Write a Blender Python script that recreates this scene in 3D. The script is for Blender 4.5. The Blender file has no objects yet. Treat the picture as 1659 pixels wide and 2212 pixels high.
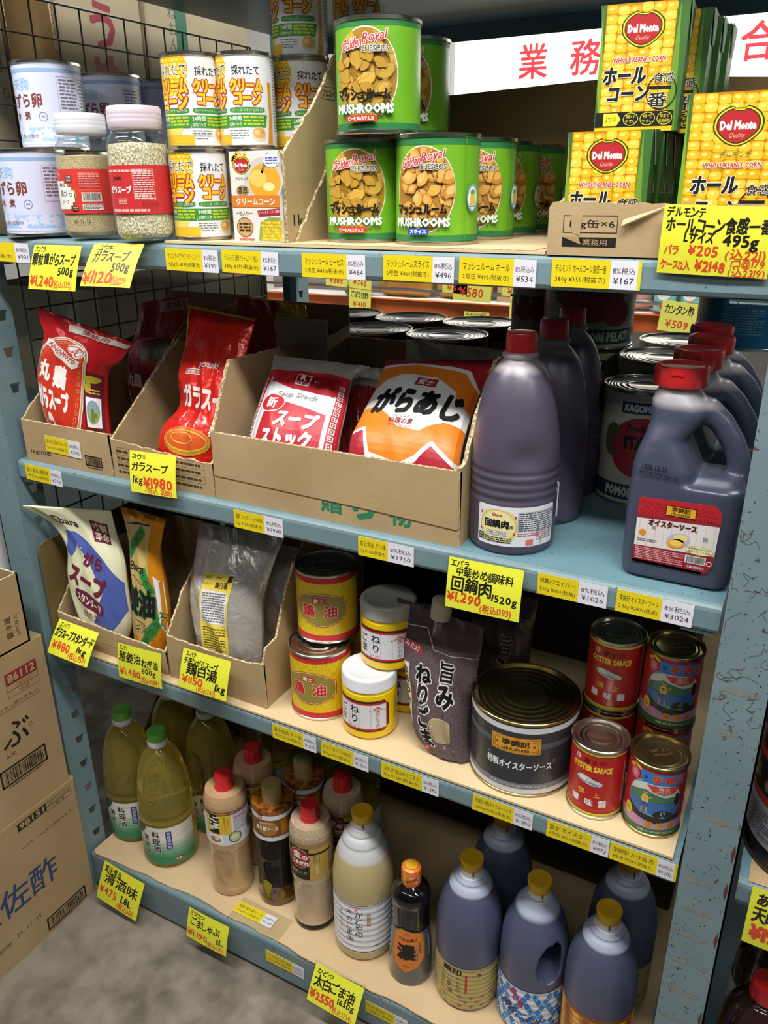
import bpy, math, random
from mathutils import Vector, Matrix, noise
from mathutils.geometry import tessellate_polygon
random.seed(11)
SC = bpy.context.scene
COL = SC.collection
PI = math.pi
# ------------------------------------------------------------------ camera
cam = bpy.data.objects.new('camera', bpy.data.cameras.new('camera'))
COL.objects.link(cam)
cam.data.sensor_fit = 'VERTICAL'; cam.data.sensor_height = 24.0
cam.data.lens = 1729.25 * 24.0 / 2212.0
cam.data.clip_start = 0.05
YAW, PITCH, ROLL = 0.49670, 0.38384, -0.00818
fwd = Vector((-math.sin(YAW)*math.cos(PITCH), math.cos(YAW)*math.cos(PITCH), -math.sin(PITCH)))
rt = Vector((math.cos(YAW), math.sin(YAW), 0)); up = rt.cross(fwd)
r2 = rt*math.cos(ROLL) + up*math.sin(ROLL); u2 = up*math.cos(ROLL) - rt*math.sin(ROLL)
cam.matrix_world = Matrix(((r2.x, u2.x, -fwd.x, 1.1975), (r2.y, u2.y, -fwd.y, -0.8632), (r2.z, u2.z, -fwd.z, 1.4522), (0, 0, 0, 1)))
SC.camera = cam
# ------------------------------------------------------------------ light
SC.view_settings.view_transform = 'Standard'; SC.view_settings.look = 'None'
SC.view_settings.gamma = 1.0; SC.view_settings.use_curve_mapping = False
SC.view_settings.exposure = -0.05
w = bpy.data.worlds.new('world'); SC.world = w; w.use_nodes = True
w.node_tree.nodes['Background'].inputs[0].default_value = (0.80, 0.9, 1.0, 1)
w.node_tree.nodes['Background'].inputs[1].default_value = 0.035
def area(name, loc, sx, sy, power, col, rot=(0, 0, 0)):
    l = bpy.data.lights.new(name, 'AREA'); l.shape = 'RECTANGLE'; l.size = sx; l.size_y = sy
    l.energy = power; l.color = col
    o = bpy.data.objects.new(name, l); o.location = loc; o.rotation_euler = rot; COL.objects.link(o)
CW = (1.0, 0.985, 0.95)
for nm, x, p in (('a', -0.35, 30), ('b', 1.25, 36), ('c', 2.85, 20)):
    area('aisle_lamp_'+nm, (x, -0.68, 2.62), 1.25, 0.16, p*1.12, CW, (0.15, 0, 0))
    area('front_aisle_lamp_'+nm, (x, -1.75, 2.62), 1.25, 0.16, p*0.20, CW, (0.4, 0, 0))
area('far_aisle_lamp_a', (-0.6, 1.35, 2.75), 1.25, 0.2, 46, CW)
area('far_aisle_lamp_b', (1.3, 1.35, 2.75), 1.25, 0.2, 46, CW)
# ------------------------------------------------------------------ materials
MATS = {}
def lin(c):
    return c/12.92 if c <= 0.04045 else ((c+0.055)/1.055)**2.4
def rgb(h):
    h = h.lstrip('#'); return tuple(lin(int(h[i:i+2], 16)/255) for i in (0, 2, 4)) + (1,)
def new_mat(name):
    m = bpy.data.materials.new(name); m.use_nodes = True
    b = m.node_tree.nodes['Principled BSDF']; MATS[name] = m
    return m, b, m.node_tree
def setin(b, **k):
    for n, v in k.items():
        n = {'base': 'Base Color', 'rough': 'Roughness', 'metal': 'Metallic', 'trans': 'Transmission Weight', 'ior': 'IOR', 'coat': 'Coat Weight',
             'coatr': 'Coat Roughness', 'spec': 'Specular IOR Level', 'emis': 'Emission Color', 'ems': 'Emission Strength', 'alpha': 'Alpha',
             'sss': 'Subsurface Weight', 'sssr': 'Subsurface Radius', 'ssss': 'Subsurface Scale', 'sheen': 'Sheen Weight'}[n]
        b.inputs[n].default_value = v
def ink(h, rough=0.42):
    """printed colour"""
    k = 'print_%s_%d' % (h.lstrip('#'), int(rough*100))
    if k not in MATS:
        m, b, t = new_mat(k); setin(b, base=rgb(h), rough=rough)
    return k
def solid(name, h, **k):
    m, b, t = new_mat(name); setin(b, base=rgb(h), **k); return name
def glassy(name, h, ior, rough):
    """thin clear sheet: passes light, mirrors at grazing angles"""
    m, b, t = new_mat(name); n = t.nodes; L = t.links; n.remove(b)
    tr = n.new('ShaderNodeBsdfTransparent'); tr.inputs[0].default_value = rgb(h); gl = n.new('ShaderNodeBsdfGlossy'); gl.inputs['Roughness'].default_value = rough
    lw = n.new('ShaderNodeLayerWeight'); lw.inputs[0].default_value = 0.5; pw = n.new('ShaderNodeMath'); pw.operation = 'POWER'; pw.inputs[1].default_value = 3.5
    fr = n.new('ShaderNodeMath'); fr.operation = 'MULTIPLY_ADD'; fr.inputs[1].default_value = (ior-1)*1.2; fr.inputs[2].default_value = (ior-1)*0.09; mx = n.new('ShaderNodeMixShader')
    L.new(lw.outputs['Facing'], pw.inputs[0]); L.new(pw.outputs[0], fr.inputs[0])
    L.new(fr.outputs[0], mx.inputs[0]); L.new(tr.outputs[0], mx.inputs[1]); L.new(gl.outputs[0], mx.inputs[2]); L.new(mx.outputs[0], n['Material Output'].inputs[0]); return name
def liquid(name, h, milky, amount):
    """clear bottle filled with tinted liquid: refraction plus a little light scattered inside"""
    m, b, t = new_mat(name); n = t.nodes; L = t.links; setin(b, base=rgb(h), trans=1.0, rough=0.02, ior=1.30, coat=0.4)
    tl = n.new('ShaderNodeBsdfTranslucent'); tl.inputs[0].default_value = rgb(milky); df = n.new('ShaderNodeBsdfDiffuse'); df.inputs[0].default_value = rgb(milky)
    m1 = n.new('ShaderNodeMixShader'); m1.inputs[0].default_value = 0.5; m2 = n.new('ShaderNodeMixShader'); m2.inputs[0].default_value = amount
    L.new(tl.outputs[0], m1.inputs[1]); L.new(df.outputs[0], m1.inputs[2]); L.new(b.outputs[0], m2.inputs[1]); L.new(m1.outputs[0], m2.inputs[2]); L.new(m2.outputs[0], n['Material Output'].inputs[0]); return name
def noisy(name, h1, h2, scale=20, lo=0.35, hi=0.65, detail=4, rough=0.6, bump=0.0, bscale=200, stretch=None, dist=0.002, **k):
    """two tones mixed by noise plus optional fine bump"""
    m, b, t = new_mat(name); n = t.nodes; L = t.links
    tc = n.new('ShaderNodeTexCoord'); src = tc.outputs['Object']
    if stretch:
        mp = n.new('ShaderNodeMapping'); mp.inputs['Scale'].default_value = stretch; L.new(src, mp.inputs[0]); src = mp.outputs[0]
    nz = n.new('ShaderNodeTexNoise'); nz.inputs['Scale'].default_value = scale; nz.inputs['Detail'].default_value = detail; L.new(src, nz.inputs['Vector'])
    cr = n.new('ShaderNodeValToRGB'); cr.color_ramp.elements[0].position = lo; cr.color_ramp.elements[1].position = hi
    cr.color_ramp.elements[0].color = rgb(h1); cr.color_ramp.elements[1].color = rgb(h2)
    L.new(nz.outputs['Fac'], cr.inputs[0]); L.new(cr.outputs[0], b.inputs['Base Color'])
    setin(b, rough=rough, **k)
    if bump:
        n2 = n.new('ShaderNodeTexNoise'); n2.inputs['Scale'].default_value = bscale; n2.inputs['Detail'].default_value = 3; L.new(src, n2.inputs['Vector'])
        bp = n.new('ShaderNodeBump'); bp.inputs['Strength'].default_value = bump; bp.inputs['Distance'].default_value = dist
        L.new(n2.outputs['Fac'], bp.inputs['Height']); L.new(bp.outputs[0], b.inputs['Normal'])
    return name
noisy('cardboard', '#a58a62', '#b39a72', 9, 0.3, 0.7, 6, 0.85, 0.12, 300)
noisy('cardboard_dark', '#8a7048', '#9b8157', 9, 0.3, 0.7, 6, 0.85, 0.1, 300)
noisy('cardboard_pale', '#bfa37c', '#cfb58c', 7, 0.3, 0.7, 6, 0.85, 0.12, 250)
noisy('cardboard_mat', '#c9b087', '#d8c299', 6, 0.3, 0.72, 8, 0.8, 0.06, 90)
noisy('cardboard_white', '#9c8f74', '#ada085', 6, 0.3, 0.7, 6, 0.8)
noisy('cardboard_edge', '#8d7850', '#d8c7a2', 260, 0.4, 0.6, 2, 0.9)
noisy('olive_board', '#5d4c2a', '#75623a', 5, 0.3, 0.7, 4, 0.45)
noisy('shade_brown', '#3a2f20', '#463a28', 5, 0.3, 0.7, 4, 0.8)  # carton brown darkened: shade at the back of the lower shelves as colour
noisy('packing_tape', '#a88a5c', '#b4976a', 20, 0.4, 0.6, 3, 0.2)
def painted_steel(name, base, dark, rust, amount, rough=0.42):
    m, b, t = new_mat(name); n = t.nodes; L = t.links
    tc = n.new('ShaderNodeTexCoord')
    def nz(scale, detail, st=(1, 1, 1), w=0.0):
        mp = n.new('ShaderNodeMapping'); mp.inputs['Scale'].default_value = st; mp.inputs['Location'].default_value = (w, w, w); L.new(tc.outputs['Object'], mp.inputs[0])
        x = n.new('ShaderNodeTexNoise'); x.inputs['Scale'].default_value = scale; x.inputs['Detail'].default_value = detail; x.inputs['Roughness'].default_value = 0.62
        L.new(mp.outputs[0], x.inputs['Vector']); return x.outputs['Fac']
    def ramp(f, lo, hi, c0=(0, 0, 0, 1), c1=(1, 1, 1, 1)):
        r = n.new('ShaderNodeValToRGB'); r.color_ramp.elements[0].position = lo; r.color_ramp.elements[1].position = hi
        r.color_ramp.elements[0].color = c0; r.color_ramp.elements[1].color = c1; L.new(f, r.inputs[0]); return r.outputs[0]
    def mix(f, a, bb):
        x = n.new('ShaderNodeMix'); x.data_type = 'RGBA'; L.new(f, x.inputs[0])
        if isinstance(a, tuple): x.inputs[6].default_value = a
        else: L.new(a, x.inputs[6])
        if isinstance(bb, tuple): x.inputs[7].default_value = bb
        else: L.new(bb, x.inputs[7])
        return x.outputs[2]
    base_c = ramp(nz(7, 4), 0.35, 0.7, rgb(base), rgb(dark))
    c = mix(ramp(nz(75, 6, (1, 1, 1), 3.1), 0.70 - amount, 0.73 - amount), base_c, rgb(rust))
    c = mix(ramp(nz(170, 2, (1, 1, 1), 7.7), 0.70 - amount*0.5, 0.73 - amount*0.5), c, rgb('#2f2f30'))
    c = mix(ramp(nz(16, 6, (1.0, 1.0, 6.0), 1.3), 0.70, 0.74), c, rgb('#8d8a78'))
    L.new(c, b.inputs['Base Color']); setin(b, rough=rough)
    return name
painted_steel('blue_steel', '#748c93', '#688187', '#5b4338', 0.0)
painted_steel('worn_blue_steel', '#768b92', '#6a7f87', '#564239', 0.045)
painted_steel('shaded_green_steel', '#43585b', '#394b4e', '#4a3a33', 0.02)  # darker copy of the rack steel, underside shade put into its colour
painted_steel('shelf_top_steel', '#6d8f9a', '#5e808c', '#4d473f', 0.02)
solid('tinplate', '#c9c4bb', metal=1.0, rough=0.24)
solid('gold_tinplate', '#a79767', metal=1.0, rough=0.26)
solid('black_wire', '#4a4a48', metal=0.7, rough=0.4)
solid('chrome', '#d8dade', metal=1.0, rough=0.15)
glassy('glass', '#f4f8f6', 1.45, 0.03)
glassy('clear_film', '#f8faf8', 1.25, 0.10)
liquid('yellow_oil', '#f6eaa6', '#f0de6e', 0.22)
glassy('clear_pet', '#e4e6d8', 1.45, 0.06)
solid('white_plastic', '#dfe0e6', rough=0.35)
solid('shaded_white_plastic', '#a9a79e', rough=0.4)  # white lid plastic with its shade put into the colour
solid('green_plastic', '#6bb04a', rough=0.4)
solid('red_plastic', '#c8262a', rough=0.28, coat=0.3)
solid('dark_red_plastic', '#8f1c22', rough=0.2, coat=0.5)
solid('gold_plastic', '#d8aa1e', rough=0.35)
solid('tan_plastic', '#a08a56', rough=0.4)
solid('yellow_plastic', '#f0c800', rough=0.25, coat=0.2)
def foil(name, h, rough=0.26, metal=0.85, scale=22, strength=0.5):
    m, b, t = new_mat(name); n = t.nodes; L = t.links; setin(b, base=rgb(h), rough=rough, metal=metal)
    tc = n.new('ShaderNodeTexCoord'); nz = n.new('ShaderNodeTexNoise'); nz.inputs['Scale'].default_value = scale; nz.inputs['Detail'].default_value = 3
    nz.inputs['Distortion'].default_value = 1.2
    bp = n.new('ShaderNodeBump'); bp.inputs['Strength'].default_value = strength; bp.inputs['Distance'].default_value = 0.012
    L.new(tc.outputs['Object'], nz.inputs['Vector']); L.new(nz.outputs['Fac'], bp.inputs['Height']); L.new(bp.outputs[0], b.inputs['Normal'])
    return name
foil('silver_foil', '#c6c1ba', 0.3, 0.5); foil('gold_foil', '#d0ac3c', 0.24, 0.6, 30, 0.8)
foil('red_film', '#b81f26', 0.2, 0.1, 16, 0.3); foil('bright_red_film', '#d3241c', 0.18, 0.15, 16, 0.3)
foil('dark_red_film', '#a01a20', 0.2, 0.1, 16, 0.3); foil('cream_film', '#d5d5b4', 0.3, 0.0, 16, 0.25)
foil('orange_film', '#d98a1c', 0.25, 0.2, 16, 0.3); foil('tan_gold_film', '#b39a5e', 0.28, 0.45, 16, 0.3)
foil('brown_film', '#4a3a3c', 0.2, 0.0, 16, 0.3); foil('black_film', '#181614', 0.25, 0.1, 16, 0.3); foil('white_film', '#d9d9dd', 0.25, 0.1, 18, 0.3)
# ------------------------------------------------------------------ mesh builder
class MB:
    def __init__(s):
        s.v = []; s.f = []; s.m = []; s.mats = []; s.sm = []
    def mi(s, k):
        if k not in s.mats: s.mats.append(k)
        return s.mats.index(k)
    def add(s, vs, fs, mat, smooth=False):
        o = len(s.v); i = s.mi(mat); s.v += [tuple(p) for p in vs]
        for f in fs:
            s.f.append(tuple(o+q for q in f)); s.m.append(i); s.sm.append(smooth)
        return s
    def box(s, x0, x1, y0, y1, z0, z1, mat):
        v = [(x, y, z) for z in (z0, z1) for y in (y0, y1) for x in (x0, x1)]
        return s.add(v, [(0, 2, 3, 1), (4, 5, 7, 6), (0, 1, 5, 4), (2, 6, 7, 3), (0, 4, 6, 2), (1, 3, 7, 5)], mat)
    def prism(s, pts, d, mat, side=None, edge=None):
        """pts: 3D outline, d: extrusion vector; edge: material for the rim faces"""
        n = len(pts); d = Vector(d); a = [Vector(p) for p in pts]; v = a + [p+d for p in a]
        s.add(v, [tuple(range(n))[::-1], tuple(range(n, 2*n))], mat)
        o = [(i, (i+1) % n, (i+1) % n + n, i+n) for i in range(n)]
        return s.add(v, o, edge or mat)
    def lathe(s, prof, mat, seg=48, ox=1.0, oy=1.0, rf=None, mats=None, cx=0.0, cy=0.0):
        rows = []
        for r, z in prof:
            row = []
            for i in range(seg):
                a = 2*PI*i/seg; k = rf(a, z) if rf else 1.0
                row.append((cx + r*k*ox*math.cos(a), cy + r*k*oy*math.sin(a), z))
            rows.append(row)
        o = len(s.v); s.v += [p for row in rows for p in row]
        for j in range(len(prof)-1):
            mt = s.mi(mats[j] if mats else mat)
            for i in range(seg):
                a, b = j*seg+i, j*seg+(i+1) % seg
                s.f.append((o+a, o+b, o+b+seg, o+a+seg)); s.m.append(mt); s.sm.append(True)
        for j, flip in ((0, True), (len(prof)-1, False)):
            if prof[j][0] > 1e-6:
                f = [o+j*seg+i for i in range(seg)]
                s.f.append(tuple(f[::-1] if flip else f)); s.m.append(s.mi((mats[0] if j == 0 else mats[-1]) if mats else mat)); s.sm.append(False)
        return s
    def tube(s, path, r, mat, seg=8, closed=False):
        P = [Vector(p) for p in path]; n = len(P); o = len(s.v); i = s.mi(mat)
        for k in range(n):
            a = P[(k-1) % n] if (closed or k) else P[0]; b = P[(k+1) % n] if (closed or k < n-1) else P[-1]
            t = (b-a).normalized(); ref = Vector((0, 0, 1)) if abs(t.z) < 0.9 else Vector((1, 0, 0))
            e = t.cross(ref).normalized(); g = t.cross(e)
            rr = r[k] if isinstance(r, (list, tuple)) else r
            for j in range(seg):
                q = P[k] + (e*math.cos(2*PI*j/seg) + g*math.sin(2*PI*j/seg))*rr; s.v.append(tuple(q))
        for k in range(n if closed else n-1):
            for j in range(seg):
                a, b = k*seg+j, k*seg+(j+1) % seg; c, d = ((k+1) % n)*seg+(j+1) % seg, ((k+1) % n)*seg+j
                s.f.append((o+a, o+b, o+c, o+d)); s.m.append(i); s.sm.append(True)
        if not closed:
            s.f.append(tuple(o+j for j in range(seg))[::-1]); s.f.append(tuple(o+(n-1)*seg+j for j in range(seg)))
            s.m += [i, i]; s.sm += [False, False]
        return s
    def grid(s, F, nu, nv, mat, flip=False):
        o = len(s.v); i = s.mi(mat)
        for b in range(nv+1):
            for a in range(nu+1): s.v.append(tuple(F(a/nu, b/nv)))
        for b in range(nv):
            for a in range(nu):
                q = (o+b*(nu+1)+a, o+b*(nu+1)+a+1, o+(b+1)*(nu+1)+a+1, o+(b+1)*(nu+1)+a)
                s.f.append(q[::-1] if flip else q); s.m.append(i); s.sm.append(True)
        return s
    def mesh(s, name):
        me = bpy.data.meshes.new(name); me.from_pydata(s.v, [], s.f)
        for k in s.mats: me.materials.append(MATS[k])
        me.polygons.foreach_set('material_index', s.m); me.polygons.foreach_set('use_smooth', s.sm)
        if any(s.sm): me.set_sharp_from_angle(angle=math.radians(42))
        me.update(); return me
    def build(s, name, parent=None, loc=(0, 0, 0), rot=(0, 0, 0)):
        o = bpy.data.objects.new(name, s.mesh(name)); COL.objects.link(o); o.location = loc; o.rotation_euler = rot
        if parent: o.parent = parent
        return o
def tag(o, label, cat, group=None, kind=None):
    if label: o['label'] = label
    if cat: o['category'] = cat
    if group: o['group'] = group
    if kind: o['kind'] = kind
    return o
def thing(name, label, cat, loc=(0, 0, 0), rz=0.0, group=None):
    o = bpy.data.objects.new(name, None); o.empty_display_size = 0.02; COL.objects.link(o)
    o.location = loc; o.rotation_euler = (0, 0, rz)
    return tag(o, label, cat, group)
def dup(root, label, loc, rz=0.0, group=None, rot=None):
    r = root.copy(); COL.objects.link(r); r.location = loc; r.rotation_euler = rot or (0, 0, rz); r['label'] = label
    if group: r['group'] = group
    for ch in list(root.children):
        c = ch.copy(); COL.objects.link(c); c.parent = r
        for g in list(ch.children):
            d = g.copy(); COL.objects.link(d); d.parent = c
    return r
# ------------------------------------------------------------------ flat artwork -> surfaces
TX = {}
def glyphs(s, bold):
    k = (s, round(bold, 3))
    if k not in TX:
        c = bpy.data.curves.new('t', 'FONT'); c.body = s; c.size = 1; c.offset = bold; c.resolution_u = 2 if len(s) < 9 else 1
        o = bpy.data.objects.new('t', c); m = o.to_mesh()
        v = [(p.co.x, p.co.y) for p in m.vertices]; f = [tuple(p.vertices) for p in m.polygons]
        o.to_mesh_clear(); bpy.data.objects.remove(o); bpy.data.curves.remove(c)
        TX[k] = (v, f)
    return TX[k]
def bb(v):
    return min(p[0] for p in v), max(p[0] for p in v), min(p[1] for p in v), max(p[1] for p in v)
def shifts(b, n):
    return [(0, 0)] if b <= 0 else [(b*math.cos(2*PI*(i+0.5)/n), b*math.sin(2*PI*(i+0.5)/n)) for i in range(n)]
class Art:
    """flat artwork in millimetres: list of (layer, verts, faces, material)"""
    def __init__(s): s.i = []; s.L = 1
    def up(s, n=1): s.L += n; return s
    def raw(s, v, f, col, dl=0):
        s.i.append((s.L+dl, v, f, col if col in MATS else ink(col))); return s
    def poly(s, pts, col, dl=0): return s.raw(list(pts), [tuple(range(len(pts)))], col, dl)
    def rect(s, x, y, w, h, col, rot=0, dl=0):
        c, q = math.cos(math.radians(rot)), math.sin(math.radians(rot))
        return s.poly([(x+a*w/2*c-b*h/2*q, y+a*w/2*q+b*h/2*c) for a, b in ((-1, -1), (1, -1), (1, 1), (-1, 1))], col, dl)
    def ell(s, x, y, rx, ry, col, n=28, rot=0, dl=0, p=1.0):
        c, q = math.cos(rot), math.sin(rot); o = []
        for i in range(n):
            a = 2*PI*i/n; ca, sa = math.cos(a), math.sin(a)
            ex = math.copysign(abs(ca)**p, ca)*rx; ey = math.copysign(abs(sa)**p, sa)*ry
            o.append((x+ex*c-ey*q, y+ex*q+ey*c))
        return s.poly(o, col, dl)
    def ring(s, x, y, rx, ry, wd, col, n=32, dl=0):
        v = []; f = []
        for i in range(n):
            a = 2*PI*i/n; v += [(x+rx*math.cos(a), y+ry*math.sin(a)), (x+(rx-wd)*math.cos(a), y+(ry-wd)*math.sin(a))]
            j = (i+1) % n; f.append((2*i+1, 2*i, 2*j, 2*j+1))
        return s.raw(v, f, col, dl)
    def frame(s, x, y, w, h, wd, col, dl=0):
        for a, b, c, d in ((x, y+h/2-wd/2, w, wd), (x, y-h/2+wd/2, w, wd), (x-w/2+wd/2, y, wd, h), (x+w/2-wd/2, y, wd, h)): s.rect(a, b, c, d, col, 0, dl)
        return s
    def line(s, pts, wd, col, dl=0):
        for (a, b), (c, d) in zip(pts, pts[1:]):
            l = math.hypot(c-a, d-b) or 1e-6; nx, ny = -(d-b)/l*wd/2, (c-a)/l*wd/2
            s.poly([(a+nx, b+ny), (a-nx, b-ny), (c-nx, d-ny), (c+nx, d+ny)], col, dl)
        return s
    def text(s, t, x, y, h, col, w=None, bold=0.0, shear=0.0, rot=0.0, out=None, ow=0.05, dl=0, al='c'):
        """text whose ink box is h high (w wide if given), centred on x,y; out = outline colour"""
        v0, f0 = glyphs(t, 0.0)
        if any('\u3400' <= c <= '\u9fff' for c in t): bold *= 0.6; ow *= 0.8
        if not v0: return s
        a, b, c, d = bb(v0); k = h/((d-c) or 1); kx = (w/((b-a) or 1)) if w else k
        mx, my = (a+b)/2, (c+d)/2
        if al == 'l': mx = a
        if al == 'r': mx = b
        cr, sr = math.cos(math.radians(rot)), math.sin(math.radians(rot))
        def lay(cl, l, sh):
            for n_, (sx_, sy_) in enumerate(sh):
                q = []
                for px, py in v0:
                    X = (px-mx)*kx + (py-my)*k*shear + sx_*k; Y = (py-my)*k + sy_*k
                    q.append((x+X*cr-Y*sr, y+X*sr+Y*cr))
                s.raw(q, f0, cl, l+n_*0.09)
        if out: lay(out, dl, shifts(bold+ow, 8 if bold+ow < 0.12 else 12))
        lay(col, dl+(1 if out else 0), shifts(bold, 4 if bold < 0.045 else 8))
        return s
    def vtext(s, t, x, y, h, col, step=None, **k):
        """characters stacked downwards from y (top)"""
        step = step or h*1.08
        for i, ch in enumerate(t):
            if ch != ' ': s.text(ch, x, y-h/2-i*step, h*(0.45 if ch in 'ーっょゃ' else 0.92), col, **k)
        return s
    def hand(s, t, x, y, h, col, w=None, bold=0.02, rot=0.0, dl=0):
        bold *= 0.8
        """pen lettering: every character a little different"""
        rr = random.Random(sum(map(ord, t)))
        ad = []; cur = 0.0
        for ch in t:
            v, f = glyphs(ch, 0.0)
            if not v: cur += 0.4; continue
            a, b, c, d = bb(v); g = 0.11; ad.append((ch, v, f, cur-a, a, b)); cur += (b-a)+g
        k = h/0.85; kx = w/cur if w else k
        cr, sr = math.cos(math.radians(rot)), math.sin(math.radians(rot))
        for ch, v, f, ofs, a, b in ad:
            jr = math.radians(rr.uniform(-5, 5)); jy = rr.uniform(-0.05, 0.05); js = rr.uniform(0.92, 1.08); mx = (a+b)/2
            for n_, (sx_, sy_) in enumerate(shifts(bold, 4 if bold < 0.045 else 8)):
                q = []
                for px, py in v:
                    X = (px-mx)*js; Y = (py-0.38)*js; X, Y = X*math.cos(jr)-Y*math.sin(jr), X*math.sin(jr)+Y*math.cos(jr)
                    X = (X+mx+ofs-cur/2 + Y*0.06)*kx+sx_*k; Y = (Y+jy+sy_)*k
                    q.append((x+X*cr-Y*sr, y+X*sr+Y*cr))
                s.raw(q, f, col, dl+n_*0.09)
        return s
    def micro(s, x, y, w, h, n, col, dl=0, fill=0.5, seed=1):
        """illegible fine print: broken thin lines"""
        rr = random.Random(seed); p = h/n
        for i in range(n):
            cy = y+h/2-p*(i+0.5); cx = x-w/2; end = x+w/2-(rr.random()*w*0.3 if i % 4 == 3 else 0)
            while cx < end-0.3:
                l = min(rr.uniform(0.8, 2.6)*p, end-cx); s.rect(cx+l/2, cy, l, p*fill, col, 0, dl); cx += l+p*0.35
        return s
    def barcode(s, x, y, w, h, col='#1c1a1a', bg=None, dl=0, seed=3, vert=False):
        rr = random.Random(seed)
        if bg: s.rect(x, y, w*1.12, h*1.2, bg, 0, dl-1)
        cx = x-w/2
        while cx < x+w/2:
            l = rr.choice((1, 1, 2, 3))*w/95; s.rect(cx+l/2, y, l, h, col, 0, dl); cx += l+rr.choice((1, 1, 2))*w/95
        return s
    def put(s, mb, F, step=None, stepv=None, sc=0.001, eps=0.00010, base=0.00012):
        """map onto a surface: F(u, v, off) with u, v in metres"""
        for L, v, f, m in s.i:
            off = base + L*eps; tris = []
            for q in f:
                P = [(v[j][0]*sc, v[j][1]*sc) for j in q]
                if len(P) > 4 and step and not convex(P):
                    for a_, b_, c_ in tessellate_polygon([[Vector((x_, y_, 0)) for x_, y_ in P]]): tris.append([P[a_], P[b_], P[c_]])
                else: tris.append(P)
            for ax, st in ((0, step), (1, stepv)):
                if not st: continue
                o = []
                for P in tris:
                    lo = math.floor(min(p[ax] for p in P)/st+1e-6); hi = math.ceil(max(p[ax] for p in P)/st-1e-6)
                    if hi-lo <= 1: o.append(P); continue
                    for c in range(lo, hi):
                        Q = clip(clip(P, ax, c*st, 1), ax, (c+1)*st, -1)
                        if len(Q) > 2: o.append(Q)
                tris = o
            vs = []; fs = []
            for P in tris:
                k = len(vs); ar = sum(P[i-1][0]*P[i][1]-P[i][0]*P[i-1][1] for i in range(len(P))); P = P if ar > 0 else P[::-1]; vs += [F(p[0], p[1], off) for p in P]; fs.append(tuple(range(k, k+len(P))))
            if vs: mb.add(vs, fs, m, False)
        return s
def convex(P):
    n = len(P); sg = 0
    for i in range(n):
        (ax, ay), (bx, by), (cx, cy) = P[i-2], P[i-1], P[i]; k = (bx-ax)*(cy-by)-(by-ay)*(cx-bx)
        if abs(k) > 1e-12:
            if sg*k < 0: return False
            sg = 1 if k > 0 else -1
    return True
def clip(P, ax, val, sg):
    o = []
    n = len(P)
    for i in range(n):
        a, b = P[i-1], P[i]; da, db = (a[ax]-val)*sg, (b[ax]-val)*sg
        if (da >= 0) != (db >= 0):
            t = da/(da-db); o.append((a[0]+(b[0]-a[0])*t, a[1]+(b[1]-a[1])*t))
        if db >= 0: o.append(b)
    return o
def on_cyl(R, ox=1.0, oy=1.0, th0=0.0):
    """label centre faces -Y; u runs to the right seen from outside"""
    def F(u, v, o):
        r = R(v) if callable(R) else R
        a = u/(r if not callable(R) else R(0.05)) + th0; return ((r+o)*math.sin(a)*ox, -(r+o)*math.cos(a)*oy, v)
    return F
def on_plane(o, ex, ey, n):
    o, ex, ey, n = Vector(o), Vector(ex), Vector(ey), Vector(n)
    return lambda u, v, d: tuple(o + ex*u + ey*v + n*d)
def interp(prof, z):
    for (r0, z0), (r1, z1) in zip(prof, prof[1:]):
        if z0 <= z <= z1 and z1 > z0: return r0+(r1-r0)*(z-z0)/(z1-z0)
    return prof[-1][0]
def smoothprof(pts, n=6):
    """Catmull-Rom through (r,z) points"""
    o = []
    for i in range(len(pts)-1):
        p0, p1, p2, p3 = pts[max(i-1, 0)], pts[i], pts[i+1], pts[min(i+2, len(pts)-1)]
        for k in range(n):
            t = k/n
            o.append(tuple(0.5*((2*p1[j]) + (-p0[j]+p2[j])*t + (2*p0[j]-5*p1[j]+4*p2[j]-p3[j])*t*t + (-p0[j]+3*p1[j]-3*p2[j]+p3[j])*t**3) for j in (0, 1)))
    o.append(pts[-1]); return [(max(a, 0.0), b) for a, b in o]
Z1, Z2, Z3, Z4 = 1.3853, 1.0197, 0.6509, 0.13
FL = 0.035
# ================================================================== setting
noisy('concrete', '#5f574d', '#8f8679', 14, 0.36, 0.64, 14, 0.55, 0.35, 140)
noisy('plaster', '#c9c9c4', '#d4d4d0', 4, 0.3, 0.7, 4, 0.8)
def structure(name, mb):
    o = mb.build(name); o['kind'] = 'structure'; return o
structure('floor', MB().box(-3.2, 4.2, -2.6, 3.05, -0.05, FL, 'concrete'))
structure('wall_back', MB().box(-3.2, 4.2, 3.05, 3.15, FL, 3.0, 'plaster'))
structure('wall_left', MB().box(-3.3, -3.2, -2.6, 3.15, FL, 3.0, 'plaster'))
structure('ceiling', MB().box(-3.2, 4.2, -2.6, 3.05, 3.0, 3.1, 'plaster'))
# ------------------------------------------------------------------ rack
DEP = 0.93
def shelf_board(x0, x1, z, h, mat, parent, top='shelf_top_steel', name='shelf_board', dep=DEP, y0=0.0):
    mb = MB(); prof = [(dep, -h), (dep, 0), (0.008, 0), (0.0035, -0.0012), (0.001, -0.004), (0, -0.008), (0, -h+0.006), (0.0018, -h+0.0018), (0.006, -h),
                       (0.022, -h), (0.022, -h+0.003), (0.006, -h+0.003), (0.003, -0.008), (0.008, -0.0035), (dep-0.003, -0.0035), (dep-0.003, -h)]
    mb.prism([(x0, y0+y, z+q) for y, q in prof], (x1-x0, 0, 0), mat)
    mb.box(x0+0.002, x1-0.002, y0+0.010, y0+dep-0.001, z-0.0002, z+0.0004, top)
    # clips at both ends under the front lip
    for cx in (x0+0.022, x1-0.022): mb.box(cx-0.018, cx+0.018, y0+0.004, y0+0.03, z-h-0.004, z-h, mat)
    o = mb.build(name, parent); return o
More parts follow.
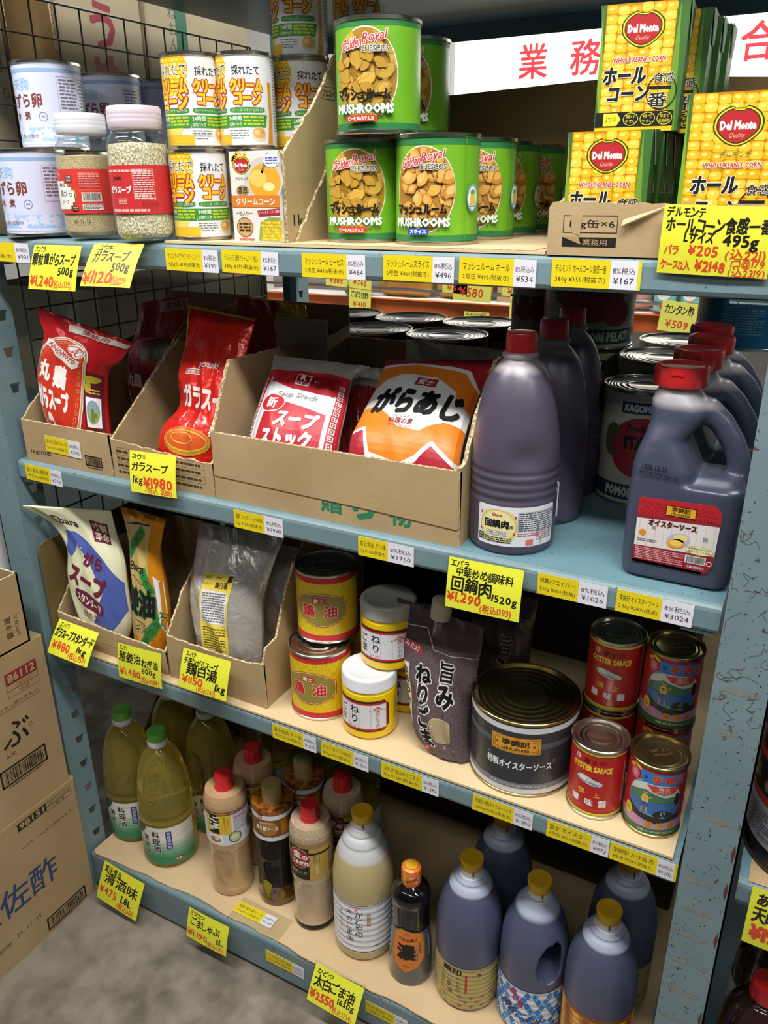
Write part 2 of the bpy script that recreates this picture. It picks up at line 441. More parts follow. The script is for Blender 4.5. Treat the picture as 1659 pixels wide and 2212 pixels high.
def post(parent, x, y, z0, z1, sx, sy, mat, slots=True, left=False):
    """angle post: front flange of 60 mm, side flange of 56 mm pierced by tapered slots"""
    mb = MB(); t = 0.0024
    def P(a, b, z): return (x+sx*a, y+sy*b, z)
    # front flange a in [-0.06, 0]
    for (a0, a1, b0, b1) in ((-0.06, 0, 0, t), (-0.06, -0.06+t, 0, 0.03)):
        q = [P(a0, b0, z0), P(a1, b0, z0), P(a1, b1, z0), P(a0, b1, z0)]
        mb.prism(q, (0, 0, z1-z0), mat)
    for aa in (0, -t):                      # side flange with holes
        V = lambda b, z: P(aa, b, z)
        k = int((1.2275-z0)/0.061); zc = 1.2275 - 0.061*k
        mb.add([V(t, z0), V(0.056, z0), V(0.056, zc-0.0305), V(t, zc-0.0305)], [(0, 1, 2, 3)], mat)
        while zc < z1-0.04:
            a, b = zc-0.0305, zc+0.0305
            h0, h1 = zc-0.0085, zc+0.0085
            v = [V(t, a), V(0.056, a), V(0.056, b), V(t, b), V(0.030, h0), V(0.042, h0), V(0.046, h1), V(0.026, h1)]
            mb.add(v, [(0, 1, 5, 4), (1, 2, 6, 5), (2, 3, 7, 6), (3, 0, 4, 7)], mat); zc += 0.061
        a = zc-0.0305
        mb.add([V(t, a), V(0.056, a), V(0.056, z1), V(t, z1)], [(0, 1, 2, 3)], mat)
    mb.add([P(-t, 0.056, z0), P(0, 0.056, z0), P(0, 0.056, z1), P(-t, 0.056, z1)], [(0, 1, 2, 3)], mat)
    return mb.build('post', parent)
PX = 1.158
rack = thing('shelving_rack', 'tall blue-grey slotted steel shelving rack holding all the goods', 'shelf rack', (0, 0, FL))
for nm, X_, Y_, sx, sy in (('fl', 0, -0.010, 1, 1), ('fr', PX, -0.010, -1, 1), ('bl', 0, DEP+0.012, 1, -1), ('br', PX, DEP+0.012, -1, -1)):
    post(rack, X_, Y_, 0, 2.6-FL, sx, sy, 'worn_blue_steel' if nm == 'fr' else 'blue_steel')
for z, h, m in ((Z1+0.39, 0.0356, 'shaded_green_steel'), (Z1, 0.0356, 'blue_steel'), (Z2, 0.0356, 'blue_steel'), (Z3, 0.0356, 'blue_steel'), (Z4, 0.088, 'worn_blue_steel')):
    shelf_board(0.004, PX-0.004, z-FL, h, m, rack)
# worn marks on the broad face of the right post: tape residue, scratches, rust
A = Art(); rr = random.Random(31)
for z, a0, a1 in ((925, 8, 50), (868, 14, 44), (742, 20, 54), (640, 8, 46), (592, 10, 50), (548, 4, 54), (500, 6, 52), (446, 8, 50), (392, 6, 46), (334, 8, 30), (330, 34, 54), (262, 10, 52), (205, 12, 40)):
    n = 7; t_ = [(a0+(a1-a0)*k/n, z+3.4+rr.uniform(-1.2, 1.2)) for k in range(n+1)]; b_ = [(a0+(a1-a0)*k/n, z-3.4+rr.uniform(-1.4, 1.4)) for k in range(n+1)]
    for k in range(n):
        if rr.random() < 0.85: A.poly([t_[k], b_[k], b_[k+1], t_[k+1]], rr.choice(('#7d8078', '#82837a', '#777c76')))
A.up()
for k in range(150):
    x = rr.choice((rr.uniform(1, 6), rr.uniform(54, 59), rr.uniform(5, 55), rr.uniform(5, 55))); z = rr.uniform(40, 1290); l = rr.uniform(1.5, 9); an = rr.uniform(0, PI)
    A.line([(x, z), (min(59, max(1, x+l*math.cos(an)*0.5)), z+l*math.sin(an))], rr.uniform(0.3, 0.8), rr.choice(('#4a3a30', '#5b463a', '#3a3a3a', '#6a5040')))
for k in range(26):
    x, z = rr.uniform(4, 56), rr.uniform(880, 1120); P_ = [(x, z)]
    for j in range(5): P_.append((min(58, max(2, P_[-1][0]+rr.uniform(-9, 9))), P_[-1][1]+rr.uniform(-9, 7)))
    A.line(P_, 0.5, rr.choice(('#6b5238', '#5c4a38')))
for z in (410, 555, 640, 700, 980, 1020): A.poly([(52, z), (55, z+16), (57, z+4), (55, z-14)], '#5b3328')
m = MB(); A.put(m, on_plane((PX, -0.010, -FL), (1, 0, 0), (0, 0, 1), (0, -1, 0))); m.build('stain', rack)
# rack bay on the right, sharing the row
rb = thing('side_shelving_rack', 'blue-grey shelving rack bay cut off by the right edge', 'shelf rack', (0, 0, FL))
for z, h in ((Z1, 0.0356), (Z2, 0.0356), (Z3+0.005, 0.0356), (Z4, 0.088)):
    shelf_board(PX+0.066, PX+0.95, z-FL, h, 'blue_steel', rb)
post(rb, PX+1.02, -0.010, 0, 2.6-FL, -1, 1, 'blue_steel')
lb = thing('side_shelving_rack', 'blue-grey shelving rack bay behind the wire mesh', 'shelf rack', (0, 0, FL))
for z in (Z1, Z2+0.03, Z3): shelf_board(-1.0, -0.064, z-FL, 0.0356, 'shaded_green_steel', lb, dep=0.9, y0=0.03)
post(lb, -1.0, -0.010, 0, 2.6-FL, 1, 1, 'blue_steel')
# wire mesh on the left side of the rack
mb = MB(); mx = 0.012; Y0, Y1, ZA, ZB = 0.062, 0.735, 0.70, 1.735
yy = Y0
while yy < Y1: mb.tube([(mx, yy, ZA), (mx, yy, ZB)], 0.0016, 'black_wire', 6); yy += 0.051
zz = ZA
while zz < ZB+0.001: mb.tube([(mx+0.003, Y0, zz), (mx+0.003, Y1, zz)], 0.0016, 'black_wire', 6); zz += 0.0517
mb.tube([(mx, Y0, ZA), (mx, Y1, ZA), (mx, Y1, ZB), (mx, Y0, ZB)], 0.0026, 'black_wire', 6, closed=True)
tag(mb.build('wire_mesh_panel'), 'dark wire mesh panel hung on the inner left side of the rack', 'wire panel')
# ------------------------------------------------------------------ cardboard
def sheet(mb, pts, d, mat='cardboard', edge='cardboard_edge'):
    mb.prism(pts, d, mat, edge=edge)
def jag(pts, amp=0.003, step=0.012, seed=1):
    """torn edge: subdivide a polyline and roughen it"""
    rr = random.Random(seed); o = []; P = [Vector(p) for p in pts]
    fl = [0 if max(p[i] for p in P)-min(p[i] for p in P) < 1e-6 else 1 for i in range(3)]
    for a, b in zip(pts, pts[1:]):
        a, b = Vector(a), Vector(b); n = max(1, int((b-a).length/step))
        for k in range(n):
            p = a.lerp(b, k/n); o.append(p + (Vector((rr.uniform(-amp, amp)*fl[0], rr.uniform(-amp, amp)*fl[1], rr.uniform(-amp, amp)*fl[2])) if k else Vector()))
    o.append(Vector(pts[-1])); return o
def closed_box(name, label, x0, x1, y0, y1, z0, z1, mat, art=None, face='+x', tape=None, group=None, cat='cardboard box', flaps=False):
    t = thing(name, label, cat, ((x0+x1)/2, (y0+y1)/2, z0), 0, group)
    a, b, h = (x1-x0)/2, (y1-y0)/2, z1-z0
    mb = MB(); r = 0.003
    for k in range(1):
        pr = [(-a+r, -b), (a-r, -b), (a, -b+r), (a, b-r), (a-r, b), (-a+r, b), (-a, b-r), (-a, -b+r)]
        mb.prism([(p, q, 0) for p, q in pr], (0, 0, h), mat)
    if art:
        F = on_plane((a, 0, 0), (0, 1, 0), (0, 0, 1), (1, 0, 0)) if face == '+x' else on_plane((0, -b, 0), (1, 0, 0), (0, 0, 1), (0, -1, 0))
        art.put(mb, F)
    mb.build('carton', t)
    if tape:
        tb = MB(); tb.box(-a*0.98, a+0.0006, -0.026, 0.026, h, h+0.0006, 'packing_tape'); tb.box(a, a+0.0006, -0.026, 0.026, h-0.05, h+0.0006, 'packing_tape'); tb.build('tape', t)
    return t
BK = '#241d18'
# three boxes stacked on the floor left of the rack; printed sides face +X
A = Art(); A.rect(-107, 291, 66, 18, BK); A.up().text('98151', -107, 291, 12.5, '#b9a078', w=56, bold=0.03); A.up(-1)
A.frame(-44, 295, 60, 12, 0.7, BK).frame(-44, 283, 60, 11, 0.7, BK)
A.text('土佐酢(ペットボトル)', -44, 295, 6, BK, w=54); A.text('1.8L/6', -44, 283, 6.5, BK, w=26)
A.text('やがて、いのちに変わるもの。', -78, 241, 7, BK, w=124)
A.text('土佐酢', -175, 148, 64, '#28406f', w=196, bold=0.02, dl=1)
A.barcode(-73, 24, 84, 20, BK).frame(-73, 24, 100, 32, 4, BK)
A.text('25. 11. 25', -160, 62, 10, '#5e5138', w=58); A.text('賞味期限', -232, 58, 10, '#5e5138', w=60); A.micro(-73, 5, 76, 3, 1, BK, fill=0.8)
bx = closed_box('cardboard_box', 'floor-standing cardboard box with large blue characters, bottom of the left stack', -0.36, 0.012, -0.435, -0.012, FL, 0.345, 'cardboard', None, tape=True)
m2 = MB(); A.put(m2, on_plane((0.186, 0.2115, 0), (0, 1, 0), (0, 0, 1), (1, 0, 0)))
m2.build('print', bx); m2 = MB()
B2 = Art(); B2.rect(0, 0, 34, 24, '#2b3f78').up().ring(-6, 0, 7, 9, 2, '#b39a72').ring(7, 0, 6, 9, 2, '#b39a72')
B2.put(m2, on_plane((0.15, 0.155, 0.3102), (0, 1, 0), (-1, 0, 0), (0, 0, 1))); m2.build('print', bx)
A = Art(); A.rect(-58, 288, 68, 24, '#8d3038'); A.up().text('86112', -58, 288, 16, '#b39a72', w=58, bold=0.035); A.up(-1)
A.frame(-58, 270, 68, 14, 0.8, '#8d3038').frame(-58, 257, 68, 14, 0.8, '#8d3038').text('ごましゃぶ', -56, 270, 7, '#8d3038', w=36).text('1L/8', -56, 257, 7, '#8d3038', w=20)
A.text('やがて、いのちに変わるもの。', -98, 236, 8, BK, w=140).rect(-98, 229, 142, 0.8, BK)
A.text('ごましゃぶ', -206, 178, 58, '#1c1712', w=285, bold=0.01, shear=0.15)
A.ring(-60, 176, 4, 4, 0.8, BK)
A.barcode(-90, 98, 86, 26, BK).frame(-90, 98, 102, 38, 4, BK).text('0630', -110, 138, 7, BK, w=20).micro(-90, 75, 76, 3, 1, BK, fill=0.8)
bx = closed_box('cardboard_box', 'middle box of the left stack, with a dark red number panel', -0.34, 0.010, -0.40, -0.020, 0.345, 0.682, 'cardboard', None)
m2 = MB(); A.put(m2, on_plane((0.175, 0.19, 0), (0, 1, 0), (0, 0, 1), (1, 0, 0))); m2.build('print', bx)
# open-topped upper box
ub = thing('cardboard_box', 'open-topped box on the left stack with a keep-cold notice', 'cardboard box', (-0.17, -0.2, 0.682))
mb = MB(); h = 0.14; t_ = 0.004
mb.box(-0.17, 0.178, -0.19, 0.155, 0, t_, 'cardboard'); mb.build('base', ub)
for nm, q, d in (('side_panel', [(0.178, -0.19, 0), (0.178, 0.155, 0), (0.178, 0.155, h), (0.178, -0.19, h)], (-t_, 0, 0)), ('side_panel', [(-0.17, -0.19, 0), (-0.17, 0.155, 0), (-0.17, 0.155, h), (-0.17, -0.19, h)], (t_, 0, 0)),
                 ('end_panel', [(-0.17, 0.155, 0), (0.178, 0.155, 0), (0.178, 0.155, h), (-0.17, 0.155, h)], (0, -t_, 0)), ('end_panel', [(-0.17, -0.19, 0), (0.178, -0.19, 0), (0.178, -0.19, h), (-0.17, -0.19, h)], (0, t_, 0))):
    mb = MB(); sheet(mb, q, d)
    if nm == 'side_panel' and q[0][0] > 0:
        A = Art()
        for k, ch in enumerate('要冷蔵'): A.text(ch, 118, 30+k*15, 13, BK, bold=0.02, rot=90)
        A.text('(10℃以下)', 135, 44, 9, BK, w=42, bold=0.012, rot=90); A.text('その他の包装材', 78, 50, 6, '#4f7a4a', w=70, rot=90)
        A.put(mb, on_plane((0.178, 0, 0), (0, 1, 0), (0, 0, 1), (1, 0, 0)))
    mb.build(nm, ub)
mb = MB(); mb.add([(0.178, 0.155, h), (0.178, -0.19, h), (0.10, -0.17, h+0.012), (0.10, 0.13, h+0.010)], [(0, 1, 2, 3)], 'clear_film'); 
mb.build('plastic_liner', ub)
rr = random.Random(4)
for k in range(5):
    x, y = -0.21+0.04*k, -0.10+0.02*(k % 2)
    t = thing('dark_pouch', '%s dark shiny pouch standing in the open upper box on the left stack' % ('rear', 'second', 'middle', 'fourth', 'front')[k], 'pouch', (-0.30+0.06*k, -0.2, 0.688), 0, 'dark pouches in the open box')
    b = MB(); b.grid(lambda u, v: ((0.004+0.018*math.sin(PI*v)**0.6)*math.sin(PI*2*u), (u if u <= 0.5 else 1-u)*0.5-0.125, v*0.13+0.006*math.sin(9*u)*v), 24, 10, 'black_film'); b.build('pouch_body', t)
tag(MB().box(-0.16, -0.106, 0.0, 0.022, FL, 1.9, ink('#b5521f')).build('orange_post'), 'orange steel post partly hidden behind the left post of the rack', 'post')
tag(MB().box(-0.104, -0.098, -0.004, 0.022, FL, 1.5, 'white_plastic').build('white_strip'), 'thin white plastic strip standing beside the left post', 'strip')
# ------------------------------------------------------------------ boxes beyond the wire mesh
def mesh_box(label, y0, y1, z0, z1, mat, art, x1=-0.07):
    A_ = art
    t = closed_box('cardboard_box', label, x1-0.36, x1, y0, y1, z0, z1, mat, None)
    if A_:
        m = MB(); A_.put(m, on_plane((0.18, 0, 0), (0, 1, 0), (0, 0, 1), (1, 0, 0))); m.build('print', t)
A = Art().barcode(40, 270, 40, 40, '#4f4a44').frame(60, 220, 10, 14, 1.2, '#4a453e').rect(30, 210, 40, 40, '#a39b8a')
mesh_box('whitish cardboard box with a barcode at the far left behind the wire mesh', 0.03, 0.175, Z1, Z1+0.46, 'cardboard_white', A)
tt = thing('open_carton', 'brown open carton lying on its side behind the wire mesh', 'cardboard box', (-0.25, 0.235, Z1))
for nm, q, d in (('back_panel', [(0, -0.055, 0), (0, 0.055, 0), (0, 0.055, 0.5), (0, -0.055, 0.5)], (0.004, 0, 0)), ('side_panel', [(0, 0.052, 0), (0.17, 0.066, 0), (0.17, 0.045, 0.5), (0, 0.052, 0.5)], (0, 0.004, 0)), ('side_panel', [(0, -0.055, 0), (0.17, -0.05, 0), (0.17, -0.045, 0.5), (0, -0.055, 0.5)], (0, 0.004, 0))):
    mb = MB(); sheet(mb, q, d, 'cardboard_dark'); mb.build(nm, tt)
A = Art().vtext('うめ', 0, 390, 80, '#8e2f3a', step=86, bold=0.035)
A.ell(-66, 240, 14, 20, '#3f3c38').ell(-50, 252, 9, 16, '#3f3c38', rot=0.4).vtext('うぶん', -42, 258, 17, '#3f3c38').rect(48, 240, 34, 44, '#4a4238').up().text('取扱注意', 60, 290, 8, '#3a3028', w=60, rot=90).text('↑', 48, 240, 20, '#b9ad94')
mesh_box('pale cardboard box with tall red brush characters behind the wire mesh', 0.295, 0.50, Z1, Z1+0.46, 'cardboard_white', A)
A = Art().rect(-62, 380, 34, 130, '#3a6a52').vtext('つねおん', -88, 440, 24, '#44604e', step=28).text('10kg', 60, 300, 22, '#44705a', w=80, rot=90)
mesh_box('pale cardboard box with green printing behind the far end of the wire mesh', 0.515, 0.84, Z1, Z1+0.44, 'cardboard_white', A)
A = Art().text('天', 40, 90, 26, '#b98a8a').rect(120, 100, 50, 60, '#b5606a').up().text('国', 120, 100, 30, '#d8d0cc')
mesh_box('white carton with pink print seen low through the wire mesh', 0.50, 0.86, Z2+0.03, Z2+0.235, 'cardboard_white', A)
mesh_box('grey-white carton left of the pink printed carton, through the wire mesh', 0.30, 0.49, Z2+0.03, Z2+0.25, 'cardboard_white', None)
# ------------------------------------------------------------------ aisle behind: sign, far shelves
solid('lit_sign', '#fffef0', emis=(1.0, 0.985, 0.90, 1), ems=1.35, rough=0.6)
solid('lit_edge', '#dfe6fb', emis=(0.86, 0.9, 1.0, 1), ems=1.0, rough=0.6)
SR = '#c8202f'
sg = thing('lightbox_sign', 'backlit cream shop sign with large red characters on the back aisle', 'sign', (0.9, 2.5, 1.66))
MB().box(-1.082, 1.1, 0, 0.12, -0.30, 0.36, 'plaster').build('case', sg)
MB().box(-1.18, -1.082, -0.01, 0.10, -0.30, 0.345, 'lit_edge').build('end_panel', sg)
mb = MB().box(-1.08, 1.1, -0.004, 0, -0.296, 0.343, 'lit_sign')
A = Art()
for ch, x in zip('業務用総合食', (45, 249, 450, 640, 842, 1050)): A.text(ch, x-0, 242 if ch != '合' else 250, 118, SR, w=112, bold=0.03)
A.ell(845, 95, 30, 26, SR).up().ell(845, 88, 14, 16, '#fff8e8').up(-1).text('8', 905, 90, 58, SR, w=40, bold=0.05).text('00', 190, 105, 40, SR, w=52, bold=0.03)
A.rect(340, 95, 12, 60, '#3a3a3a').rect(370, 95, 12, 60, '#3a3a3a').text('店', 690, 105, 60, '#555048', bold=0.02)
A.text('ビルス', 430, 352, 26, '#2d4fb0', w=150, bold=0.04).text('ミニ', 720, 352, 26, '#2f6a66', w=130, bold=0.04).text('川', 60, 352, 20, SR, w=100, bold=0.04)
A.put(mb, on_plane((-0.9, -0.004, 0), (1, 0, 0), (0, 0, 1), (0, -1, 0)))
mb.build('face', sg)
# opposite shelf run
oz = 0.985; oy = 2.0
os_ = thing('display_shelf', 'long shelf with an orange front beam in the back aisle', 'shelf rack', (0, oy, FL))
mb = MB().box(-1.6, 2.4, 0, 0.04, oz+0.005-FL, oz+0.062-FL, ink('#c4602c')); mb.build('front_beam', os_)
MB().box(-1.6, 2.4, 0.04, 0.46, oz+0.04-FL, oz+0.06-FL, 'plaster').build('shelf_board', os_)
MB().box(-1.6, 2.4, 0.0, 0.46, oz+0.44-FL, oz+0.47-FL, 'plaster').build('shelf_board', os_)
MB().box(-1.6, 2.4, 0.02, 0.46, 0.3-FL, 0.33-FL, 'plaster').build('shelf_board', os_)
MB().box(-1.6, 2.4, 0.46, 0.48, 0, 1.3, 'plaster').build('back_panel', os_)
MB().tube([(-1.6, -0.02, oz+0.105-FL), (2.4, -0.02, oz+0.105-FL)], 0.007, 'chrome').build('rail', os_)
for px_ in (-1.0, 0.35, 1.6): MB().box(px_, px_+0.05, 0.05, 0.1, 0, 1.42, 'plaster').build('upright', os_)
zt = oz+0.061
def back_bag(label, x, y, w_, h_, mat, d=0.08, col2=None):
    t = thing('food_bag', label, 'food bag', (x, y, zt)); mb = MB()
    def F(u, v):
        a = 2*PI*u; k = (1-abs(2*v-1)**4)**0.5
        return (math.cos(a)*w_/2*(0.82+0.18*k), math.sin(a)*d/2*k+0.004*math.sin(7*a+5*v), h_*v)
    mb.grid(F, 28, 10, mat); mb.build('bag_body', t)
    if col2:
        A_ = Art(); A_.rect(0, h_*520, w_*620, h_*420, col2, dl=2); m = MB(); A_.put(m, on_plane((0, -d*0.53, 0), (1, 0, 0), (0, 0, 1), (0, -1, 0))); m.build('label', t)
foil('amber_bag', '#c08a3a', 0.3, 0.0, 14, 0.3); foil('green_bag', '#4f9a3a', 0.3, 0.0, 14, 0.3); foil('pink_bag', '#d9a49a', 0.3, 0.0, 14, 0.4); foil('tan_bag', '#b89a6a', 0.35, 0.0, 14, 0.3)
back_bag('green pouch at the left end of the orange-beamed shelf', -0.50, oy+0.06, 0.12, 0.13, 'green_bag', 0.06, '#9bd070')
back_bag('amber bag with a blue header left on the orange-beamed shelf', -0.31, oy+0.12, 0.24, 0.26, 'amber_bag', 0.1, '#c9964a')
back_bag('amber bag beside the blue header bag on the orange-beamed shelf', -0.06, oy+0.14, 0.24, 0.24, 'amber_bag', 0.1)
back_bag('pink meat bag on the orange-beamed shelf right of the tomato cans', 0.565, oy+0.12, 0.2, 0.24, 'pink_bag', 0.12, '#d8d2e4')
tag(MB().box(-0.42, -0.24, oy+0.055, oy+0.06, zt+0.165, zt+0.20, ink('#2a62c8')).build('blue_header_card'), 'blue header card above the amber bag on the far shelf', 'card')
for i, (x0, x1, h_) in enumerate(((0.08, 0.30, 0.2), (0.31, 0.46, 0.17), (0.70, 0.84, 0.3), (1.2, 1.45, 0.3))):
    closed_box('cardboard_box', ('brown carton in the middle of the orange-beamed shelf', 'lower brown carton behind the small tomato can, far shelf', 'brown carton behind the teal-labelled bottles, far shelf', 'brown carton at the right end of the far shelf')[i], x0, x1, oy+0.12, oy+0.45, zt, zt+h_, 'cardboard', None)
for i, x in enumerate((0.71, 0.79, 0.86)):
    t = thing('vinegar_bottle', '%s teal-labelled bottle of red liquid on the far shelf' % ('left', 'middle', 'right')[i], 'bottle', (x, oy+0.065+0.02*i, zt), 0, 'teal-labelled bottles on the far shelf')
    MB().lathe([(0, 0), (0.034, 0), (0.036, 0.01), (0.036, 0.12), (0.03, 0.145), (0.012, 0.17), (0.012, 0.2), (0, 0.2)], ink('#8a2a20'), 24).build('bottle_body', t)
    mb = MB().lathe([(0.0364, 0.012), (0.0364, 0.108)], ink('#6fc0bd'), 24)
    A = Art().ell(0, 72, 24, 24, '#e9ece6').up().text('カンタン酢', 0, 76, 11, '#333333', w=40).text('トマト', 0, 62, 6, '#cc3333', w=18).ell(4, 32, 16, 14, '#c2562c')
    A.put(mb, on_cyl(0.0364), 0.008); mb.build('label', t)
closed_box('white_panel_carton', 'white carton at the right end beyond the blue can', 1.02, 1.18, oy+0.05, oy+0.3, zt, zt+0.24, 'plaster', None)
# far yellow price notes
def far_note(label, x, z, w_, h_, l1, l2, tilt=0):
    mb = MB().box(-w_/2, w_/2, 0, 0.001, -h_/2, h_/2, ink('#e8e268', 0.5))
    A_ = Art().hand(l1, 0, h_*230, h_*300, '#2a2a20', w=w_*800).hand(l2, 0, -h_*230, h_*300, '#d8442a', w=w_*640)
    A_.put(mb, on_plane((0, 0, 0), (1, 0, 0), (0, 0, 1), (0, -1, 0)))
    o = mb.build('price_note', None, (x, oy-0.03, z), (0, math.radians(tilt), 0)); tag(o, label, 'price note', 'yellow price notes on the far shelf')
far_note('far yellow note priced 388, over the green pouch', -0.545, 1.135, 0.10, 0.09, '切り昆布', '¥388', 3)
far_note('far yellow note priced 765, right of the 388 note', -0.435, 1.13, 0.10, 0.09, 'ひよこ豆', '¥765', 4)
far_note('far lower yellow note beside the green pouch', -0.44, 1.045, 0.10, 0.075, 'ごぼう甘酢', '¥410', 3)
far_note('far yellow note priced 64 behind the 580 note', -0.03, 1.125, 0.10, 0.075, 'ピータン', '¥64', 2)
far_note('far yellow note priced 580 with an underlined name', 0.04, 1.125, 0.15, 0.125, 'かに玉雑炊', '¥580', 2)
far_note('far yellow note priced 225 in the middle of the far shelf', 0.215, 1.125, 0.12, 0.075, '豚みそ煮込', '¥225', 2)
far_note('far small yellow note below the 225 note', 0.225, 1.052, 0.075, 0.09, 'もつ', '¥225', 1)
far_note('far yellow note priced 205', 0.375, 1.12, 0.11, 0.07, '牛もつ煮込', '¥205', 2)
far_note('far yellow note priced 158 above the small tomato can', 0.545, 1.115, 0.11, 0.085, 'こんぶ茶', '¥158', 4)
far_note('far tiny yellow note stuck on the orange beam', 0.06, 1.01, 0.10, 0.03, 'ローク', '¥98')
far_note('far yellow note priced 509 below the teal-labelled bottles', 0.775, 1.05, 0.12, 0.10, 'カンタン酢', '¥509', 5)
# ================================================================== cans
def can_parts(t, R, H, wall, lid, art=None, th=0.0, rings=(0.86, 0.72, 0.55, 0.36), seam=True, step=0.004, ribs=0):
    pr = [(R, 0.0045), (R, H-0.0045)]
    if ribs:
        n = 60; z0, z1 = H*0.25, H*0.75
        pr = [(R, 0.0045), (R, z0)] + [(R-0.0007*(1-math.cos(2*PI*ribs*k/n))/2, z0+(z1-z0)*k/n) for k in range(1, n)] + [(R, z1), (R, H-0.0045)]
    mb = MB(); mb.lathe([(p[0], p[1]) for p in pr], wall, 64)
    mb.f = mb.f[:-2]; mb.m = mb.m[:-2]; mb.sm = mb.sm[:-2]      # open tube
    if art: art.put(mb, on_cyl(R, th0=th), step)
    mb.build('body', t)
    q = R-0.0012; l = MB()
    pts = [(R+0.0002, H-0.0052), (R+0.0016, H-0.0044), (R+0.0017, H-0.0008), (R+0.0008, H), (R-0.0008, H-0.0004), (R-0.0014, H-0.0015), (R-0.0018, H-0.0045)]
    for r in rings: pts += [(q*r+0.0022, H-0.0045), (q*r+0.0009, H-0.0036), (q*r, H-0.0036), (q*r-0.0012, H-0.0045)]
    pts.append((0, H-0.0045)); l.lathe(pts, lid, 64); l.build('lid', t)
    b = MB(); b.lathe([(0, 0.004), (R-0.002, 0.004), (R-0.0014, 0.001), (R+0.0004, 0), (R+0.0015, 0.0008), (R+0.0015, 0.0040), (R+0.0002, 0.0050)], lid, 64); b.build('base_rim', t)
# ---- quail egg cans
def quail():
    A = Art(); B1, BR_ = '#9fbfe4', '#7d3a2c'
    A.rect(0, 107, 2*PI*49.5, 5, '#8fb0d6')
    A.text('天狗', -36, 89, 15, '#9cc0e2', w=32, bold=0.05).text('うずら卵', -36, 67, 19, BR_, w=66, bold=0.05)
    A.text('水', -50, 47, 11, BR_, bold=0.04).text('煮', -29, 47, 11, BR_, bold=0.04).ring(-4, 45, 6.2, 6.2, 0.6, '#4a4a58').text('JAS', -4, 45, 3.6, '#4a4a58')
    rr = random.Random(5); A.rect(0, 21, 2*PI*49.5, 19, '#a3c3ea'); A.up()
    for k in range(-8, 9):
        cx = k*18+rr.uniform(-3, 3); cy = 21+rr.uniform(-4, 4); pts = []
        for i in range(14):
            a = 2*PI*i/14; r = (11 if i % 2 == 0 else 6.5)*rr.uniform(0.85, 1.1); pts.append((cx+r*math.cos(a), cy+r*math.sin(a)))
        A.poly(pts, '#d3d7ee')
    A.rect(0, 9.6, 2*PI*49.5, 4, '#d3d7ee'); A.up().text('国産うずら卵使用', -42, 19, 5.6, '#7d5b55', w=54)
    A.up(-1).frame(38, 74, 34, 50, 0.4, '#777a8c').micro(38, 76, 28, 42, 9, '#7a6f7c', seed=2).micro(70, 70, 22, 60, 13, '#7a7f92', seed=4)
    A.rect(96, 60, 1.2, 108, '#6a2c2c'); return A
def place_first(build, name, label, cat, loc, rz, group=None):
    t = thing(name, label, cat, loc, rz, group); build(t); return t
MAT = 0.0042
qa = place_first(lambda t: can_parts(t, 0.0495, 0.121, ink('#d0d4ee', 0.35), 'tinplate', quail(), ribs=0), 'quail_egg_can', 'pale lilac quail egg can on the shelf, front one of the lower pair', 'can', (0.105, 0.045, Z1+MAT), 0.68, 'quail egg cans')
dup(qa, 'pale lilac quail egg can stacked at the front left, under the red brush characters', (0.0935, 0.108, Z1+MAT+0.1212), 0.66)
dup(qa, 'pale lilac quail egg can supporting the front upper one, hidden behind the two jars', (0.090, 0.149, Z1+MAT), 0.5)
dup(qa, 'pale lilac quail egg can, second along the upper row behind the front one', (0.070, 0.258, Z1+MAT+0.1212), 0.74)
dup(qa, 'pale lilac quail egg can under the second upper one', (0.072, 0.264, Z1+MAT), 0.4)
dup(qa, 'pale lilac quail egg can, rearmost of the upper row by the wire mesh', (0.076, 0.366, Z1+MAT+0.1212), 0.74)
dup(qa, 'pale lilac quail egg can, rearmost of the lower row by the wire mesh', (0.076, 0.370, Z1+MAT), 0.3)
# ---- granule jars
noisy('fine_granules', '#d3b27c', '#f4e3bd', 900, 0.35, 0.65, 2, 0.8, 0.9, 900, None, 0.003)
noisy('coarse_granules', '#d2bd90', '#fcf4de', 420, 0.40, 0.60, 1, 0.8, 1.0, 420, (1, 1, 0.6), 0.004)
def jar(t, R, H, fill, fillz, lidmat, label, capr, cap0, capz, art):
    pr = smoothprof([(R*0.80, 0.0), (R*0.95, 0.006), (R, 0.02), (R, H*0.62), (R*0.99, H*0.70), (R*0.93, H*0.76), (R*0.82, H*0.80), (R*0.8, H*0.82)], 5)
    g = MB().lathe([(0, 0.0)] + pr + [(R*0.76, H*0.82), (R*0.75, H*0.80)], 'glass', 56); g.f = g.f[:-1]; g.m = g.m[:-1]; g.sm = g.sm[:-1]; g.build('jar', t)
    k = 0.955; c = MB().lathe([(0, 0.003)] + [(r*k, max(z, 0.003)) for r, z in pr if z < fillz] + [(interp(pr, fillz)*k, fillz), (0, fillz+0.004)], fill, 56); c.build('granules', t)
    z0, z1 = H*0.205, H*0.565
    l = MB().lathe([(R+0.0004, z0), (R+0.0004, z1)], label, 64); l.f = l.f[:-2]; l.m = l.m[:-2]; l.sm = l.sm[:-2]
    art.put(l, on_cyl(R+0.0005), 0.004); l.build('label', t)
    pts = [(capr*0.96, cap0), (capr, cap0+0.002)]
    for i in range(3): pts += [(capr, cap0+capz*(0.25+0.2*i)), (capr*1.015, cap0+capz*(0.32+0.2*i)), (capr, cap0+capz*(0.4+0.2*i))]
    pts += [(capr*1.0, cap0+capz-0.003), (capr*0.96, cap0+capz), (0, cap0+capz)]
    MB().lathe([(0, cap0)]+pts, lidmat, 56).build('lid', t)
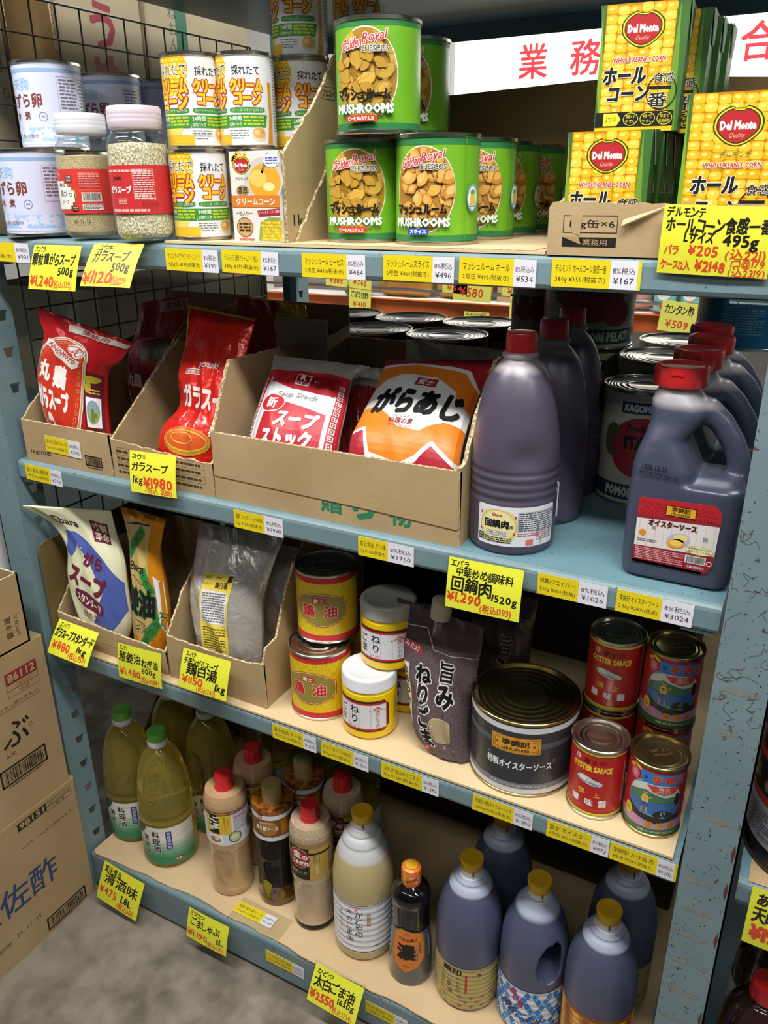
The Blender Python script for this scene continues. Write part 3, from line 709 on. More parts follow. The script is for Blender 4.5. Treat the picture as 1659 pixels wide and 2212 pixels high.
def jar_e_art():
    A = Art(); W = '#e9e6e0'
    st = [(-46, 76), (-16, 76), (-16, 72), (-10, 72), (-10, 68), (-5, 68), (-5, 64), (-1, 64), (-1, 48), (-5, 48), (-5, 44), (-10, 44), (-10, 39), (-46, 39)]
    A.poly([(x+0.9, y-0.0) for x, y in st], '#d3b23c').up().poly(st, '#20180f').up().poly([(x-1, y) for x, y in st], W).up()
    A.text('鶏がら', -17, 60, 9, '#1a1612', w=24, bold=0.0, rot=0).text('顆粒', -22, 71, 5, '#1a1612', w=14).text('スープ', -19, 49, 5.5, '#1a1612', w=14)
    A.rect(-8.5, 79, 9, 9, '#4a4440').up().text('寸胴', -8.5, 81, 3.4, W, w=7).text('革命', -8.5, 77, 3.4, W, w=7).up(-1)
    A.text('Ebara', -28, 85.5, 3.6, '#f0c8c0', w=10, shear=0.2).micro(21, 77, 28, 20, 9, '#f2a49a', seed=3).frame(21, 62.5, 29, 3.4, 0.3, '#f2a49a')
    A.barcode(22, 55, 24, 10, '#1d1a1a', '#e9e6e0', dl=1).rect(22, 42, 28, 8, W).micro(22, 42, 26, 6.5, 4, '#333333', dl=1, seed=9).rect(-3, 39.5, 9, 6, '#20180f').up().text('業務用', -3, 41, 2, W, w=7).text('500g', -3, 38.4, 2, W, w=6)
    return A
tj = thing('granule_jar', 'white-capped jar of fine tan granules with red label and cream stepped panel', 'jar', (0.227, 0.037, Z1+MAT), 0.35)
jar(tj, 0.0405, 0.162, 'fine_granules', 0.108, 'white_plastic', ink('#cf3a32'), 0.0345, 0.137, 0.026, jar_e_art())
m = MB(); Art().text('25. 11. 12', 4, 23, 4.2, '#5b4a36', w=24, bold=0.03).put(m, on_cyl(0.0408), 0.004); m.build('date_print', tj)
def jar_y_art():
    A = Art(); A.micro(-4, 87, 62, 3.4, 1, '#f0b6ac', fill=0.9).micro(-4, 38.5, 62, 3.4, 1, '#f0b6ac', fill=0.9)
    A.text('youki', -16, 78, 7, '#3a1512', w=15, bold=0.02).text('ガラスープ', -13, 64, 8.5, '#f4eee8', w=36, bold=0.05)
    A.frame(-10, 50, 13, 6.5, 0.5, '#f0d8d0').text('業務用', -10, 50, 4, '#f0d8d0', w=10)
    A.frame(22, 70, 28, 38, 0.4, '#f0b6ac').micro(22, 70, 26, 36, 13, '#f2d8d2', seed=6).micro(28, 45, 22, 9, 4, '#a82c2c', seed=8); return A
tj = thing('granule_jar', 'pinkish-capped jar of coarse pale granules with a plain red label', 'jar', (0.3485, 0.018, Z1+MAT), 0.30)
jar(tj, 0.0405, 0.166, 'coarse_granules', 0.120, ink('#d8c8d4', 0.4), ink('#c62f34'), 0.0350, 0.138, 0.027, jar_y_art())
# ---- creamed corn cans
def corn_face(A, x, big=False):
    G = '#3f8c34'
    if big:
        rr = random.Random(3)
        A.poly([(x-10, 108), (x+20, 108), (x+26, 98), (x+24, 84), (x+8, 66), (x-8, 60), (x-26, 58), (x-30, 84)], '#d9a514'); A.up()
        for r in range(11):
            for c in range(9):
                px, py = x-26+c*6+(3 if r % 2 else 0), 60+r*4.8
                if py > 60+abs(px-x)*0.15 and px < x+25-max(0, 84-py)*0.6 and px > x-27: A.ell(px, py, 2.7, 2.2, ('#f5cf3c', '#f0c42a', '#f7d858')[(r+c) % 3], 8)
        A.rect(x, 11, 56, 12, '#eac03a').ell(x-8, 28, 22, 16, '#f0d468').up()
        A.text('採れたて', x+2, 92, 14, '#181310', w=44, out='#f4f2ee', ow=0.06)
        A.text('クリーム', x, 74, 17, '#f2c21e', w=46, bold=0.05, out='#b0302a', ow=0.07).text('コーン', x+2, 56, 17, '#f2c21e', w=40, bold=0.05, out='#b0302a', ow=0.07)
    else:
        A.text('採れたて', x, 91, 11, '#181310', w=36, bold=0.02)
        A.text('クリーム', x, 74, 14, '#f2c21e', w=42, bold=0.06, out='#b0302a', ow=0.07).text('コーン', x+1, 59, 13.5, '#f2c21e', w=34, bold=0.06, out='#b0302a', ow=0.07)
    A.ell(x, 45.5, 24, 3.4, G, 24, p=0.5).up().text('スイートコーンクリームスタイル', x, 45.5, 3.6, '#eef2e6', w=42).up(-1)
    A.poly([(x-27, 40), (x+27, 40), (x+24, 25), (x-27, 25)], G).up().text('24時間', x-17, 36, 5.6, '#eef2e6', w=17, bold=0.03).text('以内パック', x-17, 29, 4.6, '#eef2e6', w=17, bold=0.03)
    A.micro(x+8, 33, 28, 12, 3, '#b6c83c', fill=0.6, seed=5).up(-1)
    if big: A.rect(x, 12, 52, 10, '#e4b830', dl=1)
    else:
        A.micro(x-13, 17, 26, 12, 4, '#6f7a6c', fill=0.42, seed=12).ell(x+14, 17, 10, 9, '#dcc9a4').up().ell(x+14, 18.5, 8.5, 6.5, '#d9a25c').up().ell(x+11, 19, 4, 3, '#ecc98a').line([(x+10, 17), (x+20, 20)], 1.0, '#b9773f').up(-2)
def corn_can():
    A = Art(); corn_face(A, 0); corn_face(A, -52, True); corn_face(A, 118, False)
    A.poly([(30, 78), (36, 78), (36, 6), (27, 6), (31, 40)], '#d99a24').rect(53, 58, 26, 96, '#e7e8f0').up().micro(53, 62, 23, 84, 24, '#7b8094', seed=21).ring(53, 12, 4, 4, 1, '#222222'); return A
ca = place_first(lambda t: can_parts(t, 0.0375, 0.113, ink('#e6e6ea', 0.32), 'tinplate', corn_can(), rings=(0.88, 0.74)), 'creamed_corn_can', 'white creamed corn can on the shelf floor, front left with the yellow cob picture', 'can', (0.421, 0.052, Z1+MAT), 1.25, 'white creamed corn cans')
dup(ca, 'white creamed corn can stacked on the front left one with the cob picture', (0.4105, 0.066, Z1+MAT+0.113), 1.3)
dup(ca, 'white creamed corn can hidden behind the small soup carton, lower', (0.490, 0.105, Z1+MAT), 0.45)
dup(ca, 'white creamed corn can stacked above the small soup carton', (0.474, 0.098, Z1+MAT+0.113), 0.66)
dup(ca, 'white creamed corn can in the dark behind the soup carton, lower rear', (0.525, 0.186, Z1+MAT), 0.8)
dup(ca, 'white creamed corn can in the dark, second tier behind the cardboard divider', (0.507, 0.180, Z1+MAT+0.113), 0.95)
dup(ca, 'topmost white creamed corn can at the third tier, lit from the front', (0.501, 0.192, Z1+MAT+0.2265), 0.52)
dup(ca, 'topmost white creamed corn can behind the lit one, third tier', (0.539, 0.290, Z1+MAT+0.2265), 0.85)
dup(ca, 'white creamed corn can at the second tier under the rear topmost one', (0.540, 0.288, Z1+MAT+0.113), 0.5)
dup(ca, 'white creamed corn can at the shelf floor under the rear topmost one', (0.536, 0.285, Z1+MAT), 0.5)
dup(ca, 'white creamed corn can behind the left stack on the shelf floor', (0.436, 0.160, Z1+MAT), 0.3)
dup(ca, 'white creamed corn can on the second tier behind the left stack', (0.424, 0.163, Z1+MAT+0.113), 0.3)
# ---- mushroom cans
MUSH = {}
def mushroom_pic(A, cx, cy, rx, ry, base, tones, n, size, seed, whole):
    rr = random.Random(seed); A.ell(cx, cy, rx, ry, base, 48); A.up()
    for i in range(n):
        a, r = rr.uniform(0, 2*PI), math.sqrt(rr.random()); x, y = cx+rx*0.93*r*math.cos(a), cy+ry*0.93*r*math.sin(a)
        s = size*rr.uniform(0.75, 1.2); t = rr.uniform(0, 2*PI); col = rr.choice(tones); pts = []
        for k in range(20):
            b = 2*PI*k/20; q = s*(1.0 if math.sin(b) > -0.2 else 0.62) ; px, py = q*math.cos(b)*1.08, q*math.sin(b)*0.92
            if math.sin(b) <= -0.2: px *= 0.6 if abs(math.cos(b)) < 0.75 else 0.95
            pts.append((x+px*math.cos(t)-py*math.sin(t), y+px*math.sin(t)+py*math.cos(t)))
        def inside(P):
            o = []
            for p, q in P:
                d = math.hypot((p-cx)/rx, (q-cy)/ry); o.append((p, q) if d < 0.985 else (cx+(p-cx)/d*0.985, cy+(q-cy)/d*0.985))
            return o
        dk = '#94701f' if not whole else '#94642a'
        A.L += 0.25; A.poly(inside([(x+(p-x)*1.09, y+(q-y)*1.09) for p, q in pts]), dk); A.L += 0.25; A.poly(inside(pts), col)
        if whole:
            A.L += 0.2; A.poly(inside([(x+(p-x)*0.6-0.8, y+(q-y)*0.6+0.8) for p, q in pts]), rr.choice(('#e0b25c', '#dba852', '#e6bc6a')))
        else:
            A.L += 0.2; A.line(inside([(x-s*0.5*math.cos(t), y-s*0.5*math.sin(t)), (x+s*0.5*math.cos(t), y+s*0.5*math.sin(t))]), 0.4, '#a37b2c')
    A.L = math.ceil(A.L)
def mush_art(kind):
    A = Art(); W = 2*PI*49.5; D = '#2f7d45'
    A.rect(0, 113, W, 9, D).rect(0, 8, W, 7, D); A.up()
    x0 = -9; A.ell(x0, 60.5, 39, 47.5, '#e8e6d8', 48).up()
    if kind == 'whole': mushroom_pic(A, x0, 60.5, 37.6, 46.2, '#b07f2e', ('#d39c46', '#ca9040', '#daa750', '#c58a38'), 46, 8.5, 8, True)
    else: mushroom_pic(A, x0, 60.5, 37.6, 46.2, '#a87c26', ('#c79e3e', '#bf9438', '#d0a848', '#b88c32'), 62, 8.0, 17, False)
    A.up(); RD = '#c2273a'
    A.text('Golden', x0-13, 91, 10.5, RD, w=24, shear=0.35, rot=10, bold=0.015, out='#efe9dc', ow=0.05).text('Royal', x0+12, 96, 12, RD, w=25, shear=0.35, rot=10, bold=0.015, out='#efe9dc', ow=0.05)
    A.text('CHESCOS', x0+12, 85.5, 5.6, '#5a5a5a', w=29, bold=0.03, out='#efe9dc', ow=0.06)
    A.text('マッシュルーム', x0-2, 40, 11, '#15120c', w=60, bold=0.05).text('MUSHROOMS', x0-1, 26, 9, '#f2f4ea', w=65, bold=0.05, out='#2b7a42', ow=0.05)
    A.ell(x0-4, 15.8, 18 if kind != 'whole' else 13, 3.6, '#c8342a' if kind != 'whole' else '#2b55b4', 24, p=0.45).up().text('ピーセス&ステムス' if kind != 'whole' else 'スライス', x0-4, 15.8, 3.9, '#f2efe6', w=29 if kind != 'whole' else 19, bold=0.05).up(-1)
    if kind == 'whole': A.ell(52, 52, 9, 15, '#6fa8d8', 24).up().ell(52, 52, 7.4, 12.6, '#eceadf').up().ell(52, 50, 5, 7, '#d9c25a').ell(52, 58, 4, 3, '#6f9a4a').micro(52, 44, 10, 5, 2, '#555555').up(-2)
    A.rect(41 if kind == 'whole' else 60, 60.5, 0.7, 112, '#4d9a2c'); return A
ma = place_first(lambda t: can_parts(t, 0.0495, 0.119, ink('#72b22c', 0.3), 'tinplate', mush_art('pieces')), 'mushroom_can', 'green mushroom can with a red pill badge, lower left beside the cardboard divider', 'can', (0.657, 0.092, Z1+MAT), 0.42, 'green cans of mushroom pieces')
dup(ma, 'green mushroom can with a red pill badge stacked on the lower two cans', (0.688, 0.072, Z1+MAT+0.1215), 0.36)
dup(ma, 'green mushroom can with a red pill badge behind the stacked one, half hidden', (0.664, 0.208, Z1+MAT+0.1215), 0.40)
dup(ma, 'green mushroom can at the shelf floor behind the lower left one', (0.662, 0.205, Z1+MAT), 0.40)
mw = place_first(lambda t: can_parts(t, 0.0495, 0.121, ink('#72b22c', 0.3), 'tinplate', mush_art('whole')), 'mushroom_can', 'green mushroom can with a blue pill badge, front of its row', 'can', (0.7615, 0.083, Z1+MAT), 0.26, 'green cans of sliced mushrooms')
dup(mw, 'green mushroom can right behind the front blue badge one', (0.767, 0.196, Z1+MAT), 0.45)
dup(mw, 'green mushroom can, third of the blue badge row', (0.763, 0.305, Z1+MAT), 0.42)
dup(mw, 'green mushroom can, rearmost dark one of the blue badge row', (0.768, 0.412, Z1+MAT), 0.5)
# ---- trays on the top shelf
tag(MB().box(0.392, 0.925, 0.004, 0.62, Z1+0.0006, Z1+0.0038, 'cardboard_mat').build('cardboard_mat'), 'flat cardboard sheet under the corn and mushroom cans on the top shelf', 'cardboard sheet')
ta = thing('cardboard_tray', 'tall cut-open cardboard box around the mushroom cans on the top shelf', 'cardboard tray', (0, 0, Z1+MAT))
T = 0.0042; xd = 0.5815
mb = MB(); sheet(mb, [(xd, 0.024, 0), (xd, 0.30, 0), (xd, 0.455, 0), (xd, 0.455, 0.235)] + [tuple(p) for p in jag([(xd, 0.165, 0.24), (xd, 0.10, 0.168), (xd, 0.024, 0.105)], 0.003, 0.01, 2)], (-T, 0, 0))
A = Art().frame(0, 0, 42, 15, 0.6, BK).text('プロユース', 0, 0, 8, BK, w=36, bold=0.03)
A.put(mb, on_plane((xd, 0.135, 0.178), (0, 1, 0), (0, 0, 1), (1, 0, 0)))
A = Art().text('コ', 0, 0, 42, '#4a2f2a', w=30, bold=0.08); A.put(mb, on_plane((xd, 0.150, 0.075), (0, 1, 0), (0, 0, 1), (1, 0, 0)))
mb.build('side_panel', ta)
mb = MB(); sheet(mb, [(xd+0.001, 0.40, 0.0), (xd+0.001, 0.40, 0.09)] + [tuple(p) for p in jag([(xd+0.001, 0.118, 0.093), (xd+0.001, 0.036, 0.0)], 0.002, 0.008, 3)], (T, 0, 0))
Art().text('1kg', 0, 0, 17, BK, w=34, bold=0.02).put(mb, on_plane((xd, 0.055, 0.024), (0, 1, 0), (0, 0, 1), (1, 0, 0))); mb.build('inner_flap', ta)
mb = MB(); sheet(mb, [(xd-0.004, 0.46, 0), (0.915, 0.46, 0), (0.915, 0.46, 0.212), (xd-0.004, 0.46, 0.20)], (0, T, 0), 'cardboard_dark'); mb.build('back_panel', ta)
mb = MB(); sheet(mb, [(xd+0.006, 0.006, 0.0002), (0.912, 0.006, 0.0002), (0.912, 0.455, 0.0002), (xd+0.006, 0.455, 0.0002)], (0, 0, -0.0003), 'cardboard_mat'); mb.build('base_panel', ta)
tb = thing('cardboard_tray', 'low cut cardboard box around the yellow corn cartons on the top shelf', 'cardboard tray', (0, 0, Z1+0.0006))
xa, xb = 0.927, 1.152
mb = MB(); sheet(mb, [(xa, 0.002, 0), (xb, 0.002, 0)] + [tuple(p) for p in jag([(xb, 0.002, 0.050), (1.03, 0.002, 0.0505), (xa+0.004, 0.002, 0.0525), (xa, 0.002, 0.047)], 0.0016, 0.011, 8)], (0, T, 0))
A = Art().frame(44, 31, 56, 17, 0.7, BK).text('1kg缶×6', 46, 31, 9.5, BK, w=46, bold=0.01).rect(44, 13.5, 56, 9.5, BK).up().text('業務用', 50, 13.5, 6.2, '#b39a72', w=25).poly([(17, 18), (36, 11), (32, 20)], '#a78d66')
A.poly([(24, 40), (36, 40), (34, 20), (26, 22)], '#b09770').up(-1)
A.put(mb, on_plane((xa, 0.002, 0), (1, 0, 0), (0, 0, 1), (0, -1, 0)))
mb.add([(1.005, -0.001, 0.036), (1.046, 0.001, 0.049), (1.004, -0.006, 0.030)], [(0, 1, 2)], 'cardboard_pale'); mb.build('front_panel', tb)
mb = MB(); sheet(mb, [(xa, 0.006, 0), (xa, 0.455, 0)] + [tuple(p) for p in jag([(xa, 0.455, 0.20), (xa, 0.36, 0.06), (xa, 0.05, 0.056), (xa, 0.006, 0.047)], 0.0016, 0.01, 9)], (T, 0, 0)); mb.build('side_panel', tb)
mb = MB(); sheet(mb, [(xb, 0.006, 0), (xb, 0.455, 0), (xb, 0.455, 0.18), (xb, 0.006, 0.05)], (-T, 0, 0)); mb.build('side_panel', tb)
mb = MB(); sheet(mb, [(xa, 0.46, 0), (xb, 0.46, 0), (xb, 0.46, 0.198), (xa, 0.46, 0.212)], (0, T, 0), 'cardboard_dark'); mb.build('back_panel', tb)
mb = MB(); sheet(mb, [(xa, 0.006, 0.0006), (xb, 0.006, 0.0006), (xb, 0.455, 0.0006), (xa, 0.455, 0.0006)], (0, 0, -0.0005)); mb.build('base_panel', tb)
# ---- corn cartons
KA, KB = '#f2c22c', '#d98f12'
def heart(A, x, y, s):
    def sh(k):
        o = []
        for i in range(40):
            a = 2*PI*i/40; px, py = math.sin(a), math.cos(a)
            rx = 1.0-0.28*max(0, -py)**1.5; ry = 0.72 if py > 0 else 0.78
            o.append((x+k*s*px*rx, y+k*s*(py*ry+(0.10 if abs(px) > 0.3 and py > 0 else -0.02 if py > 0 else 0))))
        return o
    A.poly(sh(1.12), '#2f3a18').up().poly(sh(1.05), '#e8d21e').up().poly(sh(0.97), '#2f3a18').up().poly(sh(0.90), '#b3262c').up()
    A.text('Del Monte', x, y+0.04*s, s*0.36, '#f4f0ea', w=s*1.55, bold=0.05).text('Quality', x, y-0.42*s, s*0.26, '#e8b48c', w=s*0.7, shear=0.3).up(-4)
    A.poly([(x-2, y+0.82*s), (x, y+1.12*s), (x+2, y+0.82*s)], '#e8d21e')
def kernels(A, x0, x1, y0, y1, seed, pw=11.5, ph=8.2):
    rr = random.Random(seed); A.rect((x0+x1)/2, (y0+y1)/2, x1-x0, y1-y0, '#c47d10'); A.up()
    n = max(1, round((x1-x0)/pw)); pw = (x1-x0)/n
    for i in range(n):
        y = y1-ph/2-rr.uniform(0, 2)
        while y > y0+ph*0.3:
            x = x0+pw*(i+0.5)+rr.uniform(-0.5, 0.5); hx, hy = pw*0.49, min(ph*0.49, y-y0); c = rr.choice(('#f0b81e', '#f3c230', '#eaac14', '#f5ca40'))
            A.ell(x, y, hx, hy, c, 14, p=0.55); A.ell(x-1, y+0.8, hx*0.45, hy*0.4, '#f9dd7a', 8, dl=1); y -= ph*rr.uniform(0.94, 1.06)
    A.up(2)
def carton_art(W, H, big=False, seed=1):
    A = Art(); G = '#3d6b2c'
    A.rect(0, H/2, W, H, G); A.up().poly([(-W/2, H), (-W/2+3, H*0.6), (-W/2+9, H*0.3), (-W/2+14, 0), (-W/2+5, 0), (-W/2, H*0.35)], '#7fa32e').poly([(W/2-9, H), (W/2-12, H*0.5), (W/2-12, 0), (W/2-3, 0), (W/2-6, H*0.6)], '#6f942c'); A.up()
    kernels(A, -W/2+4, W/2-12, 0 if not big else H*0.12, H, seed)
    bx, by = -1, H*0.80; heart(A, bx, by, 19 if not big else 20); A.up(5)
    if big: A.text('デルモンテ', 0, H*0.635, 5, '#2f7d5a', w=28)
    A.text('WHOLE KERNEL CORN', -2, H*0.57, 4.6, '#b8265a', w=52, bold=0.03, out='#f4e6b0', ow=0.08)
    A.text('ホール', -15, H*0.45, 15, '#17181c', w=42, bold=0.045, shear=0.1, out='#f2ead0', ow=0.04).text('コーン', -10, H*0.305, 13, '#17181c', w=40, bold=0.045, shear=0.1, out='#f2ead0', ow=0.04)
    A.ring(23, H*0.31, 15, 16.5, 1.1, '#17181c', dl=2).text('食感', 24, H*0.42, 9, '#17181c', w=20, bold=0.03, out='#f2ead0', ow=0.04, dl=2).rect(21, H*0.345, 22, 2.8, '#17181c', 0, 2).text('番', 20, H*0.25, 13, '#17181c', w=18, bold=0.035, out='#f2ead0', ow=0.04, dl=2)
    A.up(4)
    if big:
        A.ell(10, 8, 44, 18, '#c9c6c6', 40).up()
        rr = random.Random(2)
        for i in range(60): A.ell(10+rr.uniform(-30, 34), 12+rr.uniform(-8, 8), 4, 3.4, rr.choice(('#f3c52e', '#eeb81a', '#f8d95c')), 10)
        A.rect(34, 33, 30, 8.5, '#e9ebe9').up().text('Lサイズ', 34, 33, 6.4, '#2a2c50', w=25)
    else:
        A.rect(-2, 12, W-6, 14, '#17181a').up()
        A.poly([(-33, 18), (-19, 18), (-15, 12), (-19, 6), (-33, 6)], '#ecd832').up().text('3つの', -25, 12, 5, '#17181a', w=11).up(-1)
        for x, a, b in ((-5, '開け', 'やすい'), (12, '捨て', 'やすい'), (29, '常温で', '長期保存')):
            A.ring(x, 12, 7.6, 6.2, 0.6, '#ecd832').text(a, x, 14.3, 3.3, '#ecd832', w=9).text(b, x, 9.6, 3.3, '#ecd832', w=11)
        A.rect(-2, 2.2, W-6, 4.4, '#e6c022', dl=0)
    return A
def corn_carton(t, W, D, H, big, seed):
    mb = MB().box(-W/2, W/2, 0, D, 0, H, ink('#35662c'))
    carton_art(W*1000, H*1000, big, seed).put(mb, on_plane((0, 0, 0), (1, 0, 0), (0, 0, 1), (0, -1, 0)), eps=0.00005)
    S = Art(); S.rect(-D*250, H*560, 5, 12, '#b04a3a').rect(-D*640, H*560, 5, 12, '#9fb0a4').rect(-D*500, H*500, D*800, 0.5, '#9fb0a4')
    for k in range(7): S.micro(-D*500, H*(440-55*k), D*700, 5, 1, '#2a5228', fill=0.9, seed=k)
    S.put(mb, on_plane((W/2, 0, 0), (0, -1, 0), (0, 0, 1), (1, 0, 0)))
    mb.build('carton_body', t)
    for sx in (1, -1):                      # folded triangular ears at both top ends
        e = MB(); x = sx*(W/2+0.0012); h0 = H-0.032 if not big else H-0.036
        e.prism([(x, 0.001, H), (x, D-0.001, H), (x, D*0.5+0.006, h0), (x, D*0.5-0.006, h0)], (sx*0.001, 0, 0), ink('#2f5c2a'), edge=ink('#c9cfc4'))
        e.build('ear_flap', t)
    r = MB().box(-W/2-0.002, W/2+0.002, D*0.46, D*0.54, H, H+0.0012, ink('#2a5427')); r.build('top_seam', t)
cw = 0.0845
cc = place_first(lambda t: corn_carton(t, cw, 0.05, 0.1175, False, 3), 'corn_carton', 'yellow kernel corn carton, front of the lower row behind the low cardboard front', 'carton', (0.9755, 0.034, Z1+0.002), 0.02, 'small yellow corn cartons')
for i, (x, y) in enumerate(((0.977, 0.088), (0.976, 0.142), (0.979, 0.196), (0.977, 0.25))):
    dup(cc, 'yellow kernel corn carton, %s in the lower row' % ('second', 'third', 'fourth', 'rearmost')[i], (x, y, Z1+0.002), 0.02)
for i, (x, y, r) in enumerate(((0.988, 0.084, 0.10), (1.001, 0.142, 0.06), (1.004, 0.195, 0.05), (1.007, 0.248, 0.03))):
    dup(cc, 'yellow kernel corn carton, %s in the upper row against the lit sign' % ('frontmost', 'second', 'third', 'rearmost')[i], (x, y, Z1+0.1207), r)
place_first(lambda t: corn_carton(t, 0.096, 0.055, 0.146, True, 7), 'corn_carton', 'large-size yellow kernel corn carton at the right end of the top shelf', 'carton', (1.0975, 0.026, Z1+0.002), 0.0)
place_first(lambda t: corn_carton(t, 0.096, 0.055, 0.146, True, 7), 'corn_carton', 'large-size yellow corn carton hidden behind the right end one', 'carton', (1.0975, 0.086, Z1+0.002), 0.0)
# ---- creamed corn soup carton
def soup_carton(t):
    W, D, H = 0.0745, 0.05, 0.1075; w, h = 74.5, 107.5
    mb = MB().box(-W/2, W/2, 0, D, 0, H, ink('#e0dcd4')); A = Art()
    rr = random.Random(9)
    A.rect(0, h/2, w, h, '#dedad2').up()
    for i in range(30): A.ell(-34+rr.random()*28, 90+rr.random()*16, 2.6, 2.2, rr.choice(('#e8b62a', '#f0c840')), 8)
    A.ell(14, 74, 30, 26, '#c9c3bd', 32).up().ell(16, 72, 24, 21, '#e2a32e', 32).up().ell(6, 76, 13, 10, '#efc560').ell(22, 66, 9, 5, '#f3dca0').line([(12, 82), (24, 104)], 4, '#77706c').up()
    heart(A, -19, 91, 12); A.up(5).text('デルモンテ', -19, 76, 4, '#1f3a2a', w=20)
    A.ell(28, 96, 12, 8, '#dfe0ee').micro(28, 96, 18, 9, 3, '#4a55a0', dl=1)
    A.ell(-19, 62, 10, 6, '#b59a66').up().text('濃厚', -19, 62, 8.5, '#1a1410', w=16, bold=0.02).up(-1)
    A.rect(0, 49, w, 14, '#d27c2c').up().text('クリームコーン', 0, 49, 8.6, '#f6efe2', w=60, bold=0.03).up(-1)
    A.text('一粒入り一', -19, 35, 5.5, '#1a1410', w=26).poly([(2, 38), (37, 41), (37, 33), (4, 31)], '#a32434').up().text('スーパースイートコーン使用', 20, 36.5, 4, '#f0e8e0', w=32, rot=4).up(-1)
    A.ell(-19, 18, 13, 12, '#c6a06a').up().ring(-19, 18, 13, 12, 1, '#7a5430').micro(-19, 18, 18, 12, 3, '#3a2a1c', fill=0.6).up(-1)
    A.poly([(2, 2), (6, 24), (20, 30), (37, 30), (37, 2)], '#86a04c').up()
    for r in range(6):
        for c in range(7): A.ell(9+c*4.6+(r % 2)*2, 4+r*4, 2.3, 2.0, ('#f0bc26', '#f5ca44', '#e6ac16')[(r+c) % 3], 8)
    A.text('kikkoman', -17, 3.6, 4, '#c2342a', w=24, bold=0.02)
    A.put(mb, on_plane((0, 0, 0), (1, 0, 0), (0, 0, 1), (0, -1, 0)), eps=0.00005); mb.build('carton_body', t)
    MB().box(-W/2-0.001, W/2+0.001, D*0.46, D*0.54, H, H+0.001, ink('#c9c4ba')).build('top_seam', t)
    for sx in (1, -1):
        e = MB(); x = sx*(W/2+0.0008); e.prism([(x, 0.002, H), (x, D-0.002, H), (x, D*0.5, H-0.028)], (sx*0.0008, 0, 0), ink('#d6d0c6')); e.build('ear_flap', t)
place_first(soup_carton, 'soup_carton', 'white and orange creamed corn soup carton standing by the cardboard divider', 'carton', (0.5385, 0.018, Z1+MAT), 0.0)
# ================================================================== second shelf
def tray(name, label, x0, x1, yf, yb, z, hf, left, right, hb, mat='cardboard', art=None, front_top=None, thick=0.004, left_m=None):
    """open cardboard tray; left / right: (y, height) outline of the cut side panels"""
    t = thing(name, label, 'cardboard tray', ((x0+x1)/2, (yf+yb)/2, z)); ox, oy_ = (x0+x1)/2, (yf+yb)/2
    def L(p): return (p[0]-ox, p[1]-oy_, p[2])
    ft = front_top or [(x1, hf), (x0, hf)]
    top = jag([(x, yf, h) for x, h in ft], 0.0016, 0.009, int(x0*900)+3)
    mb = MB(); sheet(mb, [L((x0, yf, 0)), L((x1, yf, 0))] + [L(p) for p in top], (0, thick, 0), mat)
    if art: art.put(mb, on_plane(L((x0, yf, 0)), (1, 0, 0), (0, 0, 1), (0, -1, 0)))
    mb.build('front_panel', t)
    for x, side, d, sd in ((x0, left, thick, 5), (x1, right, -thick, 6)):
        q = jag([(x, y, h) for y, h in side][::-1], 0.0014, 0.009, int(x*700)+sd)
        mb = MB(); sheet(mb, [L((x, yf+thick, 0)), L((x, yb, 0))] + [L(p) for p in q], (d, 0, 0), mat); mb.build('side_panel', t)
    mb = MB(); sheet(mb, [L((x0, yb, 0)), L((x1, yb, 0)), L((x1, yb, hb)), L((x0, yb, hb))], (0, thick, 0), mat); mb.build('back_panel', t)
    mb = MB().box(x0-ox+thick, x1-ox-thick, yf-oy_+thick, yb-oy_, 0.0003, 0.003, mat); mb.build('base_panel', t)
    return t
A = Art().text('1kg/10本', 38, 17, 10, BK, w=50, bold=0.012).barcode(163, 20, 30, 12, BK).frame(163, 20, 38, 18, 2.4, BK).micro(163, 8, 34, 2.5, 1, BK, fill=0.8)
tray('cardboard_tray', 'small open cardboard tray with a barcode, holding the red and white bag, second shelf', 0.020, 0.2225, 0.010, 0.40, Z2+0.0006, 0.0715, [(0.010, 0.072), (0.058, 0.112), (0.10, 0.13), (0.40, 0.2)], [(0.010, 0.070), (0.028, 0.066), (0.10, 0.125), (0.215, 0.218), (0.40, 0.245)], 0.245, art=A)
A = Art()
for k in range(4): A.rect(100, 52-k*11.5, 180, 0.4, '#5a4a35').micro(24, 46-k*11.5, 26, 5, 1, '#4a3c2c', fill=0.8, seed=k).micro(158, 46-k*11.5, 50, 5, 1, '#4a3c2c', fill=0.8, seed=k+9)
A.rect(12, 35, 0.4, 36, '#5a4a35').rect(190, 35, 0.4, 36, '#5a4a35')
tray('cardboard_tray', 'open cardboard tray with a printed table, holding the glossy red bag, second shelf', 0.2255, 0.4315, 0.012, 0.42, Z2+0.0006, 0.058, [(0.012, 0.064), (0.10, 0.132), (0.212, 0.213), (0.42, 0.235)], [(0.012, 0.052), (0.05, 0.09), (0.12, 0.15), (0.42, 0.2)], 0.235, art=A, front_top=[(0.4315, 0.052), (0.33, 0.056), (0.2255, 0.064)])
A = Art()
for ch, x in zip('贈り物', (206, 258, 313)): A.text(ch, x, 31, 34, '#2f7a58', w=33, bold=0.06)
A.up(6).poly([(1, 36), (140, 32), (270, 29), (396, 24), (396, 92), (1, 92)], 'cardboard').up().line([(1, 36), (140, 32), (270, 29), (396, 24)], 0.8, '#6f5836')
tray('cardboard_tray', 'large open cardboard box with green characters on its front, middle of the second shelf', 0.4345, 0.832, 0.012, 0.405, Z2+0.0006, 0.103, [(0.012, 0.104), (0.062, 0.2), (0.305, 0.196), (0.405, 0.19)], [(0.012, 0.108), (0.03, 0.110), (0.065, 0.166), (0.125, 0.223), (0.22, 0.224), (0.405, 0.19)], 0.182, art=A, thick=0.0055)
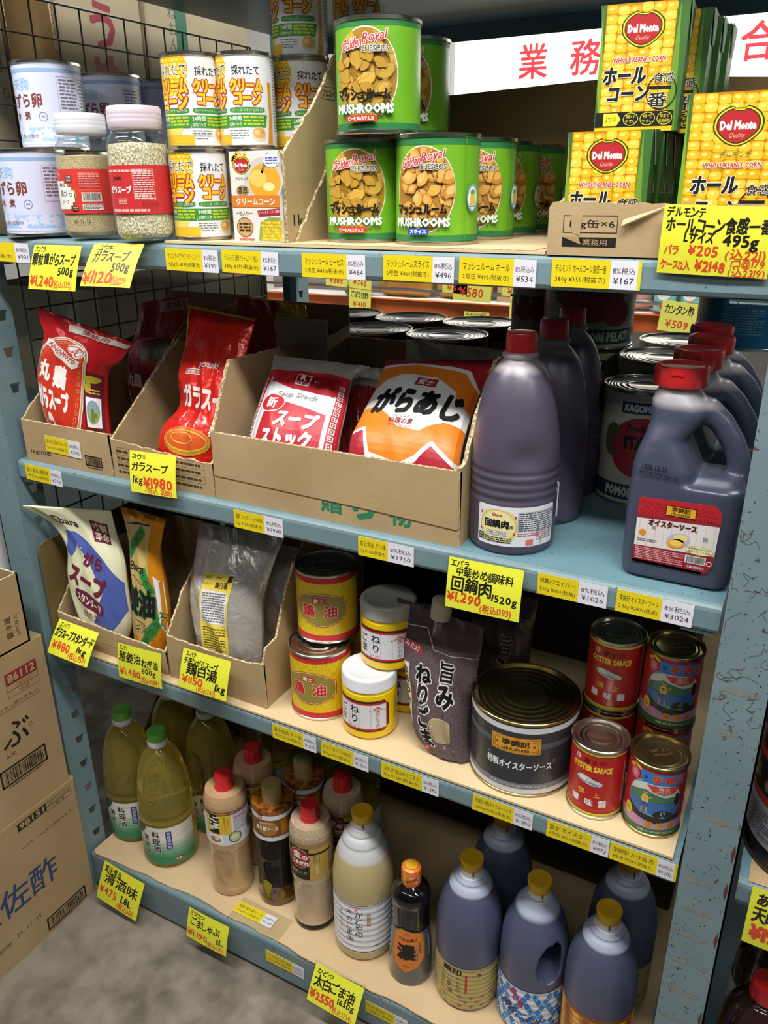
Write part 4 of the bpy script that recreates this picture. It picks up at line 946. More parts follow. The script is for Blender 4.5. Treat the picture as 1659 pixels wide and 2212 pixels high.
# small white flap carton behind the tall red bag
tag(MB().box(0.375, 0.478, 0.27, 0.274, Z2+0.02, Z2+0.232, ink('#8d8884')).build('grey_card'), 'grey card standing behind the large cardboard box on the second shelf', 'card')
# ------------------------------------------------------------------ bags
def crv(rows, v):
    n = len(rows)-1; x = min(max(v, 0), 1)*n; i = min(int(x), n-1); t = x-i
    p0, p1, p2, p3 = rows[max(i-1, 0)], rows[i], rows[i+1], rows[min(i+2, n)]
    return [0.5*((2*b)+(-a+c)*t+(2*a-5*b+4*c-d)*t*t+(-a+3*b-3*c+d)*t**3) for a, b, c, d in zip(p0, p1, p2, p3)]
def bag(name, label, rows, th, mat, W, H, art=None, back=None, wr=0.003, seed=0, group=None, zb=None, nu=40, nv=48, fin=0.0, body='bag_body', ex=0.55, skew=0.0):
    """rows: bottom to top (left point, right point); th: half thickness per row; art in mm over W x H"""
    x0 = sum(r[0]+r[3] for r in rows[:1])/2; y0 = (rows[0][1]+rows[0][4])/2 + max(th); z0 = min(rows[0][2], rows[0][5]) if zb is None else zb
    base = Vector((x0, y0, z0)); t = thing(name, label, 'food bag', base, 0, group)
    def P(u, v):
        r = crv(rows, v); a, b = Vector(r[:3]), Vector(r[3:]); return a.lerp(b, u)
    def N(u, v):
        e = 0.01; du = P(min(u+e, 1), v)-P(max(u-e, 0), v); dv = P(u, min(v+e, 1))-P(u, max(v-e, 0)); return du.cross(dv).normalized()
    tl = [(q,) for q in th]
    def S(u, v, sgn, off=0.0):
        k = max(0.0, 1-abs(2*u-1)**2.4)**ex; T = crv(tl, v)[0]
        n = N(u, v); p = P(u, v)
        w_ = wr*(noise.noise(Vector((u*3.1+seed, v*3.7, sgn*2.0)))*1.2 + 0.7*noise.noise(Vector((u*7.3+v*4, v*6.1+seed, 3.3*sgn)))) * min(1, 6*min(u, 1-u)+0.15)
        cr = wr*0.8*abs(math.sin((u*2.2+v*1.3+seed)*PI*1.5+2*noise.noise(Vector((u*2, v*2, seed)))))*k
        return p + n*sgn*(T*k + 0.0012) + n*(w_ - cr + off*1.0) - base if sgn > 0 else p - n*(T*k*0.9+0.0008) + n*w_*0.6 - base
    mb = MB(); mb.grid(lambda u, v: S(u, v, 1), nu, nv, mat); mb.grid(lambda u, v: S(u, v, -1), nu, nv, back or mat, flip=True)
    # side seams, top and bottom closing strips
    for u in (0.0, 1.0):
        mb.grid(lambda a, v: S(u, v, 1).lerp(S(u, v, -1), a), 1, nv, back or mat, flip=(u == 0))
    for v in (0.0, 1.0):
        mb.grid(lambda u, a: S(u, v, 1).lerp(S(u, v, -1), a), nu, 1, back or mat, flip=(v == 1))
    mb.build(body, t)
    if art:
        m = MB(); art.put(m, lambda x, y, o: tuple(S(min(max(x*1000/W+0.5, 0), 1), min(max(y*1000/H, 0), 1), 1, o+0.0006)), 0.0055, 0.0055, eps=0.00022)
        m.build('print', t)
    return t
# red chicken-stock bag
def ajino_art(W, H):
    A = Art(); GO = '#a9975c'; x = -20
    A.ell(x, 96, 74, 88, '#e6e2d6', 64).up().ell(x, 96, 72, 86, GO, 64).up().ell(x, 96, 68.5, 83, '#e6e2d6', 64).up().ell(x, 96, 67, 81.5, '#c8321e', 64).up()
    for k in range(44):
        a = 2*PI*k/44; A.ring(x+60*math.cos(a), 96+74.5*math.sin(a), 3.4, 3.4, 0.8, '#d8a860', 10)
    A.poly([(x-56, 150), (x-54, 164), (x-40, 163), (x+10, 146), (x+50, 136), (x+52, 122), (x+40, 118), (x, 130), (x-40, 145)], '#e8e2dc').up().text('AJINOMOTO', x-4, 142, 13, '#c02830', w=92, rot=-15, bold=0.03, shear=0.15)
    A.ell(x+22, 162, 20, 11, '#e8e2dc').ell(x+34, 154, 13, 11, '#e8e2dc').up().ring(x+20, 162, 16, 8, 1.8, '#c02830').ring(x+34, 156, 9, 9, 1.8, '#c02830').line([(x+18, 156), (x+32, 168)], 1.6, '#c02830').up(-2)
    A.text('丸', x-36, 104, 32, '#efe9e4', bold=0.09).text('鶏', x+12, 100, 34, '#efe9e4', bold=0.09).text('がらスープ', x-12, 66, 23, '#efe9e4', w=94, bold=0.07).ell(x-24, 34, 10, 16, '#e6ddd6').up().text('鶏', x-24, 34, 14, '#a02028', bold=0.04).up(-1)
    A.rect(34, 214, 118, 22, '#cbc2b7', rot=-4)
    A.up().text('業務用', 28, 214, 17, '#8d2430', w=56, bold=0.04, rot=-4).frame(34, 214, 110, 19, 0.5, '#a58f7a').up(-1)
    A.poly([(58, 8), (93, 8), (93, 116), (56, 120), (52, 70)], '#5b1420').up().ell(70, 108, 20, 6, '#b5a524').ell(62, 96, 7, 9, '#b5a524').rect(74, 62, 30, 38, '#e4dfd8').up().ell(74, 62, 13, 15, '#7a92a8').ell(76, 58, 9, 10, '#8fa048').micro(76, 90, 22, 9, 2, '#d8b84a').up(-2); return A
R_ = [(0.056, 0.040, 1.030, 0.185, 0.052, 1.030), (0.046, 0.044, 1.099, 0.179, 0.057, 1.081), (0.042, 0.046, 1.163, 0.174, 0.066, 1.132), (0.056, 0.048, 1.203, 0.180, 0.070, 1.176), (0.066, 0.050, 1.233, 0.205, 0.075, 1.196), (0.061, 0.050, 1.253, 0.226, 0.080, 1.218), (0.056, 0.050, 1.277, 0.233, 0.080, 1.226)]
bag('stock_bag', 'red stock bag with white strip and gold oval border in the small left tray', R_, [0.012, 0.026, 0.028, 0.025, 0.016, 0.008, 0.0015], 'red_film', 190, 245, ajino_art(190, 245), seed=1.3, wr=0.0035, group=None)
R2_ = [(0.080, 0.22, 1.03, 0.212, 0.22, 1.03), (0.066, 0.225, 1.10, 0.202, 0.225, 1.10), (0.070, 0.23, 1.16, 0.208, 0.23, 1.170), (0.075, 0.24, 1.200, 0.208, 0.24, 1.218), (0.095, 0.25, 1.262, 0.208, 0.25, 1.283)]
A = Art().rect(40, 232, 90, 18, '#a59a92').up().text('業務用', 44, 232, 14, '#6d1f28', w=56, bold=0.04).up(-1).ell(-5, 100, 60, 80, '#b9b0a4', 48).up().ell(-5, 100, 57, 77, '#7a1c1c', 48).up().ell(18, 150, 34, 26, '#3a2018').text('丸鶏', -30, 90, 22, '#c9bdb4', w=50, bold=0.05)  # same print as the front bag, darkened to stand for shade
bag('stock_bag', 'red stock bag with shade in its colours, behind the front one in the small left tray', R2_, [0.02, 0.034, 0.034, 0.02, 0.002], 'dark_red_film', 150, 250, A, seed=5.1, wr=0.004)
# glossy red pouch
A = Art(); W_ = '#e6dcd2'
A.rect(0, 222, 150, 5, '#c9a93a').rect(-70, 206, 4, 40, '#c9a93a').text('youki', 12, 152, 12, W_, w=44, bold=0.03, shear=0.2).frame(-20, 142, 38, 8, 1, W_).text('業務用', -20, 142, 5, W_, w=30, bold=0.03)
A.text('ガラスープ', 22, 108, 30, W_, w=130, bold=0.05, shear=-0.1).vtext('顆粒', 56, 86, 18, W_, bold=0.03).text('もちろん、和食や洋食にも幅広く', 6, 66, 5, '#4a1410', w=110, rot=-3)
A.ell(6, 40, 50, 17, '#b8862a', 40).up().ell(4, 42, 46, 14, '#c9551c', 40).up().ring(6, 40, 44, 13, 2, '#d8a83a').ring(0, 42, 26, 7, 1.4, '#e0b64a').up(-2).text('※イメージ', -48, 24, 4, '#4a1410', w=28)
Y1 = [(0.282, 0.030, 1.045, 0.415, 0.030, 1.040), (0.289, 0.045, 1.098, 0.422, 0.045, 1.094), (0.316, 0.060, 1.135, 0.420, 0.060, 1.129), (0.300, 0.080, 1.178, 0.420, 0.080, 1.178), (0.303, 0.100, 1.229, 0.422, 0.100, 1.224), (0.298, 0.120, 1.284, 0.428, 0.120, 1.270)]
Y1 = [tuple(q+(0.012 if i in (0, 3) else 0.012 if i in (1, 4) else 0) for i, q in enumerate(r)) for r in Y1]
bag('stock_pouch', 'glossy bright red pouch with white lettering and a gold dish, in the second tray', Y1, [0.026, 0.034, 0.026, 0.022, 0.012, 0.0015], 'bright_red_film', 150, 225, A, seed=2.2, wr=0.004)
A = Art().poly([(18, 0), (108, 0), (108, 178), (26, 178), (20, 120), (34, 90)], 'gold_foil').rect(-30, 176, 170, 6, 'gold_foil').poly([(-110, 120), (-40, 96), (10, 60), (12, 64), (-40, 104), (-110, 130)], '#7a6a1c')
Y2 = [(0.262, 0.33, 1.08, 0.372, 0.33, 1.08), (0.246, 0.34, 1.19, 0.394, 0.34, 1.185), (0.236, 0.35, 1.272, 0.385, 0.35, 1.262)]
bag('stock_pouch', 'red pouch with a crumpled gold right side behind the bright red one', Y2, [0.02, 0.02, 0.002], 'dark_red_film', 220, 180, A, back='gold_foil', seed=7.7, wr=0.006)
def remap(A, f):
    for k, (L, v, fc, m) in enumerate(A.i): A.i[k] = (L, [(x, f(y)) for x, y in v], fc, m)
    return A
# soup stock bag, white and red
def riken_art():
    A = Art(); R0 = '#b51f2c'; W0 = '#dcdade'
    A.rect(0, 66, 156, 132, W0).up().poly([(-78, 150), (78, 150), (78, 0), (64, 0), (66, 108), (40, 112), (-40, 120), (-62, 134), (-70, 0), (-78, 0)], R0)
    A.poly([(-52, 146), (68, 142), (62, 106), (-10, 108), (-58, 122)], R0).rect(-60, 66, 5, 132, '#b9b8bd').up()
    A.frame(4, 128, 25, 24, 1.6, '#e6e0e0').text('R', 4, 132, 11, '#e6e0e0', w=8, bold=0.05).text('リケン', 4, 120, 6, '#e6e0e0', w=19, bold=0.04)
    A.text('Soup Stock', 2, 96, 12, '#8d8b8c', w=72, bold=0.05, shear=0.2)
    A.poly([(-56, 0), (-50, 70), (-36, 86), (58, 72), (58, 0)], R0, dl=-0.5).up().ell(-38, 80, 24, 16, '#e9e6e6', 30).up().ell(-38, 80, 22.5, 14.5, R0, 30).up().text('新', -38, 80, 18, '#efecec', bold=0.06)
    A.text('スープ', 14, 58, 21, '#efecec', w=68, bold=0.06, shear=0.15).text('ストック', 2, 34, 19, '#efecec', w=84, bold=0.06, shear=0.15)
    for k in range(14): A.frame(71, 4+k*9.4, 7, 7, 1.2, '#dcd6d6').rect(71, 4+k*9.4, 2, 2, '#dcd6d6').frame(-70, 4+k*9.4, 6, 7, 1.2, '#dcd6d6')
    return A
RK = [(0.470, 0.034, 1.030, 0.625, 0.034, 1.030), (0.470, 0.050, 1.105, 0.622, 0.050, 1.108), (0.466, 0.090, 1.158, 0.613, 0.090, 1.156), (0.456, 0.130, 1.194, 0.603, 0.130, 1.197), (0.449, 0.150, 1.212, 0.620, 0.150, 1.209)]
RK = [tuple(q+(0.004 if i in (0, 3) else 0.006 if i in (1, 4) else 0) for i, q in enumerate(r)) for r in RK]
bag('stock_bag', 'white and red soup stock bag with silver top leaning in the large box', RK, [0.020, 0.030, 0.026, 0.012, 0.0015], 'silver_foil', 156, 180, remap(riken_art(), lambda y: 25 + y*0.68), seed=3.4, wr=0.003)
A = Art().poly([(-40, 20), (40, 30), (40, 92), (-20, 90), (-40, 60)], '#8d1a24').poly([(-30, 0), (40, 0), (40, 28), (-36, 18)], '#77716f')
bag('stock_bag', 'silver and dark red bag standing behind the white and red one in the large box', [(0.570, 0.14, 1.03, 0.660, 0.14, 1.03), (0.573, 0.165, 1.120, 0.642, 0.165, 1.120), (0.562, 0.205, 1.172, 0.632, 0.205, 1.172), (0.556, 0.215, 1.196, 0.620, 0.215, 1.195)], [0.02, 0.026, 0.02, 0.0015], 'silver_foil', 80, 160, A, seed=8.4, wr=0.004)
# orange and white bag
def fuji_art():
    A = Art(); R0, O0, W0 = '#a51d2c', '#e07a1e', '#dcdcdc'
    A.poly([(-88, 0), (88, 0), (88, 150), (-88, 150)], W0); A.up()
    A.poly([(-88, 100), (-70, 112), (-40, 124), (20, 122), (60, 104), (66, 88), (88, 84), (88, 142), (-88, 142)], O0).poly([(-88, 72), (-60, 74), (-40, 66), (-8, 44), (30, 42), (60, 60), (88, 62), (88, 0), (-88, 0)], O0); A.up()
    A.poly([(-88, 148), (-88, 136), (-20, 140), (30, 134), (60, 130), (88, 112), (88, 150)], W0).poly([(-88, 38), (-60, 42), (-44, 22), (8, 18), (30, 24), (52, 36), (88, 22), (88, 0), (-88, 0)], W0); A.up()
    A.poly([(-88, 152), (-88, 141), (-20, 144), (34, 138), (64, 134), (88, 116), (88, 152)], R0).poly([(-88, 34), (-62, 38), (-48, 18), (8, 14), (32, 20), (52, 32), (88, 18), (88, 0), (-88, 0)], R0).up()
    A.rect(8, 112, 34, 13, '#9c1c2a').up().text('富士', 8, 112, 10, '#e8dede', w=26, bold=0.04).up(-1)
    A.text('がらあじ', 8, 82, 34, '#101010', w=138, bold=0.06, shear=0.12).text('がらスープ', -6, 58, 5, '#3a3a3a', w=28).text('料理の素', -4, 51, 8, '#8d2a34', w=40, bold=0.02).text('ウエットパウダータイプ', -4, 44.5, 3.6, '#4a4a4a', w=40); return A
FJ = [(0.650, 0.034, 1.040, 0.814, 0.034, 1.040), (0.645, 0.050, 1.116, 0.811, 0.050, 1.116), (0.642, 0.090, 1.147, 0.804, 0.090, 1.152), (0.639, 0.140, 1.180, 0.800, 0.140, 1.187), (0.624, 0.200, 1.208, 0.811, 0.180, 1.232)]
FJ2 = [tuple(q+(0.008 if i in (1, 4) else 0) for i, q in enumerate(r)) for r in FJ]
fa = fuji_art(); remap(fa, lambda y: 28 + y*1.35)
bag('stock_bag', 'silver-edged bag with orange bands and big black brush characters in the large box', FJ2, [0.016, 0.026, 0.028, 0.022, 0.0015], 'silver_foil', 176, 240, fa, seed=4.6, wr=0.0022)
A = Art().line([(-60, 104), (10, 92), (70, 86)], 5, '#7a2430').rect(56, 90, 18, 5, '#5a3a3a')
bag('stock_bag', 'plain silver bag at the back of the large box', [(0.62, 0.28, 1.05, 0.80, 0.25, 1.05), (0.613, 0.29, 1.14, 0.791, 0.25, 1.150), (0.604, 0.315, 1.224, 0.787, 0.275, 1.226)], [0.02, 0.024, 0.0015], 'silver_foil', 180, 160, A, seed=9.2, wr=0.005)
# ------------------------------------------------------------------ brown sauce bottles
def hdpe(name, h, head, level, rough=0.38, dark=None, z0=0.0):
    """satin bottle plastic, milky above the liquid level"""
    m, b, t = new_mat(name); n = t.nodes; L = t.links
    tc = n.new('ShaderNodeTexCoord'); sp = n.new('ShaderNodeSeparateXYZ'); L.new(tc.outputs['Object'], sp.inputs[0])
    cr = n.new('ShaderNodeValToRGB'); mp = n.new('ShaderNodeMapRange'); mp.inputs[1].default_value = level-0.004; mp.inputs[2].default_value = level+0.004
    L.new(sp.outputs[2], mp.inputs[0]); L.new(mp.outputs[0], cr.inputs[0]); cr.color_ramp.elements[0].color = rgb(h); cr.color_ramp.elements[1].color = rgb(head)
    L.new(cr.outputs[0], b.inputs['Base Color']); setin(b, rough=rough, coat=0.35, coatr=0.35, sss=0.0); return name
hdpe('sauce_hdpe', '#4d4557', '#a29aa0', 0.228); hdpe('oyster_hdpe', '#3e4356', '#9a949a', 0.205); hdpe('sesame_hdpe', '#4b506a', '#aab2c8', 0.240); hdpe('white_oil_hdpe', '#b8a878', '#c4c6c8', 0.222)  # blue of lamp reflections put into the dark bottles' base colours
SP = smoothprof([(0.050, 0.0), (0.0535, 0.004), (0.0555, 0.012), (0.0556, 0.040), (0.0556, 0.08), (0.0555, 0.11), (0.0545, 0.135), (0.0505, 0.165), (0.0445, 0.195), (0.0365, 0.218), (0.0275, 0.232), (0.0215, 0.238), (0.0205, 0.2405), (0.0225, 0.243), (0.0225, 0.246), (0.0195, 0.248), (0.0165, 0.252)], 4)
def ribbed(prof, z0, z1, n, d):
    return [(r-(d*(0.5-0.5*math.cos(2*PI*n*(z-z0)/(z1-z0))) if z0 < z < z1 else 0), z) for r, z in prof]
def dense(prof, step=0.002):
    z0, z1 = prof[0][1], prof[-1][1]; n = int((z1-z0)/step); o = [(interp(prof, z0+(z1-z0)*k/n), z0+(z1-z0)*k/n) for k in range(n+1)]; return o
def cap_mesh(r, z0, z1, mat, ridges=0, bead=True, seg=60):
    rf = (lambda a, z: 1+0.012*math.cos(ridges*a)) if ridges else None
    return MB().lathe([(0, z0), (r*1.0, z0), (r*1.02, z0+0.002), (r, z0+0.004), (r*0.985, z1-0.0022), (r*0.94, z1-0.0004), (r*0.86, z1), (0, z1-0.0006)], mat, seg if not ridges else ridges*4, rf=rf)
def open_tube(mb, n=2):
    mb.f = mb.f[:-n]; mb.m = mb.m[:-n]; mb.sm = mb.sm[:-n]; return mb
def label_wrap(t, R, z0, z1, u0, u1, mat, art, n=40, name='label', round_=0.0):
    """label patch from arc u0..u1 (mm) and heights z0..z1 on radius R (number or function)"""
    mb = MB(); F = on_cyl(R)
    A = Art(); r = round_
    if r: A.L = 0; A.poly([(u0+r, z0*1000), (u1-r, z0*1000), (u1-r*0.3, z0*1000+r*0.3), (u1, z0*1000+r), (u1, z1*1000-r), (u1-r*0.3, z1*1000-r*0.3), (u1-r, z1*1000), (u0+r, z1*1000), (u0+r*0.3, z1*1000-r*0.3), (u0, z1*1000-r), (u0, z0*1000+r), (u0+r*0.3, z0*1000+r*0.3)], mat)
    else: A.L = 0; A.rect((u0+u1)/2, (z0+z1)*500, u1-u0, (z1-z0)*1000, mat)
    A.put(mb, F, 0.004, 0.003 if callable(R) else None, base=0.0003)
    if art: art.put(mb, F, 0.004, 0.003 if callable(R) else None, base=0.0003)
    return mb.build(name, t)
def sauce_bottle(t):
    pr = ribbed(dense(SP), 0.068, 0.112, 4, 0.0016)
    dent = lambda a, z: 1-0.10*math.exp(-((z-0.128)/0.017)**2)*(math.exp(-((abs(math.atan2(math.sin(a+PI/2-0.25), math.cos(a+PI/2-0.25))))/0.42)**2))
    MB().lathe([(0, 0.002)]+pr+[(0, 0.252)], 'sauce_hdpe', 72, rf=dent).build('bottle_body', t)
    cap_mesh(0.0185, 0.247, 0.272, 'red_plastic', 30).build('cap', t)
    A = Art(); Y = '#ddd08a'
    A.ell(-19, 40, 24, 22, Y, 40, p=0.7).up().ell(-19, 40, 21, 20, '#e6dca2', 40).ring(-19, 40, 24, 22, 0.7, '#c9b84e').up()
    A.text('Ebara', -20, 55, 4, '#c03a28', w=13, bold=0.03, shear=0.2).text('回鍋肉', -21, 43, 10.5, '#15151a', w=31, bold=0.08).text('用', -2, 39.5, 4.5, '#15151a', bold=0.03)
    A.rect(-20, 30.5, 28, 6, '#e8e8ea').frame(-20, 30.5, 28, 6, 0.4, '#30384e', dl=1).text('中華炒め調味料', -20, 30.5, 4.4, '#20304e', w=25, dl=1).micro(-19, 21.5, 36, 8, 3, '#3a3a44', fill=0.6, seed=3)
    A.rect(-42, 23, 8, 9, '#2a2a30').up().text('業務用', -42, 25, 2.2, '#e6e6e6', w=6.5).text('1520g', -42, 21, 2.4, '#e6e6e6', w=6.5).up(-1)
    A.frame(32, 47, 52, 26, 0.4, '#5a5a66').micro(32, 47, 50, 25, 9, '#4a4c58', seed=15).micro(20, 30, 28, 5, 2, '#c04a4a', seed=4).rect(22, 19, 10, 8, '#d86a64').micro(44, 28, 26, 14, 5, '#9a5a62', seed=8).ring(38, 18, 2.4, 2.4, 0.6, '#333333')
    for x, z in ((-42, 55), (3, 53), (-42, 33), (2, 31)): A.rect(x, z, 2.4, 3.4, '#c23a2a')
    label_wrap(t, 0.0556, 0.0135, 0.0665, -48, 60, ink('#dedee4'), A, round_=3)
sb = place_first(sauce_bottle, 'sauce_bottle', 'brown sauce bottle with red cap and full yellow label, front of its row', 'bottle', (0.8825, 0.0695, Z2+0.0006), 0.36, 'brown sauce bottles with narrow red caps')
dup(sb, 'brown sauce bottle with narrow red cap, second in its row', (0.888, 0.182, Z2+0.0006), -0.4)
dup(sb, 'brown sauce bottle with narrow red cap, dark third in its row', (0.880, 0.296, Z2+0.0006), -0.4)
# ------------------------------------------------------------------ oyster sauce jugs
def remesh(mbs, voxel, smooth, mat, cut=None, sub=0):
    """join solids into one skin (voxel remesh) and relax it"""
    tmp = []
    j = MB()
    for m_ in mbs:
        o = len(j.v); j.v += m_.v; j.f += [tuple(q+o for q in f) for f in m_.f]; j.m += [0]*len(m_.f); j.sm += [True]*len(m_.f)
    j.mats = [mat]
    ob = j.build('tmp_solid'); tmp.append(ob)
    md = ob.modifiers.new('r', 'REMESH'); md.mode = 'VOXEL'; md.voxel_size = voxel
    if cut:
        c = cut.build('tmp_cut'); tmp.append(c); b = ob.modifiers.new('b', 'BOOLEAN'); b.object = c; b.operation = 'DIFFERENCE'; b.solver = 'EXACT'
        m2_ = ob.modifiers.new('r2', 'REMESH'); m2_.mode = 'VOXEL'; m2_.voxel_size = voxel
    s_ = ob.modifiers.new('s', 'SMOOTH'); s_.factor = 0.5; s_.iterations = smooth
    dg = bpy.context.evaluated_depsgraph_get(); dg.update()
    me = bpy.data.meshes.new_from_object(ob.evaluated_get(dg))
    me.polygons.foreach_set('use_smooth', [True]*len(me.polygons)); me.materials.clear(); me.materials.append(MATS[mat])
    for q in tmp:
        d = q.data; bpy.data.objects.remove(q); bpy.data.meshes.remove(d)
    return me
def rrect(hx, hy, r, n=6):
    o = []
    for cx, cy, a0 in ((hx-r, hy-r, 0), (-hx+r, hy-r, 90), (-hx+r, -hy+r, 180), (hx-r, -hy+r, 270)):
        for k in range(n+1):
            a = math.radians(a0+90*k/n); o.append((cx+r*math.cos(a), cy+r*math.sin(a)))
    return o
def loft(mb, secs, mat):
    """secs: list of (outline, z, dx)"""
    n = len(secs[0][0]); o = len(mb.v); i = mb.mi(mat)
    for pts, z, dx in secs: mb.v += [(x+dx, y, z) for x, y in pts]
    for k in range(len(secs)-1):
        for q in range(n):
            a, b = o+k*n+q, o+k*n+(q+1) % n; mb.f.append((a, b, b+n, a+n)); mb.m.append(i); mb.sm.append(True)
    mb.f += [tuple(o+q for q in range(n))[::-1], tuple(o+(len(secs)-1)*n+q for q in range(n))]; mb.m += [i, i]; mb.sm += [False, False]
    return mb
def make_jug_mesh():
    b = MB(); hw = 0.0625; D_ = 0.046
    def sec(x0, x1, hy, r, z): return (rrect((x1-x0)/2, hy, r), z, (x0+x1)/2)
    loft(b, [sec(-0.056, 0.056, D_-0.006, 0.016, 0.0), sec(-0.0615, 0.0615, D_, 0.02, 0.006), sec(-0.0625, 0.0625, D_, 0.02, 0.03), sec(-0.0625, 0.0625, D_, 0.02, 0.106), sec(-0.0622, 0.0615, D_-0.0005, 0.02, 0.120)], 'oyster_hdpe')
    c = MB(); loft(c, [sec(-0.0615, 0.012, D_-0.001, 0.02, 0.10), sec(-0.0615, 0.008, D_-0.001, 0.02, 0.135), sec(-0.0585, -0.001, D_-0.003, 0.02, 0.152), sec(-0.053, -0.008, D_-0.006, 0.02, 0.168), sec(-0.050, 0.006, 0.034, 0.024, 0.186), sec(-0.0515, 0.014, 0.032, 0.027, 0.198), sec(-0.0525, 0.010, 0.030, 0.028, 0.208), sec(-0.050, 0.002, 0.027, 0.0255, 0.216), sec(-0.0465, -0.002, 0.0235, 0.022, 0.222), sec(-0.0465, -0.002, 0.0235, 0.022, 0.229)], 'oyster_hdpe')
    h = MB(); h.tube([(-0.01, 0, 0.200), (0.010, 0, 0.199), (0.026, 0, 0.186), (0.040, 0, 0.166), (0.0485, 0, 0.146), (0.050, 0, 0.125), (0.049, 0, 0.10)], [0.018, 0.0155, 0.0135, 0.013, 0.013, 0.0138, 0.015], 'oyster_hdpe', 20)
    s_ = MB(); loft(s_, [sec(-0.01, 0.061, D_-0.006, 0.02, 0.10), sec(-0.01, 0.060, D_-0.010, 0.02, 0.122), sec(-0.01, 0.058, D_-0.02, 0.016, 0.131)], 'oyster_hdpe')
    return remesh([b, c, h, s_], 0.0026, 9, 'oyster_hdpe')
JM = make_jug_mesh()
def jug(t):
    o = bpy.data.objects.new('jug_body', JM); COL.objects.link(o); o.parent = t
    cx = -0.0243
    c = MB().lathe([(0, 0.226), (0.0288, 0.226), (0.0295, 0.2275), (0.0295, 0.2440), (0.0287, 0.2472), (0.0270, 0.2482), (0.0225, 0.2482), (0.0215, 0.2474), (0, 0.2474)], 'red_plastic', 64, cx=cx)
    c.box(cx-0.006, cx+0.006, -0.0305, -0.0285, 0.2405, 0.2432, 'red_plastic'); c.build('cap', t)
    yf = -0.0466
    A = Art(); RD = '#8d1f2c'
    out = [(-46, 99), (-43, 103), (36, 105), (43, 98), (44, 92), (42, 32), (37, 23), (30, 20.5), (-46, 22)]
    A.L = 0; A.poly(out, '#d9d3cf').up()
    A.poly([(-46, 99), (-43, 103), (36, 105), (43, 98), (44, 92), (43.7, 84), (-46, 80)], '#b3202c').up()
    for k in range(11):
        for j in range(3):
            x, y = -40+k*8+(j % 2)*4, 86+j*5.4
            if y < 99 and x < 40: A.line([(x-3, y), (x, y+2.4), (x+3, y), (x, y-2.4), (x-3, y)], 0.5, '#7d1420')
    A.poly([(-46, 82), (43.6, 86), (43.5, 81.5), (-46, 77.5)], RD).poly([(-46, 43), (42.3, 45), (42, 32), (37, 23), (30, 20.5), (-46, 22)], RD).poly([(-46, 25.5), (34, 23.5), (30, 20.5), (-46, 22)], '#b79a56').up()
    A.rect(1, 91.5, 33, 12.5, '#d8a32a').frame(1, 91.5, 33, 12.5, 0.8, '#5a3a10').up().text('李錦記', 1, 93.6, 6.2, '#3a2410', w=20, bold=0.05).text('LEE KUM KEE', 1, 88, 2.4, '#3a2410', w=20, bold=0.03).up(-1)
    for k in range(10): A.rect(-42+k*9, 61, 0.25, 34, '#b9b2ae', dl=-1)
    A.text('オイスターソース', -6, 74, 7.4, '#5d1a22', w=52, bold=0.06).poly([(-28, 70), (-24, 70), (-24, 65), (-26, 67), (-28, 65)], '#8d8a8a').poly([(28, 66), (33, 66), (33, 60), (30.5, 62.5), (28, 60)], '#8d8a8a')
    A.ell(2, 57, 13, 9, '#b5aed2', 24, rot=0.3).up().ell(4, 60, 8, 5, '#e6d27a', 20, rot=0.2).ell(0, 53, 10, 6, '#d89a2c', 24, rot=0.15).up().ell(0, 53.5, 7, 4, '#ecc45a', 20).up(-2)
    A.ell(-38, 60, 4, 4, '#d8862c', p=1).micro(-32, 51, 22, 4, 2, '#6a6262', seed=4).ell(26, 49, 15, 5.5, '#e4dba4', 30).up().ring(26, 49, 15, 5.5, 0.5, '#a8a050').text('本場香港ならではの', 26, 50.8, 2.6, '#4a3a20', w=24).text('濃厚なコクとうま味!', 26, 47.3, 2.6, '#4a3a20', w=24).up(-1)
    A.micro(-17, 35.5, 54, 13, 6, '#d8a8a8', fill=0.45, seed=11).micro(-17, 27.5, 54, 2, 1, '#d8a8a8', seed=2).barcode(23, 37, 20, 8, '#2a2a2a', '#dcdcdc', dl=2).text('www.LKK.com', 23, 42.6, 1.6, '#8d2a34', w=14, dl=2).ring(38, 35, 3, 3, 0.8, '#e8dede').text('《業務用》', 24, 28, 3.2, '#ecdede', w=19)
    m_ = MB(); A.put(m_, on_plane((0, yf, 0), (1, 0, 0), (0, 0, 1), (0, -1, 0)), base=0.0004)
    m_.build('label', t)
    D = Art().text('2025.12.20', -34, 139, 5.4, '#15151a', w=28, bold=0.02, rot=-3).text('TYLCR1728 (2W-02)', -28, 130, 5, '#15151a', w=44, bold=0.02, rot=-3)
    m_ = MB(); D.put(m_, on_plane((0, -0.0466, 0), (1, 0, 0), (0, 0, 1), (0, -1, 0)), base=0.0004); m_.build('date_print', t)
jg = place_first(jug, 'sauce_jug', 'large dark sauce jug with a full maroon label and date print, front of its row', 'jug', (1.0930, 0.0765, Z2+0.0006), 0.0, 'dark sauce jugs with wide red caps')
for i, (x, y) in enumerate(((1.0955, 0.182), (1.0965, 0.286), (1.084, 0.384))):
    dup(jg, 'dark sauce jug with wide red cap, %s in its row' % ('second', 'third', 'rearmost')[i], (x, y, Z2+0.0006), 0.0)
